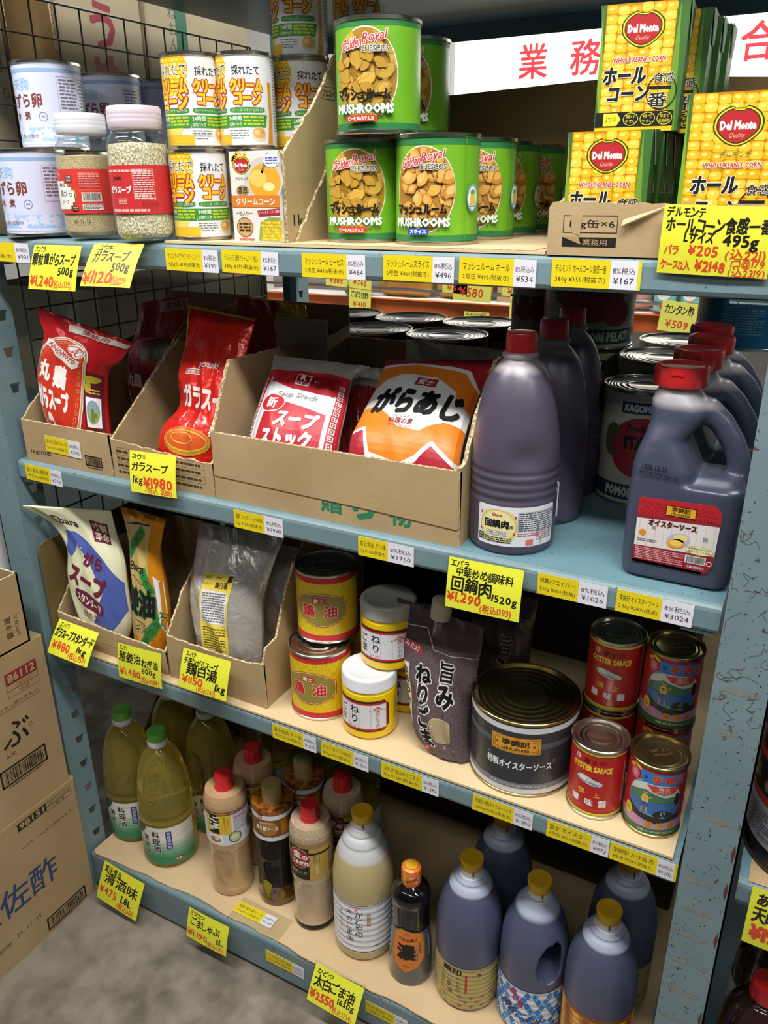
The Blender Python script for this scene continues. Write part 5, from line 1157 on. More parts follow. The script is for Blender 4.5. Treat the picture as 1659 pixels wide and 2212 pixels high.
# ------------------------------------------------------------------ big tomato cans at the back of the second shelf
def big_can_art(kind):
    A = Art(); W = 2*PI*76.5
    if kind == 'red':
        A.rect(0, 88, W, 150, '#6f1c28').up().rect(0, 140, 90, 24, '#2a2f36').rect(150, 140, 90, 24, '#2a2f36').up().text('KAGOME', 0, 140, 15, '#aeb4ba', w=74, bold=0.06).text('KAGOME', 150, 140, 15, '#aeb4ba', w=74, bold=0.06)
    else:
        for x in (0, 160, -160):
            A.ell(x-8, 92, 56, 46, '#a02a2e', 36).ell(x-60, 100, 20, 26, '#4a5a3a').ell(x+36, 60, 26, 22, '#b2343a').up().rect(x-16, 152, 62, 17, '#2a3442').text('KAGOME', x-16, 152, 10, '#cfd4d8', w=50, bold=0.06, dl=1)
            A.text('Prodotto in', x, 122, 11, '#1d1a1a', w=66, bold=0.04).text('ITALIA', x, 100, 18, '#1d1a1a', w=70, bold=0.07).up(-1)
        A.rect(0, 22, W, 24, '#27424a').up().text('POMODORI PELATI', 0, 22, 14, '#c8ccc0', w=130, bold=0.06).text('POMODORI PELATI', 165, 22, 14, '#c8ccc0', w=130, bold=0.06).up(-1)
    return A
RG = (0.93, 0.86, 0.79, 0.72, 0.6, 0.45)
kr = place_first(lambda t: can_parts(t, 0.0765, 0.177, ink('#701f2a', 0.3), 'tinplate', big_can_art('red'), rings=RG, step=0.006), 'tomato_can', 'big dark red can, nearest left one behind the large cardboard box', 'can', (0.4155, 0.542, Z2+0.0006), 0.5, 'big dark red tomato cans')
for i, (x, y) in enumerate(((0.5745, 0.543), (0.262, 0.702), (0.4195, 0.702), (0.577, 0.706), (0.203, 0.545))):
    dup(kr, 'big dark red can, %s behind the large cardboard box' % ('nearest right one', 'left one of the far row', 'middle one of the far row', 'right one of the far row', 'leftmost half-hidden one')[i], (x, y, Z2+0.0006), 0.6+0.2*i)
ki = place_first(lambda t: can_parts(t, 0.0765, 0.177, ink('#b9b7a4', 0.3), 'tinplate', big_can_art('italia'), rings=RG, step=0.006), 'tomato_can', 'big grey can with a tomato picture standing just left of the front sauce jug', 'can', (0.992, 0.318, Z2+0.0006), 0.25, 'big grey tomato cans')
ki.scale = (0.79, 0.79, 0.96)
for x, y, dz, rz_, lb_ in ((0.985, 0.505, 0, 0.3, 'big grey tomato can, second behind the one beside the jug'), (0.985, 0.668, 0, 0.4, 'big grey tomato can, third behind the one beside the jug'), (0.836, 0.560, 0, 0.5, 'big grey tomato can carrying the stacked one'),
                           (0.836, 0.556, 0.1775, 0.42, 'big tomato can stacked on top, cut by the shelf above')):
    dup(ki, lb_, (x, y, Z2+0.0006+dz), rz_).scale = (1, 1, 1)
def small_tomato(t):
    A = Art().rect(4, 92, 40, 14, '#242c3a').up().text('KAGOME', 4, 92, 8, '#c4c8cc', w=33, bold=0.06).up(-1)
    for x in (-60, -30, -6, 18, 44, 70): A.ell(x, 48, 15, 19, '#8f2a2a').ell(x, 68, 12, 6, '#3f5a34')
    can_parts(t, 0.042, 0.113, ink('#b9b7a2', 0.3), 'tinplate', A, rings=(0.88, 0.7))
place_first(small_tomato, 'tomato_can', 'small tomato can stacked left of the cut-off big tomato can', 'can', (0.722, 0.608, Z2+0.178), 0.55)
dup(ki, 'big grey tomato can under the small tomato can', (0.733, 0.668, Z2+0.0006), 0.7).scale = (1, 1, 1)
def white_sauce(t):
    A = Art().text('White Sauce', -26, 100, 13, '#7f9cb0', w=66, bold=0.03).micro(-26, 56, 66, 60, 14, '#5c86a0', seed=31).micro(60, 60, 66, 70, 16, '#5c86a0', seed=32)
    can_parts(t, 0.0765, 0.132, ink('#1d5578', 0.3), 'tinplate', A, rings=RG, step=0.006)
place_first(white_sauce, 'sauce_can', 'deep blue can at the far right of the second shelf', 'can', (1.078, 0.66, Z2+0.178), 0.4)
# ================================================================== third shelf
tag(MB().box(0.006, PX-0.012, 0.0005, 0.62, Z3+0.0006, Z3+0.0040, 'cardboard_mat').build('cardboard_mat'), 'pale cardboard sheet lining the third shelf', 'cardboard sheet')
mb = MB(); sheet(mb, [(0.010, 0.004, Z3+0.0045), (0.010, 0.50, Z3+0.0045), (0.010, 0.50, Z3+0.215)] + [(0.010, 0.018+0.0, Z3+0.208), (0.010, 0.008, Z3+0.203), (0.010, 0.003, Z3+0.190)], (0.003, 0, 0), 'olive_board', 'olive_board')
tag(mb.build('brown_board'), 'glossy brown board leaning against the left end of the third shelf', 'board')
M3 = Z3+0.0042
tray('cardboard_tray', 'low cardboard tray holding the cream and gold bags, left end of the third shelf', 0.016, 0.283, 0.016, 0.34, M3, 0.056, [(0.016, 0.060), (0.052, 0.105), (0.11, 0.15), (0.34, 0.15)], [(0.016, 0.046), (0.056, 0.09), (0.12, 0.13), (0.34, 0.14)], 0.14, mat='cardboard', art=Art().line([(0, 22), (267, 20)], 0.5, '#7d6442'), front_top=[(0.283, 0.046), (0.016, 0.060)])
tray('cardboard_tray', 'deeper torn cardboard box holding the silver bag, third shelf', 0.2895, 0.497, 0.016, 0.34, M3, 0.08, [(0.016, 0.082), (0.068, 0.152), (0.14, 0.215), (0.34, 0.23)], [(0.016, 0.084), (0.026, 0.112), (0.056, 0.115), (0.086, 0.18), (0.122, 0.236), (0.18, 0.262), (0.34, 0.262)], 0.23, art=Art().line([(150, 40), (162, 60), (158, 30)], 0.6, '#d0b48a'), front_top=[(0.497, 0.084), (0.44, 0.078), (0.2895, 0.083)])
def ebara_art():
    A = Art(); C = '#d9d9b6'; BL = '#4d5fa8'; MA_ = '#6d1f3c'
    A.rect(-4, 110, 170, 240, C, dl=-1).poly([(-66, 132), (-42, 176), (-20, 176), (-28, 150), (-50, 128)], BL).poly([(-20, 176), (74, 98), (74, 74), (34, 84), (-28, 150)], BL).poly([(74, 76), (74, 62), (14, 0), (-36, 0), (34, 84)], BL).up()
    A.text('Ebara', -22, 196, 14, '#3a1c18', w=44, rot=-12, bold=0.02, shear=0.2).rect(42, 178, 38, 40, MA_, rot=-6).up().text('寸胴', 42, 187, 15, '#e6e2d0', w=31, rot=-6, bold=0.03).text('革命', 42, 169, 15, '#e6e2d0', w=31, rot=-6, bold=0.03).up(-1)
    A.text('がら', 8, 126, 20, MA_, w=46, bold=0.06, rot=-12).text('スープ', -6, 96, 27, MA_, w=94, bold=0.07, rot=-12).ell(-6, 67, 36, 11, MA_, 30, rot=-0.22, p=0.6).up().text('スタンダード', -6, 67, 12, '#e9e5d6', w=60, bold=0.04, rot=-12).up(-1).text('(骨肉湯)', -10, 46, 14, MA_, w=44, rot=-10)
    A.rect(52, 14, 24, 8, MA_).up().text('業務用', 52, 14, 6, C, w=20).up(-1); return A
EB = [(0.060, 0.040, 0.668, 0.156, 0.044, 0.668), (0.046, 0.040, 0.724, 0.176, 0.048, 0.719), (0.040, 0.040, 0.791, 0.173, 0.052, 0.787), (0.054, 0.034, 0.853, 0.169, 0.057, 0.844), (0.040, 0.020, 0.900, 0.156, 0.060, 0.889), (0.014, -0.012, 0.940, 0.150, 0.060, 0.929)]
bag('soup_bag', 'cream bag with a blue ribbon and maroon lettering, left end of the third shelf', EB, [0.018, 0.024, 0.024, 0.018, 0.008, 0.0015], 'cream_film', 150, 225, ebara_art(), seed=6.3, wr=0.003)
def ebara2_art():
    A = Art(); G = '#b89f62'; GR = '#2f7d3a'
    A.rect(-8, 104, 62, 208, G, dl=-1)
    for (a, b) in (((-34, 152), (6, 196)), ((6, 138), (26, 100)), ((-16, 0), (44, 70))):
        dx, dy = b[0]-a[0], b[1]-a[1]; l = math.hypot(dx, dy); nx, ny = -dy/l*8, dx/l*8
        A.poly([(a[0]+nx, a[1]+ny), (a[0]-nx, a[1]-ny), (b[0]-nx, b[1]-ny), (b[0]+nx, b[1]+ny)], GR).up()
        for k in range(int(l/12)):
            t = (k+0.5)/int(l/12); cx, cy = a[0]+dx*t, a[1]+dy*t
            A.line([(cx-5, cy-2), (cx, cy+3), (cx+4, cy-1), (cx, cy-4)], 1.1, '#173f1c')
        A.up(-1)
    A.line([(-30, 200), (20, 205)], 3, '#2a1a0c').text('Ebara', -10, 138, 13, '#1c130c', w=42, bold=0.03).line([(-34, 124), (16, 112)], 1.2, '#1c130c').text('姜油', -4, 84, 40, '#171310', w=66, bold=0.08, out='#2f7d3a', ow=0.05).text('ネギ油', -6, 46, 13, '#4a3a1c', w=40).line([(-34, 60), (16, 52)], 1.2, '#1c130c')
    A.rect(-14, 32, 20, 9, '#d8862c').rect(24, 10, 30, 9, '#171310', dl=1).text('業務用', 24, 10, 6.5, '#d9cfa8', w=24, dl=2).poly([(30, 130), (44, 120), (44, 40), (36, 60)], '#d5d8e0'); return A
E2 = [(0.186, 0.048, 0.668, 0.252, 0.048, 0.666), (0.182, 0.054, 0.745, 0.262, 0.054, 0.738), (0.184, 0.062, 0.810, 0.255, 0.062, 0.805), (0.180, 0.067, 0.874, 0.250, 0.067, 0.871), (0.161, 0.072, 0.936, 0.266, 0.072, 0.931)]
bag('oil_bag', 'gold and orange slim bag with green key-pattern ribbons beside the cream bag', E2, [0.022, 0.028, 0.024, 0.014, 0.0015], 'orange_film', 88, 225, ebara2_art(), seed=2.9, wr=0.004)
A = Art(); Y = '#d9c24a'
A.rect(4, 70, 74, 126, Y, rot=-3).up().rect(5, 86, 66, 46, '#d8d8d8', rot=-3).micro(5, 86, 60, 42, 12, '#6a6a70', dl=1, seed=5).micro(2, 36, 60, 44, 11, '#5e5420', seed=6).text('鶏白湯', 18, 117, 9, '#2a2210', w=32, bold=0.04).text('チキンがらスープ', -18, 119, 4, '#2a2210', w=24).text('Ebara', 8, 128, 4, '#3a2a10', w=14).rect(36, 126, 9, 9, '#2a2a2a').frame(-20, 128, 16, 6, 0.5, '#3a3210').text('業務用', -20, 128, 4, '#3a3210', w=12).barcode(20, 14, 22, 8, '#333333', '#e0e0e0', dl=2).ring(-26, 14, 3, 3, 0.7, '#333333')
SV = [(0.322, 0.052, 0.690, 0.455, 0.052, 0.690), (0.314, 0.060, 0.735, 0.455, 0.060, 0.743), (0.300, 0.072, 0.788, 0.453, 0.072, 0.809), (0.297, 0.087, 0.842, 0.468, 0.087, 0.877), (0.305, 0.102, 0.915, 0.486, 0.102, 0.930)]
SV = [tuple(q+(0.010 if i in (1, 4) else 0.0) for i, q in enumerate(r)) for r in SV]
sva = Art(); sva.i = [(L, [(x*0.92-6, y*1.16+14) for x, y in v], f, m) for L, v, f, m in A.i]
bag('soup_bag', 'plain silver bag with a tall yellow label in the deeper torn box', SV, [0.024, 0.036, 0.036, 0.024, 0.0015], 'silver_foil', 170, 240, sva, seed=3.8, wr=0.004)
SV2 = [tuple(q+(0.03 if i in (0, 3) else 0.075 if i in (1, 4) else -0.03) for i, q in enumerate(r)) for r in SV]
bag('soup_bag', 'dark silver bag behind the yellow-labelled silver bag', [(0.335, 0.135, 0.70, 0.475, 0.135, 0.70), (0.33, 0.145, 0.80, 0.478, 0.145, 0.80), (0.34, 0.16, 0.885, 0.482, 0.16, 0.885)], [0.02, 0.026, 0.0015], 'silver_foil', 150, 190, None, seed=4.9, wr=0.004)
# ---- yellow chicken-oil cans
def oil_can(t):
    A = Art(); W = 2*PI*49.5; RD = '#c8262c'; OL = '#97883a'; YL = '#c9ab1c'
    A.rect(0, 111.5, W, 11, RD).rect(0, 9.5, W, 11, RD)
    for i in range(-10, 11):
        for j in range(6):
            x, y = i*15.5, 23+j*15.5
            A.ring(x, y, 6.4, 6.4, 0.5, YL, 12); A.line([(x-7.7, y), (x-3, y)], 0.5, YL).line([(x+3, y), (x+7.7, y)], 0.5, YL).line([(x, y-7.7), (x, y-3)], 0.5, YL).line([(x, y+3), (x, y+7.7)], 0.5, YL)
    def plaque(k, col, dl):
        P = []
        for sx, sy, q in ((1, 1, 0), (-1, 1, 1), (-1, -1, 2), (1, -1, 3)):
            seg = [(43, 4), (42, 12), (36, 15), (36, 20), (28, 20), (22, 24), (8, 28)]
            if q in (1, 3): seg = seg[::-1]
            P += [(sx*x*k, sy*y*k) for x, y in seg]
        A.poly([(x-2, y+60) for x, y in P], col, dl)
    A.up(2); plaque(1.06, '#b0302c', 0); plaque(1.02, '#e6ddb4', 1); plaque(0.985, '#b0302c', 2); plaque(0.96, OL, 3); A.up(4)
    A.rect(-4, 77, 22, 9, RD).up().text('富士', -4, 77, 7, '#f0e6d0', w=17, bold=0.06).text('鶏', -22, 58, 21, '#c8262c', bold=0.07, out='#e8dcc0', ow=0.04).text('油', 14, 58, 21, '#c8262c', bold=0.07, out='#e8dcc0', ow=0.04).text('チー', -20, 71, 3, '#c8262c', w=12).text('ユ', 10, 71, 3, '#c8262c')
    A.micro(86, 62, 26, 50, 10, '#b03a2a', seed=6)
    can_parts(t, 0.0495, 0.121, ink('#e4c61e', 0.3), 'tinplate', A, rings=(0.9, 0.8, 0.62, 0.42), step=0.005)
oc = place_first(oil_can, 'oil_can', 'yellow oil can with red bands, lower one with its shiny lid half showing', 'can', (0.569, 0.0745, M3), 0.22, 'yellow oil cans')
dup(oc, 'yellow oil can with red bands, the upper stacked one under the dark shelf edge', (0.562, 0.112, M3+0.1215), 0.38)
dup(oc, 'yellow oil can in the dark behind the two front ones', (0.560, 0.182, M3), 0.5)
# ---- sesame paste jars
def paste_jar(t, capmat):
    R, H = 0.0435, 0.1085
    pr = smoothprof([(R*0.9, 0), (R*0.98, 0.004), (R, 0.012), (R, 0.072), (R*0.98, 0.081), (R*0.90, 0.0865), (R*0.88, 0.090)], 5)
    MB().lathe([(0, 0.001)]+pr+[(0, 0.09)], 'yellow_plastic', 60).build('jar_body', t)
    c = 0.0435; rf = lambda a, z: 1+0.006*math.cos(80*a)
    MB().lathe([(0, 0.0855), (c, 0.0855), (c*1.01, 0.0875), (c*1.0, 0.089), (c, 0.104), (c*0.985, 0.1068), (c*0.95, 0.108), (c*0.86, 0.1083), (c*0.84, 0.1076), (0, 0.1076)], capmat, 160, rf=rf).build('lid', t)
    A = Art(); BR = '#3a2418'
    A.poly([(-46, 16), (36, 16), (45, 26), (45, 62), (36, 72), (-46, 72)], BR).up().poly([(-46, 19), (36, 19), (41, 22), (41, 66), (36, 68), (-46, 68)], '#c42a28').up().rect(-4, 43.5, 86, 43, '#dcdce2').up()
    for x in (-22, -4, 14): A.rect(x, 43.5, 0.3, 43, '#8a8a90')
    A.vtext('ごま', -34, 60, 15, '#15120f', step=17, bold=0.02).vtext('ねり', -12, 63, 15, '#15120f', step=17, bold=0.02).vtext('かどやの', 25, 52, 6.6, '#15120f', step=7.4)
    A.poly([(16, 55), (25, 62), (34, 55), (31, 55), (25, 59.5), (19, 55)], '#c42a28').text('角', 25, 54, 6, '#c42a28', bold=0.03).rect(13, 54, 3, 1.4, '#444444').rect(37, 54, 3, 1.4, '#444444').text('NET 550g', -14, 25, 3, '#c42a28', w=18)
    A.rect(60, 46, 4, 38, '#a8935a')
    F = on_cyl(R); m = MB(); A.put(m, F, 0.004, base=0.0002); m.build('label', t)
pj = place_first(lambda t: paste_jar(t, 'white_plastic'), 'paste_jar', 'yellow sesame paste jar with a bright white lid, lower front one', 'jar', (0.6675, 0.0625, M3), 0.22, 'yellow sesame paste jars')
place_first(lambda t: paste_jar(t, 'shaded_white_plastic'), 'paste_jar', 'yellow sesame paste jar with shade put into its lid colour, upper one', 'jar', (0.683, 0.098, M3+0.1095), 0.30, 'yellow sesame paste jars')
dup(pj, 'yellow sesame paste jar under the upper one, behind the lower front jar', (0.690, 0.152, M3), 0.3)
dup(pj, 'yellow sesame paste jar at the back in the dark', (0.665, 0.245, M3), 0.3)
# ---- brown spouted pouches
def pouch_art():
    A = Art(); D = '#3b2d30'; L_ = '#d9d3cf'
    rr = random.Random(12)
    A.rect(0, 78, 136, 156, '#594a4c', dl=-1)
    for i in range(900): A.ell(rr.uniform(-66, 66), rr.uniform(2, 152), 1.3, 0.55, rr.choice(('#43363a', '#6d5d5f', '#3a2d30', '#7b6b6b')), 5, rot=rr.uniform(0, 3))
    A.up().line([(-68, 178), (-16, 182), (-4, 150), (68, 146)], 1.4, '#b9b1ae')
    A.rect(-40, 150, 36, 13, '#a0323a', rot=-14).up().text('みたけ', -40, 150, 9, '#d8c8c0', w=26, rot=-14, bold=0.03).up(-1)
    A.vtext('旨み', 22, 138, 30, '#100e0e', step=33, bold=0.05, out=L_, ow=0.06).vtext('ねりごま', -18, 128, 26, '#100e0e', step=27, bold=0.05, out=L_, ow=0.06)
    A.rect(-56, 72, 16, 104, '#cfc4a4').up().vtext('なめらか仕上げ', -56, 118, 12, '#1a1512', step=14, bold=0.03).up(-1)
    A.ell(14, 46, 21, 16, '#b9a888', 20, p=0.5).ell(14, 46, 20, 15, '#9f8d6c', 20, p=0.5, dl=1).text('(ねりごま・白)', 12, 24, 7, '#b8aea6', w=52).ell(-36, 16, 13, 6, '#b0343a').text('1kg', -36, 16, 5, '#e0d0c8', w=12, dl=1); return A
P1 = [(0.768, 0.052, 0.656, 0.848, 0.052, 0.656), (0.744, 0.058, 0.690, 0.840, 0.058, 0.696), (0.728, 0.068, 0.745, 0.838, 0.068, 0.747), (0.717, 0.074, 0.789, 0.839, 0.074, 0.797), (0.708, 0.078, 0.835, 0.842, 0.078, 0.835), (0.703, 0.080, 0.879, 0.843, 0.080, 0.864)]
P1 = [tuple(q+(0.010 if i in (1, 4) else 0.0) for i, q in enumerate(r)) for r in P1]
def spout(t, x, y, z, tilt=0.10):
    b = Vector(t.location)
    m = MB(); m.lathe([(0, 0), (0.0115, 0), (0.0115, 0.022), (0.013, 0.024), (0.013, 0.030), (0.0105, 0.032), (0, 0.032)], 'brown_film', 32); m.build('spout', t, (x-b.x, y-b.y, z-b.z), (0, tilt, 0))
    m = cap_mesh(0.0155, 0.030, 0.060, ink('#b3a894', 0.4), 28); m.build('spout_cap', t, (x-b.x, y-b.y, z-b.z), (0, tilt, 0))
t = bag('sesame_pouch', 'brown spouted sesame pouch with outlined brush characters, front one', P1, [0.030, 0.036, 0.030, 0.020, 0.010, 0.0015], 'brown_film', 130, 215, pouch_art(), seed=5.6, wr=0.004, body='pouch_body')
spout(t, 0.772, 0.089, 0.835)
P2 = [(0.800, 0.175, 0.656, 0.885, 0.175, 0.656), (0.785, 0.18, 0.72, 0.885, 0.18, 0.72), (0.785, 0.19, 0.80, 0.885, 0.19, 0.80), (0.780, 0.195, 0.875, 0.89, 0.195, 0.87)]
A = Art().vtext('旨み', 20, 150, 30, '#100e0e', step=33, bold=0.05, out='#7d7676', ow=0.06).line([(-68, 178), (68, 176)], 1.4, '#7d7676')
t = bag('sesame_pouch', 'brown spouted sesame pouch standing in the dark behind the front one', P2, [0.03, 0.034, 0.018, 0.0015], 'brown_film', 130, 215, A, seed=1.1, wr=0.004, body='pouch_body'); spout(t, 0.835, 0.20, 0.835)
# ---- big dark oyster sauce can
def big_oyster(t):
    R, H = 0.0765, 0.124; A = Art(); W = 2*PI*76.5; D = '#33353a'
    A.rect(0, 112, W, 9, '#d0d0d4').rect(0, 9.5, W, 8, '#d0d0d4').rect(0, 18, W, 9, '#8d8f96').up().rect(0, 18, W, 8.6, '#76787e').rect(0, 86, W, 9, '#55585f', dl=-1)
    for k in range(-40, 41): A.rect(k*5.8, 61, 0.3, 84, '#3d4046', dl=-1)
    A.rect(-10, 86, 70, 26, '#d08a2a').up().rect(-10, 86, 67, 23, '#d99a34').frame(-10, 86, 65, 21, 0.9, '#4a2a10').frame(-10, 86, 60, 16, 0.6, '#4a2a10', dl=1).up().rect(-10, 86, 46, 20, '#d99a34').up().text('李錦記', -10, 89.5, 10, '#2a1a10', w=38, bold=0.06).text('LEE KUM KEE', -10, 79.5, 4.6, '#2a1a10', w=38, bold=0.03).text('香', -36, 86, 4, '#2a1a10').text('港', 16, 86, 4, '#2a1a10').up(-3)
    A.text('特製オイスターソース', -4, 52, 13, '#e8e6ea', w=94, bold=0.05).text('淨重 2.27 公斤 NET WT. 2.27 kg', -4, 18, 5, '#d8d8dc', w=82, dl=1)
    A.poly([(-52, 66), (-46, 66), (-46, 58), (-49, 61), (-52, 58)], '#5a5c62').poly([(44, 62), (50, 62), (50, 54), (47, 57), (44, 54)], '#5a5c62')
    can_parts(t, R, H, ink(D, 0.3), 'gold_tinplate', A, rings=(0.9, 0.8, 0.68, 0.54, 0.4), step=0.006)
place_first(big_oyster, 'oyster_sauce_can', 'wide dark grey can with a gold plaque and olive lid on the third shelf', 'can', (0.9125, 0.0875, M3), 0.30)
# ---- red oyster sauce cans
def oyster_pic(A, x, y, s):
    P = [(-1, .15), (-.8, .45), (-.4, .55), (0, .42), (.35, .2), (.75, .05), (1, -.25), (.8, -.5), (.3, -.55), (-.2, -.4), (-.7, -.2)]
    A.poly([(x+p*s, y+q*s*0.75) for p, q in P], '#3a3f4a').up().poly([(x+p*s*0.94, y+q*s*0.68) for p, q in P], '#c9cad0').up().ell(x-s*0.45, y+s*0.12, s*0.28, s*0.17, '#e8e2c8', 14, rot=-0.3).ell(x+s*0.3, y-s*0.2, s*0.35, s*0.09, '#8d929c', 14, rot=-0.3)
    A.line([(x+s*0.1, y+s*0.25), (x+s*0.4, y+s*0.35), (x+s*0.5, y+s*0.15)], s*0.06, '#3a3f4a').line([(x-s*0.6, y-s*0.05), (x+s*0.2, y-s*0.2), (x+s*0.8, y-s*0.2)], s*0.04, '#3a3f4a').up(-2)
def fuji_can(t):
    A = Art(); W = 2*PI*37.2; Y = '#d9c23a'
    A.rect(0, 106.5, W, 6, Y).rect(0, 7, W, 6.5, Y).up().rect(0, 107.5, W, 0.7, '#2f5c3a').rect(0, 6.6, W, 0.7, '#2f5c3a').up(-1).rect(0, 103, W, 0.7, '#1f1c18').rect(0, 11, W, 0.7, '#1f1c18')
    x = -6; A.ell(x-21, 95, 4, 4, '#e0d4d0', 16).up().text('R', x-21, 95, 4.4, '#a8262c', bold=0.05).up(-1).text('富士印', x+3, 93.5, 7, '#5d1216', w=30, bold=0.04).text('OYSTER SAUCE', x-1, 82, 8.4, '#e6c83e', w=56, bold=0.05, shear=0.05)
    oyster_pic(A, x-2, 62, 20); A.text('頂', x-12, 42, 8, '#e6c83e', bold=0.04).text('上', x+9, 41, 8, '#e6c83e', bold=0.04).text('蠔', x-20, 28, 11, '#e9e6ea', bold=0.05).text('味', x, 27, 11, '#e9e6ea', bold=0.05).text('醤', x+18, 27, 11, '#e9e6ea', bold=0.05).micro(56, 56, 30, 70, 16, '#e0b0a8', seed=8)
    can_parts(t, 0.0372, 0.113, ink('#b3211f', 0.28), 'tinplate', A, rings=(0.86, 0.66, 0.5))
fc = place_first(fuji_can, 'oyster_sauce_can', 'red oyster sauce can, front one with the reddish shiny lid', 'can', (1.030, 0.0555, M3), 0.16, 'red oyster sauce cans')
dup(fc, 'red oyster sauce can stacked at the rear, its black lid up under the shelf', (1.0210, 0.143, M3+0.1135), 0.22)
dup(fc, 'red oyster sauce can under the rear stacked one, mostly hidden', (1.0205, 0.144, M3), 0.3)
dup(fc, 'red oyster sauce can at the very back of its row', (1.012, 0.230, M3), 0.3)
def boat_can(t):
    A = Art(); W = 2*PI*37.2; G = '#2f6b3f'; x = -4
    A.rect(0, 9.5, W, 10, G).rect(0, 21.5, W, 14, '#c58ab2').rect(0, 60, W, 64, '#b3282c', dl=-1)
    A.ell(x+6, 58, 36, 36, '#5f9fc0', 40).up()
    A.poly([(x-28, 66), (x-6, 74), (x+18, 66), (x+40, 68), (x+41, 58), (x-29, 56)], '#4f7a52').poly([(x-29, 57), (x+41, 58), (x+40, 44), (x+34, 38), (x-22, 38), (x-28, 46)], '#3f6fae').poly([(x-24, 78), (x+6, 93), (x+36, 78), (x+40, 68), (x+18, 67), (x-6, 75), (x-28, 67)], '#cfd8c6').up()
    A.poly([(x-28, 46), (x-10, 36), (x+20, 33), (x+42, 40), (x+41, 30), (x+8, 24), (x-20, 30)], '#2c2422').ell(x+14, 40, 9, 5, '#22262a', 14, rot=0.4).ell(x+24, 39, 9, 5, '#2f3432', 14, rot=-0.3).ell(x+18, 41, 3, 4, '#c8c4a0', 10).up()
    A.poly([(x-9, 67), (x-3, 67), (x-1, 58), (x-2, 55), (x-10, 55), (x-11, 60)], '#d6c24a').poly([(x-10, 55), (x-2, 55), (x-1, 47), (x-4, 47), (x-6, 51), (x-8, 47), (x-11, 48)], '#3a5c9a').ell(x-6, 71, 3.0, 3.4, '#c8946a', 12).ell(x-6, 73, 3.1, 2, '#1c1814', 12).line([(x-2, 62), (x+3, 66)], 1.8, '#c8946a').line([(x-9, 62), (x-1, 63)], 1.8, '#c8946a').line([(x-3, 47), (x-2, 38)], 2, '#c8946a').line([(x-9, 47), (x-9, 39)], 2, '#c8946a').line([(x+5, 70), (x-18, 48)], 0.8, '#6a4a2a')
    A.ell(x+36, 62, 5, 9, '#22201f', 14).ell(x+35, 70, 3, 3, '#2a2420', 10).rect(x+28, 63, 6, 2.4, '#8d8a7a').up(-3)
    A.up(4).poly([(x-18, 103), (x+44, 103), (x+44, 86), (x-12, 86)], '#2f78c4').up()
    for ch, cx in zip('李錦記', (6, 21, 36)): A.text(ch, x+cx, 94.5, 11, '#c8322a', bold=0.06, out='#d8a06a', ow=0.04)
    A.text('香', x-8, 94, 5, '#1f3a7a', bold=0.02).poly([(x-6, 84), (x+38, 84), (x+30, 74), (x+16, 71), (x+2, 75)], '#d0453f').up().text('舊庄', x+16, 80.5, 4.4, '#e8cfc0', w=14, bold=0.03).text('特級蠔油', x+16, 75.5, 3.2, '#e8cfc0', w=18).up(-1)
    A.ell(x-24, 92, 7, 9, '#cf5a72', 16).up().ell(x-24, 92, 4, 5, '#e08a98', 12).ell(x-29, 102, 5, 3, '#d8a028', 12, rot=0.6).ell(x-20, 104, 6, 2.4, '#e0b83a', 12, rot=-0.5).up(-1)
    A.ell(x-28, 32, 6, 9, '#e0cf3a', 18).up().text('特級', x-28, 34, 3, '#3a3a10', w=8).text('蠔油', x-28, 29.5, 3, '#3a3a10', w=8).up(-1)
    for ch, cx in zip('蠔味醤', (2, 16, 31)): A.text(ch, x+cx, 21.5, 8.6, '#c8762a', bold=0.05, out='#e8c050', ow=0.05)
    A.text('淨重 490 克 NET WT. 490 g', x+14, 9.5, 4.2, '#d0d8c0', w=50, bold=0.02)
    can_parts(t, 0.0372, 0.113, ink('#b3282c', 0.28), 'gold_tinplate', A, rings=(0.84, 0.7))
bc = place_first(boat_can, 'oyster_sauce_can', 'blue picture oyster sauce can with a boat scene, front one', 'can', (1.1065, 0.0585, M3), 0.10, 'boat-scene oyster sauce cans')
m = MB(); Art().text('2027. 3. 1', 0, 5, 5.4, '#6a4a2a', w=26, bold=0.03).text('TE53R1906', 3, -4, 5, '#6a4a2a', w=26, bold=0.03).put(m, on_plane((0, 0, 0.1087), (math.cos(0.5), math.sin(0.5), 0), (-math.sin(0.5), math.cos(0.5), 0), (0, 0, 1)))
m.build('date_print', bc)
dup(bc, 'blue picture oyster sauce can stacked at the rear, dark lid, next to the right post', (1.0985, 0.142, M3+0.1135), 0.16)
dup(bc, 'blue picture oyster sauce can under the rear stacked one', (1.0985, 0.143, M3), 0.3)
dup(bc, 'blue picture oyster sauce can at the very back of its row', (1.092, 0.228, M3), 0.3)
# ================================================================== bottom shelf
mb = MB(); e = jag([(0.0, 0.006, 0), (0.012, 0.0, 0), (0.25, 0.012, 0), (0.6, -0.001, 0), (1.14, 0.003, 0)], 0.0025, 0.03, 5)
mb.prism([(p.x+0.008, p.y, 0) for p in e] + [(1.14, 0.62, 0), (0.008, 0.62, 0)], (0, 0, 0.0034), 'cardboard_pale', edge='cardboard_edge')
tag(mb.build('cardboard_mat', None, (0, 0, Z4+0.0006)), 'creased cardboard sheet lining the bottom shelf', 'cardboard sheet')
M4 = Z4+0.0042
mb = MB(); sheet(mb, [(0.012, 0.09, M4), (0.012, 0.55, M4), (0.012, 0.55, M4+0.30), (0.012, 0.33, M4+0.37), (0.012, 0.10, M4+0.10)], (0.003, 0, 0), 'olive_board', 'olive_board')
Art().rect(20, 20, 60, 46, '#2f4f94').up().text('Pd', 20, 20, 24, '#c8c8c8', w=36).put(mb, on_plane((0.015, 0.16, M4+0.035), (0, 1, 0), (0, 0, 1), (1, 0, 0)))
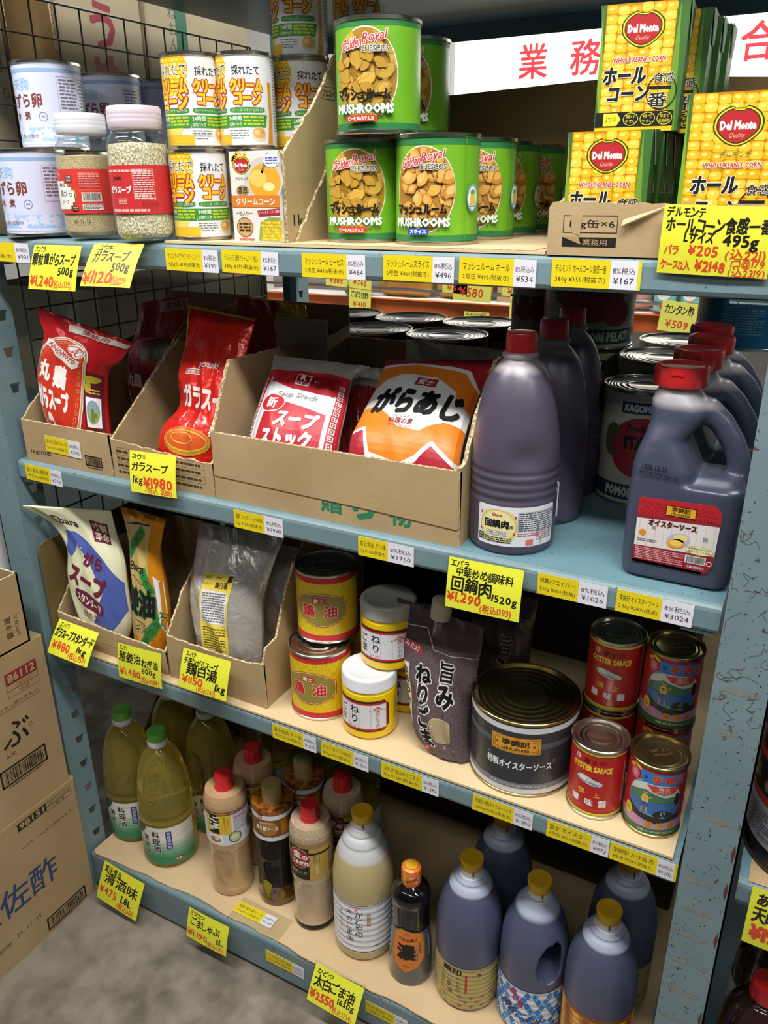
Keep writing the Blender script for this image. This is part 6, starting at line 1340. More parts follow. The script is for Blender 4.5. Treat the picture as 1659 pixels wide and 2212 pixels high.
tag(mb.build('brown_board'), 'dark brown board leaning at the left end of the bottom shelf', 'board')
# ---- cooking sake bottles
def sake(t):
    pr = smoothprof([(0.046, 0.0), (0.054, 0.003), (0.0565, 0.010), (0.0568, 0.020), (0.0568, 0.108), (0.0572, 0.116), (0.0545, 0.124), (0.057, 0.132), (0.0565, 0.140), (0.0555, 0.150), (0.0535, 0.175), (0.050, 0.20), (0.0455, 0.225), (0.0385, 0.248), (0.028, 0.266), (0.019, 0.276), (0.0165, 0.280), (0.0165, 0.288)], 4)
    rf = lambda a, z: 1-(0.035*max(0, math.cos(6*a))**3*math.exp(-((z-0.195)/0.034)**4) if 0.13 < z < 0.26 else 0) + 0.0*a
    MB().lathe([(0, 0.004)]+pr+[(0, 0.288)], 'yellow_oil', 72, rf=rf).build('bottle_body', t)
    A = Art(); A.L = 0; W = 84
    rr = random.Random(2)
    for k in range(10):
        c0, c1 = (0xdf, 0xdd, 0xd6), (0x2f, 0x86, 0x5c); f = min(1, max(0, (k-3)/5.0)); col = '#%02x%02x%02x' % tuple(int(a*(1-f)+b*f) for a, b in zip(c0, c1)); A.rect(8, 104-k*9.6, 140, 9.7, col)
    A.up()
    for k in range(26):
        x, y = rr.uniform(-44, 70), rr.uniform(24, 104); A.line([(x-8, y-1), (x, y+1.4), (x+9, y-0.6)], 0.7, '#b9c2b4' if y > 70 else '#5fa882')
    A.poly([(-62, 109), (-26, 109), (-40, 88), (-62, 74)], '#3f5a34').up()
    A.vtext('料理酒', -8, 100, 17, '#14130f', step=19.5, bold=0.05, out='#eceae2', ow=0.06).vtext('清酒味', -32, 86, 15, '#14130f', step=19, bold=0.05, out='#eceae2', ow=0.06)
    A.rect(19, 76, 12, 46, '#2c2f86').up().vtext('発酵調味料', 19, 97, 8, '#d6d8ea', step=8.6, bold=0.03).up(-1).ell(36, 24, 10, 5, '#a8272f', 24).up().text('1.8L', 36, 24, 5.4, '#eeeade', w=13, bold=0.04)
    m = MB(); A.put(m, on_cyl(lambda v: interp([(0.0568, 0.0), (0.0568, 0.108), (0.0572, 0.116)], v)), 0.004, base=0.0004); m.build('label', t)
    c = cap_mesh(0.0195, 0.291, 0.310, 'green_plastic', 40); c.build('cap', t)
    MB().lathe([(0, 0.279), (0.0205, 0.279), (0.0212, 0.281), (0.0208, 0.2895), (0.0195, 0.2915), (0, 0.2915)], 'white_plastic', 48).build('cap_collar', t)
    h = MB(); h.tube([(0.040, 0.012, 0.243), (0.058, 0.018, 0.240), (0.070, 0.022, 0.226), (0.073, 0.023, 0.19), (0.070, 0.022, 0.152), (0.060, 0.018, 0.136), (0.050, 0.015, 0.134)], [0.004, 0.006, 0.007, 0.007, 0.007, 0.006, 0.004], 'clear_pet', 14); h.build('handle', t)
sk = place_first(sake, 'cooking_sake_bottle', 'pale yellow cooking sake bottle with green cap, nearest to the shelf front', 'bottle', (0.1555, 0.0880, M4), 0.42, 'cooking sake bottles')
for x, y, lb in ((0.039, 0.107, 'pale yellow cooking sake bottle with green cap, leftmost one'), (0.180, 0.208, 'pale yellow cooking sake bottle behind the nearest one, right of the green caps'), (0.062, 0.226, 'pale yellow cooking sake bottle behind the leftmost one'), (0.245, 0.330, 'pale yellow cooking sake bottle in the dark behind the tan bottles'),
                 (0.372, 0.315, 'pale yellow cooking sake bottle in the dark behind the brown sauce bottles'), (0.490, 0.300, 'pale yellow cooking sake bottle in the dark, rightmost of the rear row')):
    dup(sk, lb, (x, y, M4), 0.45)
# ---- one-litre dressing bottles
noisy('tan_dressing', '#b18f66', '#bd9c74', 14, 0.3, 0.7, 3, 0.12, coat=0.6, coatr=0.05)
noisy('beige_dressing', '#b39c80', '#bea88c', 14, 0.3, 0.7, 3, 0.12, coat=0.6, coatr=0.05)
noisy('speckled_dressing', '#a08868', '#c2af94', 520, 0.35, 0.6, 3, 0.12, coat=0.6, coatr=0.05)
noisy('dark_soy', '#100b08', '#19110b', 14, 0.3, 0.7, 3, 0.10, spec=0.25)
noisy('chili_oil', '#4a1f0a', '#a8641c', 120, 0.35, 0.65, 4, 0.08, coat=0.8, coatr=0.04)
noisy('sesame_sediment', '#2e1208', '#6a4a14', 18, 0.4, 0.6, 3, 0.08, coat=0.8, coatr=0.04)
solid('pet_shoulder', '#cfcabc', rough=0.08, coat=0.8, trans=0.0)
def dressing(t, R, H, low, top, neck, capmat, art, lz0, lz1, labmat, twist=True, capr=0.0178, caph=0.035, band=None, step_lab=True, capfun=None):
    zs = H-caph
    pr = dense(smoothprof([(R*0.84, 0.0), (R*0.97, 0.003), (R, 0.010), (R, 0.018), (R*0.965, 0.024), (R*0.955, 0.06), (R*0.955, 0.105), (R*0.99, 0.118), (R, 0.124), (R, lz1+0.002), (R*0.985, lz1+0.010), (R*0.93, lz1+0.022), (R*0.78, lz1+0.038), (R*0.56, lz1+0.050), (0.0165, zs-0.006), (0.0158, zs+0.004)], 4), 0.0022)
    if twist == 'spiral': rf = lambda a, z: 1-0.055*(0.5+0.5*math.cos(5*a+42*z))**2*(1 if 0.026 < z < 0.108 else 0)*min(1, (z-0.026)/0.02 if z > 0.026 else 0, (0.108-z)/0.02 if z < 0.108 else 0)
    elif twist == 'facet': rf = lambda a, z: 1-0.05*max(0, math.cos(4*a))**4*(1 if 0.03 < z < 0.11 else 0)*min(1, max(0, (z-0.03)/0.012), max(0, (0.11-z)/0.012))
    else: rf = None
    mats = []
    for (r, z) in [(0, 0)]+pr: mats.append(band[0] if band and z < band[1] else low if z < lz0+0.002 else top if z < lz1+0.046 else neck)
    MB().lathe([(0, 0.001)]+pr+[(0, zs+0.004)], low, 72, rf=rf, mats=mats).build('bottle_body', t)
    A = Art(); A.L = 0
    label_wrap(t, R+0.0003, lz0, lz1, -math.pi*R*1000, math.pi*R*1000-0.5, labmat, art)
    (capfun or (lambda: cap_mesh(capr, zs, H, capmat, 24)))().build('cap', t)
def red_cap(zs, H):
    return lambda: MB().lathe([(0, zs), (0.0185, zs), (0.0192, zs+0.003), (0.0192, zs+0.010), (0.0178, zs+0.012), (0.0175, zs+0.014), (0.0172, H-0.002), (0.0162, H), (0, H-0.0002)], 'red_plastic', 48)
def goma_art():
    A = Art(); Y = '#d8b92c'; BR = '#5a3418'
    A.rect(0, 211, 258, 8, '#7a4a24').up().micro(-4, 211, 50, 3, 1, '#d8b05a').up(-1).rect(-12, 184, 52, 46, Y).up().rect(-20, 186, 22, 46, '#17140f').up().vtext('ごま', -15, 206, 14, '#e9e4d2', step=16, bold=0.06).vtext('しゃぶ', -27, 206, 12, '#e9e4d2', step=12, bold=0.05).vtext('業務用そのまま', 2, 204, 4, '#6a4a10', step=5).vtext('濃厚な味わい', 8, 200, 3.4, '#6a4a10', step=4.4).up(-2)
    A.rect(-18, 149, 30, 21, '#e8e6e2', dl=1).ell(-20, 148, 12, 7, '#b56a4a', 20, dl=2).ell(-16, 150, 5, 4, '#d8d4c8', 12, dl=3).ell(-24, 147, 4, 3, '#5f8a3f', 10, dl=3).ell(20, 152, 13, 13, '#3a3a34', 26, dl=2).ell(20, 152, 11, 11, '#b9c49a', 26, dl=3).ell(19, 154, 7, 5, '#dcd6b8', 16, dl=4)
    A.micro(34, 190, 30, 50, 13, '#7d8094', seed=7).rect(34, 198, 30, 3, '#c8506a', dl=1).barcode(56, 170, 14, 30, '#222222', '#dddddd'); return A
gz = 0.275
def goma(t): dressing(t, 0.0425, gz, 'tan_dressing', 'tan_dressing', 'pet_shoulder', 'red_plastic', goma_art(), 0.134, 0.214, ink('#d6d6de'), 'spiral', capfun=red_cap(gz-0.036, gz))
gm = place_first(goma, 'dressing_bottle', 'tan sesame dressing bottle with red cap and yellow label, front one', 'bottle', (0.3265, 0.0815, M4), 0.55, 'tan sesame dressing bottles with yellow labels')
dup(gm, 'tan sesame dressing bottle with red cap and yellow label, darker one behind', (0.328, 0.172, M4), 0.6)
def bou_art():
    A = Art(); BR = '#7a4a1e'
    A.rect(-2, 198, 268, 40, BR).up().ell(-6, 198, 22, 18, '#a8722c', 30).ring(-6, 198, 22, 18, 0.7, '#3a2210').rect(28, 198, 14, 34, '#b97a24').frame(28, 210, 8, 6, 0.8, '#3a2210').frame(28, 184, 8, 6, 0.8, '#3a2210').up().text('棒々鶏ソース', -8, 198, 11, '#efe8da', w=44, bold=0.06, out='#3a1c0c', ow=0.05).text('業務用調味料', -8, 211, 4, '#efe0c0', w=28).rect(-20, 224, 9, 9, '#b3262c').text('R', -20, 224, 6, '#eee0dc', dl=1, bold=0.04).up(-2)
    A.text('内容量 1.2kg', -8, 178, 3.4, '#333344', w=26, bold=0.02).micro(60, 200, 24, 44, 14, '#7a7d92', seed=9); return A
bz = 0.2735
def bou(t): dressing(t, 0.0395, bz, 'dark_soy', 'chili_oil', 'chili_oil', 'tan_plastic', bou_art(), 0.168, 0.228, ink('#d9d9e0'), 'facet', capr=0.0192, caph=0.040, band=('sesame_sediment', 0.045))
bo = place_first(bou, 'sauce_bottle', 'dark layered sauce bottle with tan cap and brown label, front one', 'bottle', (0.4245, 0.1035, M4), 0.48, 'dark layered sauce bottles with tan caps')
m = MB(); Art().poly([(-11, 62), (-2, 66), (8, 58), (6, 44), (2, 30), (-8, 34), (-12, 46)], '#8a7a14').put(m, on_cyl(0.0384, th0=-0.35), 0.004, 0.004); m.build('sesame_layer', bo)
b2 = dup(bo, 'dark layered sauce bottle with tan cap, darker one behind', (0.439, 0.190, M4), 0.6)
A = Art().vtext('業務', -8, 258, 7, '#3a2a18', step=8).micro(6, 252, 18, 10, 3, '#4a3a20')
def kin_art():
    A = Art(); RD = '#9c2026'; GO = '#b9994a'
    A.rect(-2, 209, 256, 12, '#9a7c50').up().text('mizkan', -26, 208, 4, '#4a2a18', w=15).up(-1).rect(20, 168, 36, 74, GO).rect(-22, 168, 48, 74, '#1d1612', dl=1).up(2).ell(-18, 180, 22, 23, '#c9b9a0', 34).up().ell(-18, 180, 21, 22, RD, 34).up()
    A.text('金', -22, 189, 17, '#efe9e0', bold=0.07).text('の', -6, 184, 9, '#efe9e0', bold=0.06).text('ごまだれ', -17, 170, 9.5, '#efe9e0', w=36, bold=0.06).text('黒酢入り', -20, 147, 8, '#b9a684', w=34, bold=0.02).up(-2)
    A.rect(16, 184, 11, 26, '#c4a558').frame(16, 184, 11, 26, 0.7, '#2a1c0c').up().vtext('黒酢使用', 13.5, 195, 5, '#2a1c0c', step=5.6).vtext('一〇〇%', 18.5, 195, 5, '#2a1c0c', step=5.6).up(-1).vtext('業務用', 16, 164, 6, '#e8dcb0', step=7).micro(52, 170, 24, 66, 18, '#6a5426', seed=13); return A
kz = 0.2745
def kin(t): dressing(t, 0.0405, kz, 'beige_dressing', 'speckled_dressing', 'pet_shoulder', 'red_plastic', kin_art(), 0.130, 0.215, ink('#c9b27a'), 'spiral', band=('dark_soy', 0.014), capfun=red_cap(kz-0.036, kz))
kn = place_first(kin, 'dressing_bottle', 'speckled sesame dressing bottle with red cap, red disc and gold label, front one', 'bottle', (0.5200, 0.0905, M4), 0.42, 'speckled dressing bottles with gold labels')
dup(kn, 'speckled sesame dressing bottle with red cap, darker one behind', (0.5325, 0.186, M4), 0.5)
# ---- big sesame oil bottles
BP = [(0.047, 0.0), (0.0535, 0.004), (0.056, 0.014), (0.0562, 0.04), (0.0562, 0.11), (0.0562, 0.145), (0.0555, 0.168), (0.0525, 0.192), (0.0475, 0.212), (0.0415, 0.228), (0.0365, 0.237), (0.0365, 0.241), (0.0315, 0.250), (0.026, 0.255), (0.0265, 0.258), (0.0205, 0.264), (0.0175, 0.266), (0.0172, 0.272)]
def oil_cap(t, H, neck='white_plastic'):
    MB().lathe([(0, H-0.034), (0.0195, H-0.034), (0.0205, H-0.032), (0.0180, H-0.030), (0.0176, H-0.018), (0, H-0.018)], neck, 48).build('cap_band', t)
    MB().lathe([(0, H-0.0195), (0.0180, H-0.0195), (0.0184, H-0.006), (0.0196, H-0.005), (0.0196, H-0.0015), (0.0186, H), (0.0140, H), (0.0136, H-0.0008), (0, H-0.0008)], 'gold_plastic', 48, rf=lambda a, z: 1+0.01*math.cos(14*a) if z < H-0.006 else 1).build('cap', t)
    m = MB(); Art().rect(0, (H-0.021)*1000, 3.0, 9, '#6a5412').rect(0, (H-0.030)*1000, 1.6, 2.6, '#222222').put(m, on_cyl(0.0185, th0=0.2), 0.002); m.build('seal_print', t)
def big_oil(t, mat, H, labmat, art, z0, z1, u0=-110, u1=110, ribs=8):
    k = H/0.296; pr = [(r, z*k) for r, z in BP]; pr = ribbed(dense(smoothprof(pr, 5), 0.002), z0+0.004, z1-0.004, ribs, 0.0011)
    MB().lathe([(0, 0.002)]+pr+[(0, pr[-1][1])], mat, 72).build('bottle_body', t)
    label_wrap(t, lambda v: interp(pr, v)+0.0002, z0, z1, u0, u1, labmat, art)
    oil_cap(t, H)
def tai_art():
    A = Art(); K = '#1a1c34'
    A.rect(0, 139, 360, 1.4, '#2a2452').rect(0, 27, 360, 2.0, '#2a2452'); x = -14
    A.poly([(x-4, 130), (x+5, 137), (x+14, 130), (x+11, 130), (x+5, 134.5), (x-1, 130)], '#c02a2a').text('角', x+5, 128, 6, '#c02a2a', bold=0.03).rect(x-6, 130, 3, 1.2, '#444444').rect(x+16, 129, 3, 1.2, '#444444')
    A.vtext('かどやの', x+10, 124, 14, K, step=16, bold=0.015).vtext('太白ごま油', x-8, 128, 13, K, step=16.5, bold=0.015).vtext('業務用純正', x-26, 116, 6, '#5a4a5c', step=9)
    A.rect(16+x+12, 104, 7, 28, '#b08a5c').up().vtext('胡麻油', 28+x, 116, 6, '#e8dccb', step=8).up(-1).ring(60, 92, 8, 8, 0.6, '#6a6a78').text('JAS', 60, 92, 4, '#6a6a78').ring(62, 68, 3, 3, 0.7, '#6a6a78').micro(60, 120, 30, 22, 6, '#9a9aa8', seed=3).text('NET1650g', 42, 38, 7, K, w=40, bold=0.01); return A
place_first(lambda t: big_oil(t, 'white_oil_hdpe', 0.305, ink('#dcdce2'), tai_art(), 0.024, 0.141), 'oil_bottle', 'translucent pale oil bottle with yellow cap and white ribbed label', 'bottle', (0.6310, 0.0920, M4), 0.42)
def gin_art():
    A = Art(); K = '#191512'; rr = random.Random(1)
    x = -12
    A.text('銀印', x-14, 92, 14, K, w=34, bold=0.08).vtext('ごま油', x-18, 78, 12, K, step=14, bold=0.02).vtext('かどやの', x-2, 82, 8, K, step=9).rect(x+12, 68, 4, 44, '#b0362c').poly([(x+28, 88), (x+34, 94), (x+40, 88), (x+38, 88), (x+34, 91), (x+30, 88)], K).text('角', x+34, 86, 5, K).rect(x+23, 88, 4, 2, '#555555').rect(x+46, 87, 4, 2, '#555555').micro(x-32, 60, 8, 46, 12, '#6a5a34', seed=3)
    for i, (a, b) in enumerate([(q*20-70+(10 if r % 2 else 0), 36-r*10) for r in range(4) for q in range(10)]):
        if rr.random() < 0.72:
            A.poly([(a, b+5.6), (a+6.4, b), (a, b-5.6), (a-6.4, b)], '#8a7f78').up().poly([(a, b+4.4), (a+5, b), (a, b-4.4), (a-5, b)], '#b3a064').up().poly([(a, b+2.6), (a+3, b), (a, b-2.6), (a-3, b)], '#43306a').up().ell(a, b, 0.8, 0.8, '#a83a4a', 8).up(-3)
    A.micro(64, 80, 34, 24, 7, '#7d6c40', seed=4).frame(52, 48, 7, 8, 0.6, '#6a5a3a'); return A
go = place_first(lambda t: big_oil(t, 'sesame_hdpe', 0.296, ink('#b3a062', 0.3), gin_art(), 0.006, 0.104, ribs=9), 'oil_bottle', 'sesame oil bottle with blue reflection in its colour and a gold diamond-pattern label', 'bottle', (0.8395, 0.0925, M4), 0.34, 'sesame oil bottles')
dup(go, 'dark sesame oil bottle in the shadow behind the gold diamond-label bottle', (0.853, 0.212, M4), 0.4)
dup(go, 'dark sesame oil bottle in the shadow by the right post', (1.071, 0.214, M4), 0.4)
def last_art():
    A = Art()
    A.rect(0, 118, 360, 6, '#8a4a1c')
    for k in range(-9, 10): A.poly([(k*18, 112), (k*18+12, 112), (k*18+20, 20), (k*18+8, 20)], '#8d4c1c' if k % 2 else '#d8a24a')
    A.vtext('胡麻油', 4, 110, 22, '#1c1410', step=24, bold=0.05); return A
place_first(lambda t: big_oil(t, 'sesame_hdpe', 0.296, ink('#b8742c', 0.3), last_art(), 0.006, 0.122, ribs=9), 'oil_bottle', 'oil bottle with blue reflection in its colour and an orange striped label, right of the handled one', 'bottle', (1.0645, 0.0960, M4), 0.12)
# bottle with a grip hole
def make_handle_mesh():
    k = 1.0; pr = dense(smoothprof(BP, 5), 0.003)
    b = MB().lathe([(0, 0.0)]+pr+[(0, pr[-1][1])], 'sesame_hdpe', 64)
    c = MB(); n = 14
    out = [(0.004, 0.132), (0.018, 0.122), (0.031, 0.126), (0.037, 0.142), (0.0385, 0.170), (0.037, 0.192), (0.030, 0.203), (0.014, 0.200), (0.002, 0.180), (-0.002, 0.152)][::-1]
    c.prism([(x, -0.09, z) for x, z in out], (0, 0.18, 0), 'sesame_hdpe')
    return remesh([b], 0.0028, 7, 'sesame_hdpe', cut=c)
HM = make_handle_mesh()
def handled(t):
    o = bpy.data.objects.new('bottle_body', HM); COL.objects.link(o); o.parent = t
    A = Art(); B_ = '#2f74b8'
    for r in range(9):
        for q in range(-14, 15):
            a, b = q*12+(6 if r % 2 else 0), 6+r*11.5
            if (r+q) % 3 != 0: A.poly([(a, b+9), (a+6, b), (a, b-9), (a-6, b)], B_ if (q+r) % 2 else '#3f8ad0')
            if (r+q) % 4 == 0: A.up().ell(a, b, 1.4, 1.4, '#20407a', 8).up(-1)
    A.up().text('かどや', -30, 84, 14, '#b02a34', w=34, rot=-60, bold=0.05).text('調合ごま油', -22, 50, 18, '#28305a', w=70, rot=-20, bold=0.06, shear=0.3).text('香り油入り', -8, 72, 8, '#3a4a7a', w=32, rot=-14)
    pr = ribbed(dense(smoothprof(BP, 5), 0.002), 0.01, 0.106, 8, 0.0009)
    label_wrap(t, lambda v: interp(pr, v)+0.0006, 0.006, 0.108, -168, 168, ink('#cfd6e2', 0.3), A)
    oil_cap(t, 0.296)
place_first(handled, 'oil_bottle', 'oil bottle with blue reflection in its colour, a grip hole and blue-white lattice label', 'bottle', (0.9525, 0.1015, M4), 0.40)
# ---- small dark sesame oil bottle
solid('black_glass', '#0c0b0d', rough=0.05, coat=0.6); solid('smoky_pet', '#50545c', rough=0.08, coat=0.6)
def noukuchi(t):
    pr = smoothprof([(0.036, 0.0), (0.0395, 0.003), (0.040, 0.010), (0.0395, 0.020), (0.0385, 0.06), (0.035, 0.105), (0.0335, 0.122)], 5)
    MB().lathe([(0, 0.001)]+pr+[(0, 0.1225)], 'smoky_pet', 60).build('bottle_base', t)
    p2 = [(0.0338, 0.121)]
    for i in range(9): p2 += [(0.0332, 0.124+i*0.0056), (0.0326, 0.1268+i*0.0056)]
    p2 += smoothprof([(0.0336, 0.175), (0.0346, 0.182), (0.0335, 0.190), (0.0285, 0.199), (0.020, 0.206), (0.015, 0.210), (0.014, 0.216)], 4)
    MB().lathe([(0, 0.121)]+p2+[(0, 0.216)], 'black_glass', 60).build('bottle_body', t)
    MB().lathe([(0, 0.209), (0.0165, 0.209), (0.0175, 0.213), (0.0172, 0.228), (0.0176, 0.236), (0.0165, 0.242), (0.0125, 0.2445), (0.011, 0.2438), (0, 0.2438)], ink('#e0762a', 0.3), 48).build('cap', t)
    m = MB(); m.lathe([(0, 0.2442), (0.0108, 0.2442), (0.0108, 0.2446), (0, 0.2446)], ink('#d8a824'), 32)
    rr = random.Random(6); A = Art()
    for k in range(26): A.rect(rr.uniform(-48, 48), rr.uniform(213, 240), rr.uniform(2, 6), 1.2, rr.choice(('#3a1c0c', '#f0e6d8', '#f0e6d8')), rot=rr.choice((0, 35, -35)))
    A.text('ごま油100%', 0, 224, 4, '#3a1c0c', w=26, rot=20, dl=1, bold=0.03).rect(-10, 227, 5, 28, '#d8b23a')
    A.put(m, on_cyl(0.0177), 0.003, 0.003); m.build('seal_wrap', t)
    A = Art(); OR = '#d8772a'
    out = [(-30, 118), (-14, 128), (4, 124), (28, 118), (31, 96), (30, 66), (16, 46), (-6, 34), (-26, 48), (-32, 76)]
    A.poly([(x*1.07, 80+(y-80)*1.05) for x, y in out], '#6f6a4a').up().poly(out, OR).up()
    A.poly([(-12, 116), (-4, 122), (4, 116), (1, 116), (-4, 120), (-9, 116)], '#c0322a').text('ごま油濃口', -2, 107, 7, '#1a100a', w=36, bold=0.04).text('濃', -5, 80, 32, '#14100e', bold=0.09).rect(22, 88, 5, 24, '#1d1612').rect(15, 74, 5, 24, '#1d1612').up().vtext('濃いコクと', 22, 99, 4, '#e8d8c0', step=4.6).vtext('濃厚な香り', 15, 85, 4, '#e8d8c0', step=4.6).up(-1).text('600g', -4, 48, 5, '#4a2410', w=12)
    m = MB(); A.put(m, on_cyl(lambda v: interp([(q[0]+0.0004, q[1]) for q in pr]+[(0.0336, 0.14)], v)), 0.004, 0.004); m.build('label', t)
    m = MB(); Art().rect(44, 84, 9, 52, '#3a4a6a').up().micro(44, 84, 7, 48, 14, '#9aa4bc').put(m, on_cyl(lambda v: interp([(q[0]+0.0004, q[1]) for q in pr]+[(0.0336, 0.14)], v)), 0.004, 0.004); m.build('back_label', t)
place_first(noukuchi, 'oil_bottle', 'small black sesame oil bottle with an orange shield label and orange wrapped cap', 'bottle', (0.7365, 0.0755, M4), 0.34)
# ================================================================== shelf stickers
YL, WH, TXC = '#e3cc1c', '#dedde8', '#2a2618'
def sticker(label, x0, xm, x1, zc, y, l1, l2, p2, h=0.0285, tax='8%税込', rz=0.0, flat=None, edge=0.0):
    w_ = x1-x0; f = (xm-x0)/w_; t = 0.0005
    mb = MB().box(-w_/2, w_/2, -t, 0, -h/2, h/2, ink('#d9d4b0'))
    A = Art(); W, H = w_*1000, h*1000; ym = -W/2+W*f
    A.rect((-W/2+ym)/2, 0, ym+W/2, H, YL).rect((ym+W/2-edge)/2, 0, W/2-edge-ym, H, WH)
    if edge: A.rect(W/2-edge/2, 0, edge, H, '#d8d02a')
    A.up(); yw = W*f
    A.text(l1, (-W/2+ym)/2, H*0.17, H*0.29, TXC, w=min(yw*0.86, H*0.29*1.05*len(l1))).text(l2, (-W/2+ym)/2, -H*0.22, H*0.25, TXC, w=yw*0.86)
    A.text(tax, (ym+W/2-edge)/2, H*0.15, H*0.24, TXC, w=(W/2-edge-ym)*0.82).text(p2, (ym+W/2-edge)/2, -H*0.2, H*0.22, TXC, w=(W/2-edge-ym)*0.76)
    A.put(mb, on_plane((0, -t, 0), (1, 0, 0), (0, 0, 1), (0, -1, 0)), eps=0.00006)
    o = mb.build('shelf_sticker', None, ((x0+x1)/2, y, zc), flat or (0, math.radians(rz), 0)); tag(o, label, 'price sticker', 'yellow and white price stickers'); return o
Yf = -0.0004
ST = [('yellow and white shelf sticker under the quail egg can, priced 901', -0.0229, 0.0928, 0.1239, Z1-0.0188, 'うずら水煮', '2号缶 ¥835(税抜き)', '¥901', 0.8),
 ('yellow and white shelf sticker under the front corn cans, priced 199', 0.3954, 0.4593, 0.4856, Z1-0.0200, 'サンエンタープライズ クリームコーン', '425g缶 ¥185(税抜き)', '¥199', 0.6),
 ('yellow and white shelf sticker under the soup carton, priced 167', 0.4920, 0.5552, 0.5817, Z1-0.0196, 'デルモンテ 濃厚クリームコーン粒入', '380g ¥155(税抜き)', '¥167', 1.0),
 ('yellow and white shelf sticker under the lower left mushroom can, priced 464', 0.6172, 0.6817, 0.7074, Z1-0.0200, 'マッシュルーム ピーセス', '2号缶 ¥430(税抜き)', '¥464', 0.3),
 ('yellow and white shelf sticker under the blue badge mushroom can, priced 496', 0.7318, 0.7957, 0.8223, Z1-0.0189, 'マッシュルームスライス', '2号缶 ¥460(税抜き)', '¥496', 0.3),
 ('yellow and white shelf sticker right of the 496 one, priced 534', 0.8285, 0.8926, 0.9179, Z1-0.0189, 'マッシュルーム ホール', '2号缶 ¥495(税抜き)', '¥534', 0.5),
 ('yellow and white shelf sticker under the low carton box, priced 167 with a yellow end', 0.9348, 0.9968, 1.0280, Z1-0.0170, 'デルモンテ ホールコーン食感一番', '380g ¥155(税抜き)', '¥167', 0.0),
 ('yellow and white shelf sticker at the left end of the second shelf, priced 712', 0.0232, 0.0842, 0.1119, Z2-0.0180, '富士食品 鶏豚湯', '4号缶 ¥660(税抜き)', '¥712', 0.6),
 ('yellow and white shelf sticker under the large box, left one, priced 1998', 0.4762, 0.5316, 0.5643, Z2-0.0205, '理研 スープストック中華', '1kg ¥1850(税抜き)', '¥1998', 0.3),
 ('yellow and white shelf sticker under the large box, right one, priced 1760', 0.6895, 0.7355, 0.7744, Z2-0.0205, '富士食品 がら味', '1kg ¥1630(税抜き)', '¥1760', 0.3),
 ('yellow and white shelf sticker between the sauce bottle and the jug, priced 1026', 0.9437, 0.9946, 1.0290, Z2-0.0180, '味覇(ウエイパー)', '500g ¥950(税抜)', '¥1026', 0.3),
 ('yellow and white shelf sticker under the front jug, priced 3024', 1.0395, 1.0910, 1.1256, Z2-0.0180, '李錦記 オイスターソース', '2.3kg ¥2800(税抜)', '¥3024', 0.6),
 ('yellow and white shelf sticker under the yellow oil cans, priced 1879', 0.5192, 0.5797, 0.6040, Z3-0.0190, '富士食品 チー油', '2号缶 ¥1740(税抜き)', '¥1879', 0.3),
 ('yellow and white shelf sticker under the sesame jars, priced 1004', 0.6134, 0.6731, 0.6992, Z3-0.0196, 'かどや ねりごま油(白)', '550g ¥930(税抜き)', '¥1004', 0.5),
 ('yellow and white shelf sticker under the brown pouch, priced 1382', 0.7218, 0.7907, 0.8178, Z3-0.0188, 'みたけ 旨みねりごま白', '1kg ¥1280(税抜き)', '¥1382', 0.0),
 ('yellow and white shelf sticker under the wide dark can, priced 1890', 0.8714, 0.9336, 0.9612, Z3-0.0185, '李錦記 特製オイスターソース', '2270g ¥1750(税抜き)', '¥1890', 0.3),
 ('yellow and white shelf sticker under the red can, priced 972', 0.9813, 1.0429, 1.0670, Z3-0.0182, '富士 オイスター', '4号缶 ¥900(税抜き)', '¥972', 0.3),
 ('yellow and white shelf sticker next to the right post, priced 1382', 1.0680, 1.1290, 1.1540, Z3-0.0183, '李錦記 かき油 赤', '4号缶 ¥1280(税抜き)', '¥1382', 0.3),
 ('yellow and white shelf sticker on the bottom lip, priced 1026', 0.4639, 0.5264, 0.5517, Z4-0.040, 'ミツカン 金のごまだれ黒酢', '1055g ¥950(税抜き)', '¥1026', 0.5),
 ('yellow and white shelf sticker on the bottom lip near the lower edge, priced 1134', 0.6837, 0.7438, 0.7687, Z4-0.040, 'かどや 銀印純正ごま油', '600g ¥1050(税抜き)', '¥1134', 0.5)]
for lb, x0, xm, x1, zc, l1, l2, p2, rz in ST:
    sticker(lb, x0, xm, x1, zc, Yf, l1, l2, p2, rz=rz, tax='8%税込み' if ('464' in lb or '534' in lb) else '8%税込', edge=3.5 if 'yellow end' in lb or 'right post' in lb else 0.0)
sticker('yellow and white sticker on the front of the small left tray, priced 2192', 0.0738, 0.1294, 0.1567, Z2+0.0365, 0.0096, '味の品 丸鶏がらスープ', '1kg ¥2030(税抜き)', '¥2192', rz=1.5)
sticker('yellow and white sticker lying under tape on the bottom shelf cardboard, priced 1144', 0.372, 0.436, 0.462, Z4+0.0052, 0.033, '理研 棒々鶏ソース', '1.2kg ¥1060(税抜き)', '¥1144', h=0.026, flat=(-PI/2, 0, math.radians(0.5)))
tp = MB().box(-0.06, 0.06, -0.026, 0.024, 0, 0.0003, 'clear_film').build('clear_tape', None, (0.432, 0.032, Z4+0.0056)); tag(tp, 'clear tape over the sticker on the bottom shelf cardboard', 'tape')
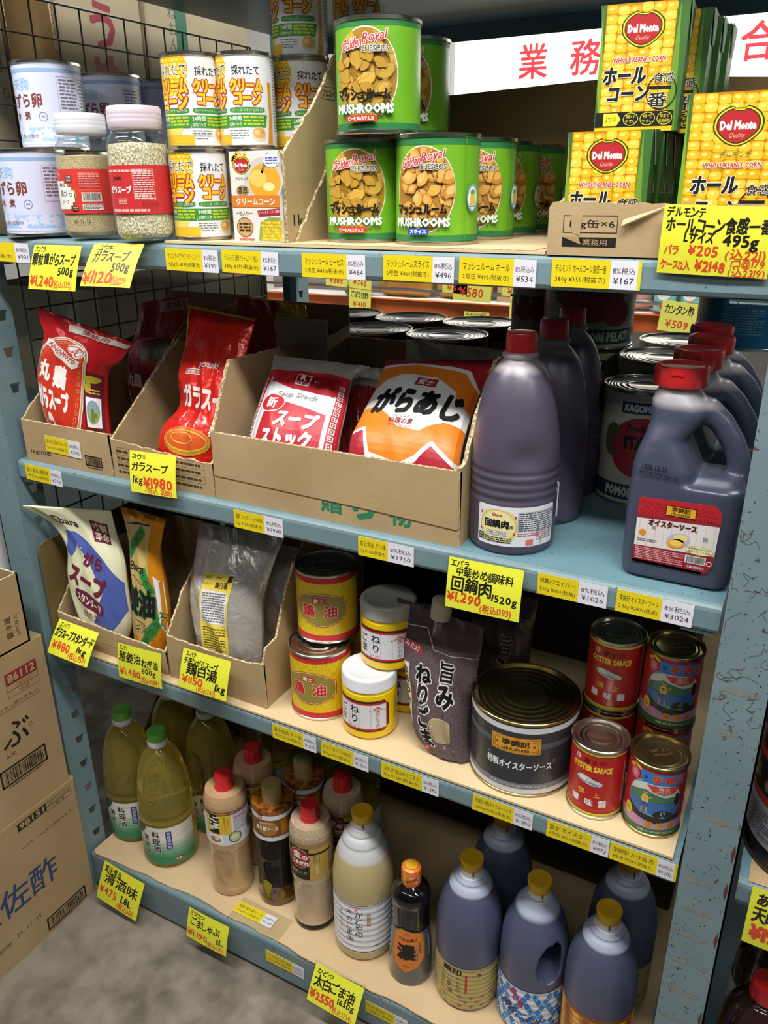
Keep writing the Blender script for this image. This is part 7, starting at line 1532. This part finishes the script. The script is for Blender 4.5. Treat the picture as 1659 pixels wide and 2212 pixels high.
# ================================================================== handwritten cards
CARD = '#e8e63c'
def card(label, q, items, sleeve=True, col=CARD):
    q = [Vector(p) for p in q]; c = sum(q, Vector())/4
    ex = ((q[1]-q[0])+(q[2]-q[3])).normalized(); ey = ((q[0]-q[3])+(q[1]-q[2])); ey = (ey-ex*ey.dot(ex)).normalized(); n = ex.cross(ey)
    t = thing('price_card', label, 'price card', c, 0, 'handwritten yellow price cards')
    W = ((q[1]-q[0]).length+(q[2]-q[3]).length)/2; H = ((q[3]-q[0]).length+(q[2]-q[1]).length)/2; W2, H2 = W/2, H/2
    curl = lambda u, v: 0.0018*math.sin(PI*(v/H+0.5))+0.001*math.cos(PI*u/W)
    def F(u, v, o): return tuple(ex*u + ey*v + n*(curl(u, v)+o))
    mb = MB(); mb.grid(lambda a, b: F(-W2+W*a, -H2+H*b, 0.0), 10, 10, ink(col, 0.5)); mb.grid(lambda a, b: F(-W2+W*a, -H2+H*b, -0.0004), 10, 10, ink(col, 0.5), flip=True)
    A = Art()
    for s, cx, cy, w, h, k, *r in items: A.hand(s, cx*W*500, cy*H*500, h*H*1000, {'k': '#1d1a14', 'r': '#dd4a28'}[k], w=w*W*1000, bold=r[0] if r else 0.03, rot=r[1] if len(r) > 1 else 0)
    A.put(mb, F, 0.006, 0.006, eps=0.00006); mb.build('card', t)
    if sleeve:
        g = 0.003; m = MB()
        for o in (0.0012, -0.0012): m.grid(lambda a, b: F(-W2-g+(W+2*g)*a, -H2-g+(H+2*g+0.003)*b, o), 8, 8, 'clear_film', flip=(o < 0))
        m.build('sleeve', t)
CQ = {'c1':((0.1468,-0.0080,1.3788),(0.2463,-0.0080,1.3797),(0.2458,-0.0320,1.3187),(0.1487,-0.0320,1.3180)),
'c2':((0.2730,-0.0100,1.3836),(0.3701,-0.0100,1.3851),(0.3680,-0.0480,1.3311),(0.2768,-0.0480,1.3294)),
'c3':((1.0446,-0.0080,1.4364),(1.1440,-0.0080,1.4341),(1.1459,-0.0040,1.3704),(1.0430,-0.0040,1.3729)),
'c4':((0.2775,0.0020,1.0761),(0.3717,0.0020,1.0801),(0.3745,-0.0090,1.0155),(0.2793,-0.0090,1.0113)),
'c5':((0.8308,-0.0100,1.0181),(0.9293,-0.0100,1.0176),(0.9299,-0.0230,0.9547),(0.8298,-0.0230,0.9507)),
'c6':((0.0366,0.0020,0.7115),(0.1380,0.0020,0.7104),(0.1375,-0.0350,0.6549),(0.0369,-0.0350,0.6607)),
'c7':((0.1836,0.0020,0.7028),(0.2872,0.0020,0.7078),(0.2901,-0.0090,0.6442),(0.1875,-0.0090,0.6373)),
'c8':((0.3421,0.0020,0.7373),(0.4432,0.0020,0.7381),(0.4438,-0.0210,0.6762),(0.3427,-0.0210,0.6729)),
'c9':((0.0602,-0.0120,0.1457),(0.1716,-0.0120,0.1342),(0.1625,-0.0420,0.0567),(0.0539,-0.0420,0.0686)),
'c10':((0.2907,-0.0120,0.1352),(0.3895,-0.0120,0.1304),(0.3871,-0.0290,0.0730),(0.2877,-0.0290,0.0708)),
'c11':((0.5889,-0.0120,0.1537),(0.6890,-0.0120,0.1500),(0.6864,-0.0440,0.0899),(0.5870,-0.0440,0.0970)),
'c12':((1.2399,-0.0060,0.6591),(1.3279,-0.0060,0.6612),(1.3336,-0.0020,0.5640),(1.2412,-0.0020,0.5662))}
card('yellow handwritten card priced 1240 below the fine granule jar', CQ['c1'], [('エバラ', -0.66, 0.80, 0.24, 0.13, 'k'), ('顆粒鶏がらスープ', -0.02, 0.34, 0.92, 0.25, 'k', 0.035), ('500g', 0.55, -0.14, 0.32, 0.20, 'k', 0.035), ('¥1.240', -0.42, -0.62, 0.52, 0.27, 'r', 0.05), ('(税込1339)', 0.44, -0.74, 0.40, 0.15, 'r', 0.02)])
card('yellow handwritten card priced 1120 below the coarse granule jar', CQ['c2'], [('ユウキ', -0.42, 0.78, 0.30, 0.17, 'k'), ('ガラスープ', -0.06, 0.36, 0.74, 0.24, 'k', 0.035), ('500g', 0.45, -0.10, 0.36, 0.22, 'k', 0.035), ('¥1120', -0.35, -0.58, 0.62, 0.32, 'r', 0.045), ('(税込1209)', 0.48, -0.72, 0.34, 0.18, 'r', 0.02)], sleeve=False)
card('large yellow handwritten card priced 205 and 2148 at the right end of the top shelf', CQ['c3'], [('デルモンテ', -0.58, 0.80, 0.36, 0.14, 'k', 0.035), ('ホールコーン食感一番', 0.02, 0.44, 0.94, 0.20, 'k', 0.04), ('Lサイズ', -0.28, 0.10, 0.28, 0.17, 'k', 0.04), ('495g', 0.46, 0.06, 0.32, 0.19, 'k', 0.05), ('バラ', -0.76, -0.28, 0.14, 0.13, 'r', 0.03), ('¥205', -0.18, -0.28, 0.28, 0.17, 'r', 0.04), ('(込221)', 0.58, -0.34, 0.36, 0.15, 'r', 0.03), ('ケース12入', -0.66, -0.72, 0.28, 0.14, 'r', 0.03), ('¥2148', -0.02, -0.72, 0.28, 0.18, 'r', 0.04), ('1コ@179', 0.64, -0.60, 0.30, 0.12, 'r', 0.02), ('(込2319)', 0.64, -0.86, 0.33, 0.13, 'r', 0.02)], sleeve=False)
card('yellow handwritten card priced 1980 stuck on the red pouch tray', CQ['c4'], [('ユウキ', -0.55, 0.76, 0.34, 0.12, 'k'), ('ガラスープ', -0.08, 0.28, 0.82, 0.20, 'k', 0.03), ('1kg', -0.62, -0.34, 0.24, 0.22, 'k'), ('¥1980', 0.25, -0.40, 0.64, 0.28, 'r', 0.055), ('(税込 2138)', 0.25, -0.80, 0.58, 0.15, 'r', 0.02)], sleeve=False)
card('yellow handwritten card priced 1290 in front of the brown sauce bottle', CQ['c5'], [('エバラ', -0.68, 0.80, 0.26, 0.13, 'k'), ('中華炒め調味料', 0.02, 0.50, 0.78, 0.17, 'k', 0.03), ('回鍋肉', -0.30, 0.02, 0.56, 0.27, 'k', 0.04), ('1520g', 0.60, -0.26, 0.34, 0.17, 'k', 0.035), ('¥1.290', -0.48, -0.50, 0.48, 0.22, 'r', 0.05), ('(税込1393)', 0.38, -0.76, 0.42, 0.15, 'r', 0.025)])
card('yellow handwritten card priced 880 under the cream bag', CQ['c6'], [('エバラ', -0.60, 0.76, 0.24, 0.14, 'k'), ('ガラスープスタンダード', 0.02, 0.30, 0.94, 0.26, 'k', 0.05), ('1kg', 0.58, -0.26, 0.24, 0.22, 'k', 0.05), ('¥880', -0.42, -0.38, 0.46, 0.28, 'r', 0.045), ('(税込950)', 0.44, -0.72, 0.44, 0.18, 'r', 0.03)])
card('yellow handwritten card priced 1480 under the gold and orange bag', CQ['c7'], [('エバラ', -0.70, 0.80, 0.20, 0.13, 'k'), ('葱姜油', -0.40, 0.34, 0.52, 0.26, 'k', 0.035), ('ねぎ油', 0.52, 0.20, 0.38, 0.22, 'k', 0.035), ('800g', 0.46, -0.22, 0.32, 0.18, 'k', 0.03), ('¥1.480', -0.42, -0.52, 0.50, 0.24, 'r', 0.035), ('(税込1598)', 0.46, -0.74, 0.44, 0.17, 'r', 0.025)])
card('yellow handwritten card priced 1150 on the deeper torn box', CQ['c8'], [('エバラ', -0.62, 0.80, 0.22, 0.12, 'k'), ('チキンがらスープ', -0.16, 0.46, 0.72, 0.17, 'k', 0.035), ('鶏白湯', -0.06, 0.06, 0.66, 0.27, 'k', 0.04), ('1kg', 0.74, -0.46, 0.22, 0.22, 'k', 0.05), ('¥1150', -0.42, -0.46, 0.46, 0.22, 'r', 0.045), ('(税込1242)', 0.16, -0.80, 0.40, 0.16, 'r', 0.02)])
card('yellow handwritten card priced 475 at the left end of the bottom shelf', CQ['c9'], [('富永食品', -0.46, 0.72, 0.42, 0.16, 'k', 0.03), ('清酒味', 0.05, 0.28, 0.84, 0.27, 'k', 0.03), ('1.8L', 0.42, -0.34, 0.26, 0.22, 'k', 0.05), ('¥475', -0.48, -0.36, 0.44, 0.24, 'r', 0.035), ('(税込513)', 0.42, -0.76, 0.40, 0.16, 'r', 0.03)])
card('yellow handwritten card priced 1190 below the tan dressing bottle', CQ['c10'], [('ミツカン', -0.52, 0.76, 0.38, 0.16, 'k'), ('ごましゃぶ', -0.08, 0.26, 0.74, 0.25, 'k', 0.03), ('1L', 0.70, -0.26, 0.18, 0.22, 'k', 0.04), ('¥1.190', -0.42, -0.50, 0.52, 0.23, 'r', 0.04), ('(税込1285)', 0.46, -0.74, 0.42, 0.16, 'r', 0.02)])
card('yellow handwritten card priced 2550 below the white-label oil bottle', CQ['c11'], [('かどや', -0.52, 0.72, 0.34, 0.16, 'k', 0.03), ('太白ごま油', -0.04, 0.26, 0.84, 0.27, 'k', 0.035), ('1650g', 0.52, -0.22, 0.34, 0.18, 'k', 0.035), ('¥2550', -0.42, -0.50, 0.52, 0.26, 'r', 0.06), ('(税込2754)', 0.42, -0.76, 0.44, 0.17, 'r', 0.02)])
card('yellow handwritten card on the right-hand rack bay, cut by the picture edge', CQ['c12'], [('あみえび', -0.20, 0.66, 0.62, 0.20, 'k', 0.04), ('天目醤油', -0.22, 0.18, 0.64, 0.24, 'k', 0.04), ('¥1980', -0.22, -0.46, 0.62, 0.30, 'r', 0.06)], sleeve=False)
# ================================================================== right-hand bay goods
def pail(t):
    A = Art(); W = 2*PI*85
    A.rect(0, 150, W, 12, '#a8322a').rect(0, 92, W, 12, '#a8322a').rect(0, 58, W, 56, '#9fa0aa').rect(0, 122, W, 44, '#15130f', dl=1).up(2)
    for x in (-150, -60, 30): A.text('あみ', x, 122, 34, '#6f7040', w=70, bold=0.08, shear=0.2)
    for x in (-120, -20, 80): A.frame(x, 58, 84, 42, 0.6, '#55565e').micro(x, 58, 78, 38, 9, '#55565e', seed=int(x)+200)
    can_parts(t, 0.085, 0.19, ink('#141312', 0.25), 'black_wire', A, rings=(0.9, 0.75), step=0.007)
place_first(pail, 'pail_can', 'large black can with red bands in the right-hand rack bay', 'can', (1.3050, 0.096, Z3+0.006), -0.9)
MB_ = MB().box(1.235, 1.42, 0.004, 0.4, Z3+0.0056, Z3+0.0058, 'cardboard'); tag(MB_.build('cardboard_mat'), 'cardboard sheet under the black can in the right-hand bay', 'cardboard sheet')
solid('brown_sauce', '#2c1a14', rough=0.06, coat=0.8)
def clear_bottle(t, mat, lab):
    pr = smoothprof([(0.046, 0.0), (0.054, 0.004), (0.055, 0.02), (0.055, 0.14), (0.054, 0.19), (0.050, 0.225), (0.040, 0.252), (0.028, 0.268), (0.021, 0.274), (0.020, 0.280)], 4)
    MB().lathe([(0, 0.002)]+pr+[(0, 0.28)], mat, 56).build('bottle_body', t)
    A = Art().rect(0, 70, 340, 14, '#2f7fa8').micro(0, 110, 120, 40, 10, '#8a8d96', seed=3)
    label_wrap(t, lambda v: interp(pr, v)+0.0003, 0.05, 0.175, -160, 160, ink(lab), A)
    cap_mesh(0.0225, 0.278, 0.302, 'red_plastic', 0).build('cap', t)
place_first(lambda t: clear_bottle(t, 'brown_sauce', '#c9ccd2'), 'sauce_bottle', 'clear bottle with a bright red cap at the lower right corner', 'bottle', (1.2890, 0.073, Z4+0.001), 0.3)
place_first(lambda t: clear_bottle(t, 'brown_sauce', '#c9ccd2'), 'sauce_bottle', 'clear bottle with a red cap behind the corner one, right-hand bay', 'bottle', (1.3010, 0.190, Z4+0.001), 0.3)
# ================================================================== cartons added to darken the back of the lower shelves, shade in their colour
for lb, x0, x1, y0, z0, h in (('shade-dark carton added at the back left of the third shelf', 0.03, 0.40, 0.50, M3, 0.30), ('shade-dark carton added in the middle at the back of the third shelf', 0.405, 0.76, 0.44, M3, 0.31), ('shade-dark carton added at the back right of the third shelf', 0.765, 1.10, 0.40, M3, 0.27),
                              ('shade-dark carton added at the back left of the bottom shelf', 0.03, 0.38, 0.46, M4, 0.45), ('shade-dark carton added in the middle at the back of the bottom shelf', 0.385, 0.74, 0.45, M4, 0.46), ('shade-dark carton added at the back right of the bottom shelf', 0.745, 1.13, 0.42, M4, 0.45)):
    closed_box('shade_carton', lb, x0, x1, y0, 0.90, z0, z0+h, 'shade_brown', None, tape=False, group=None)
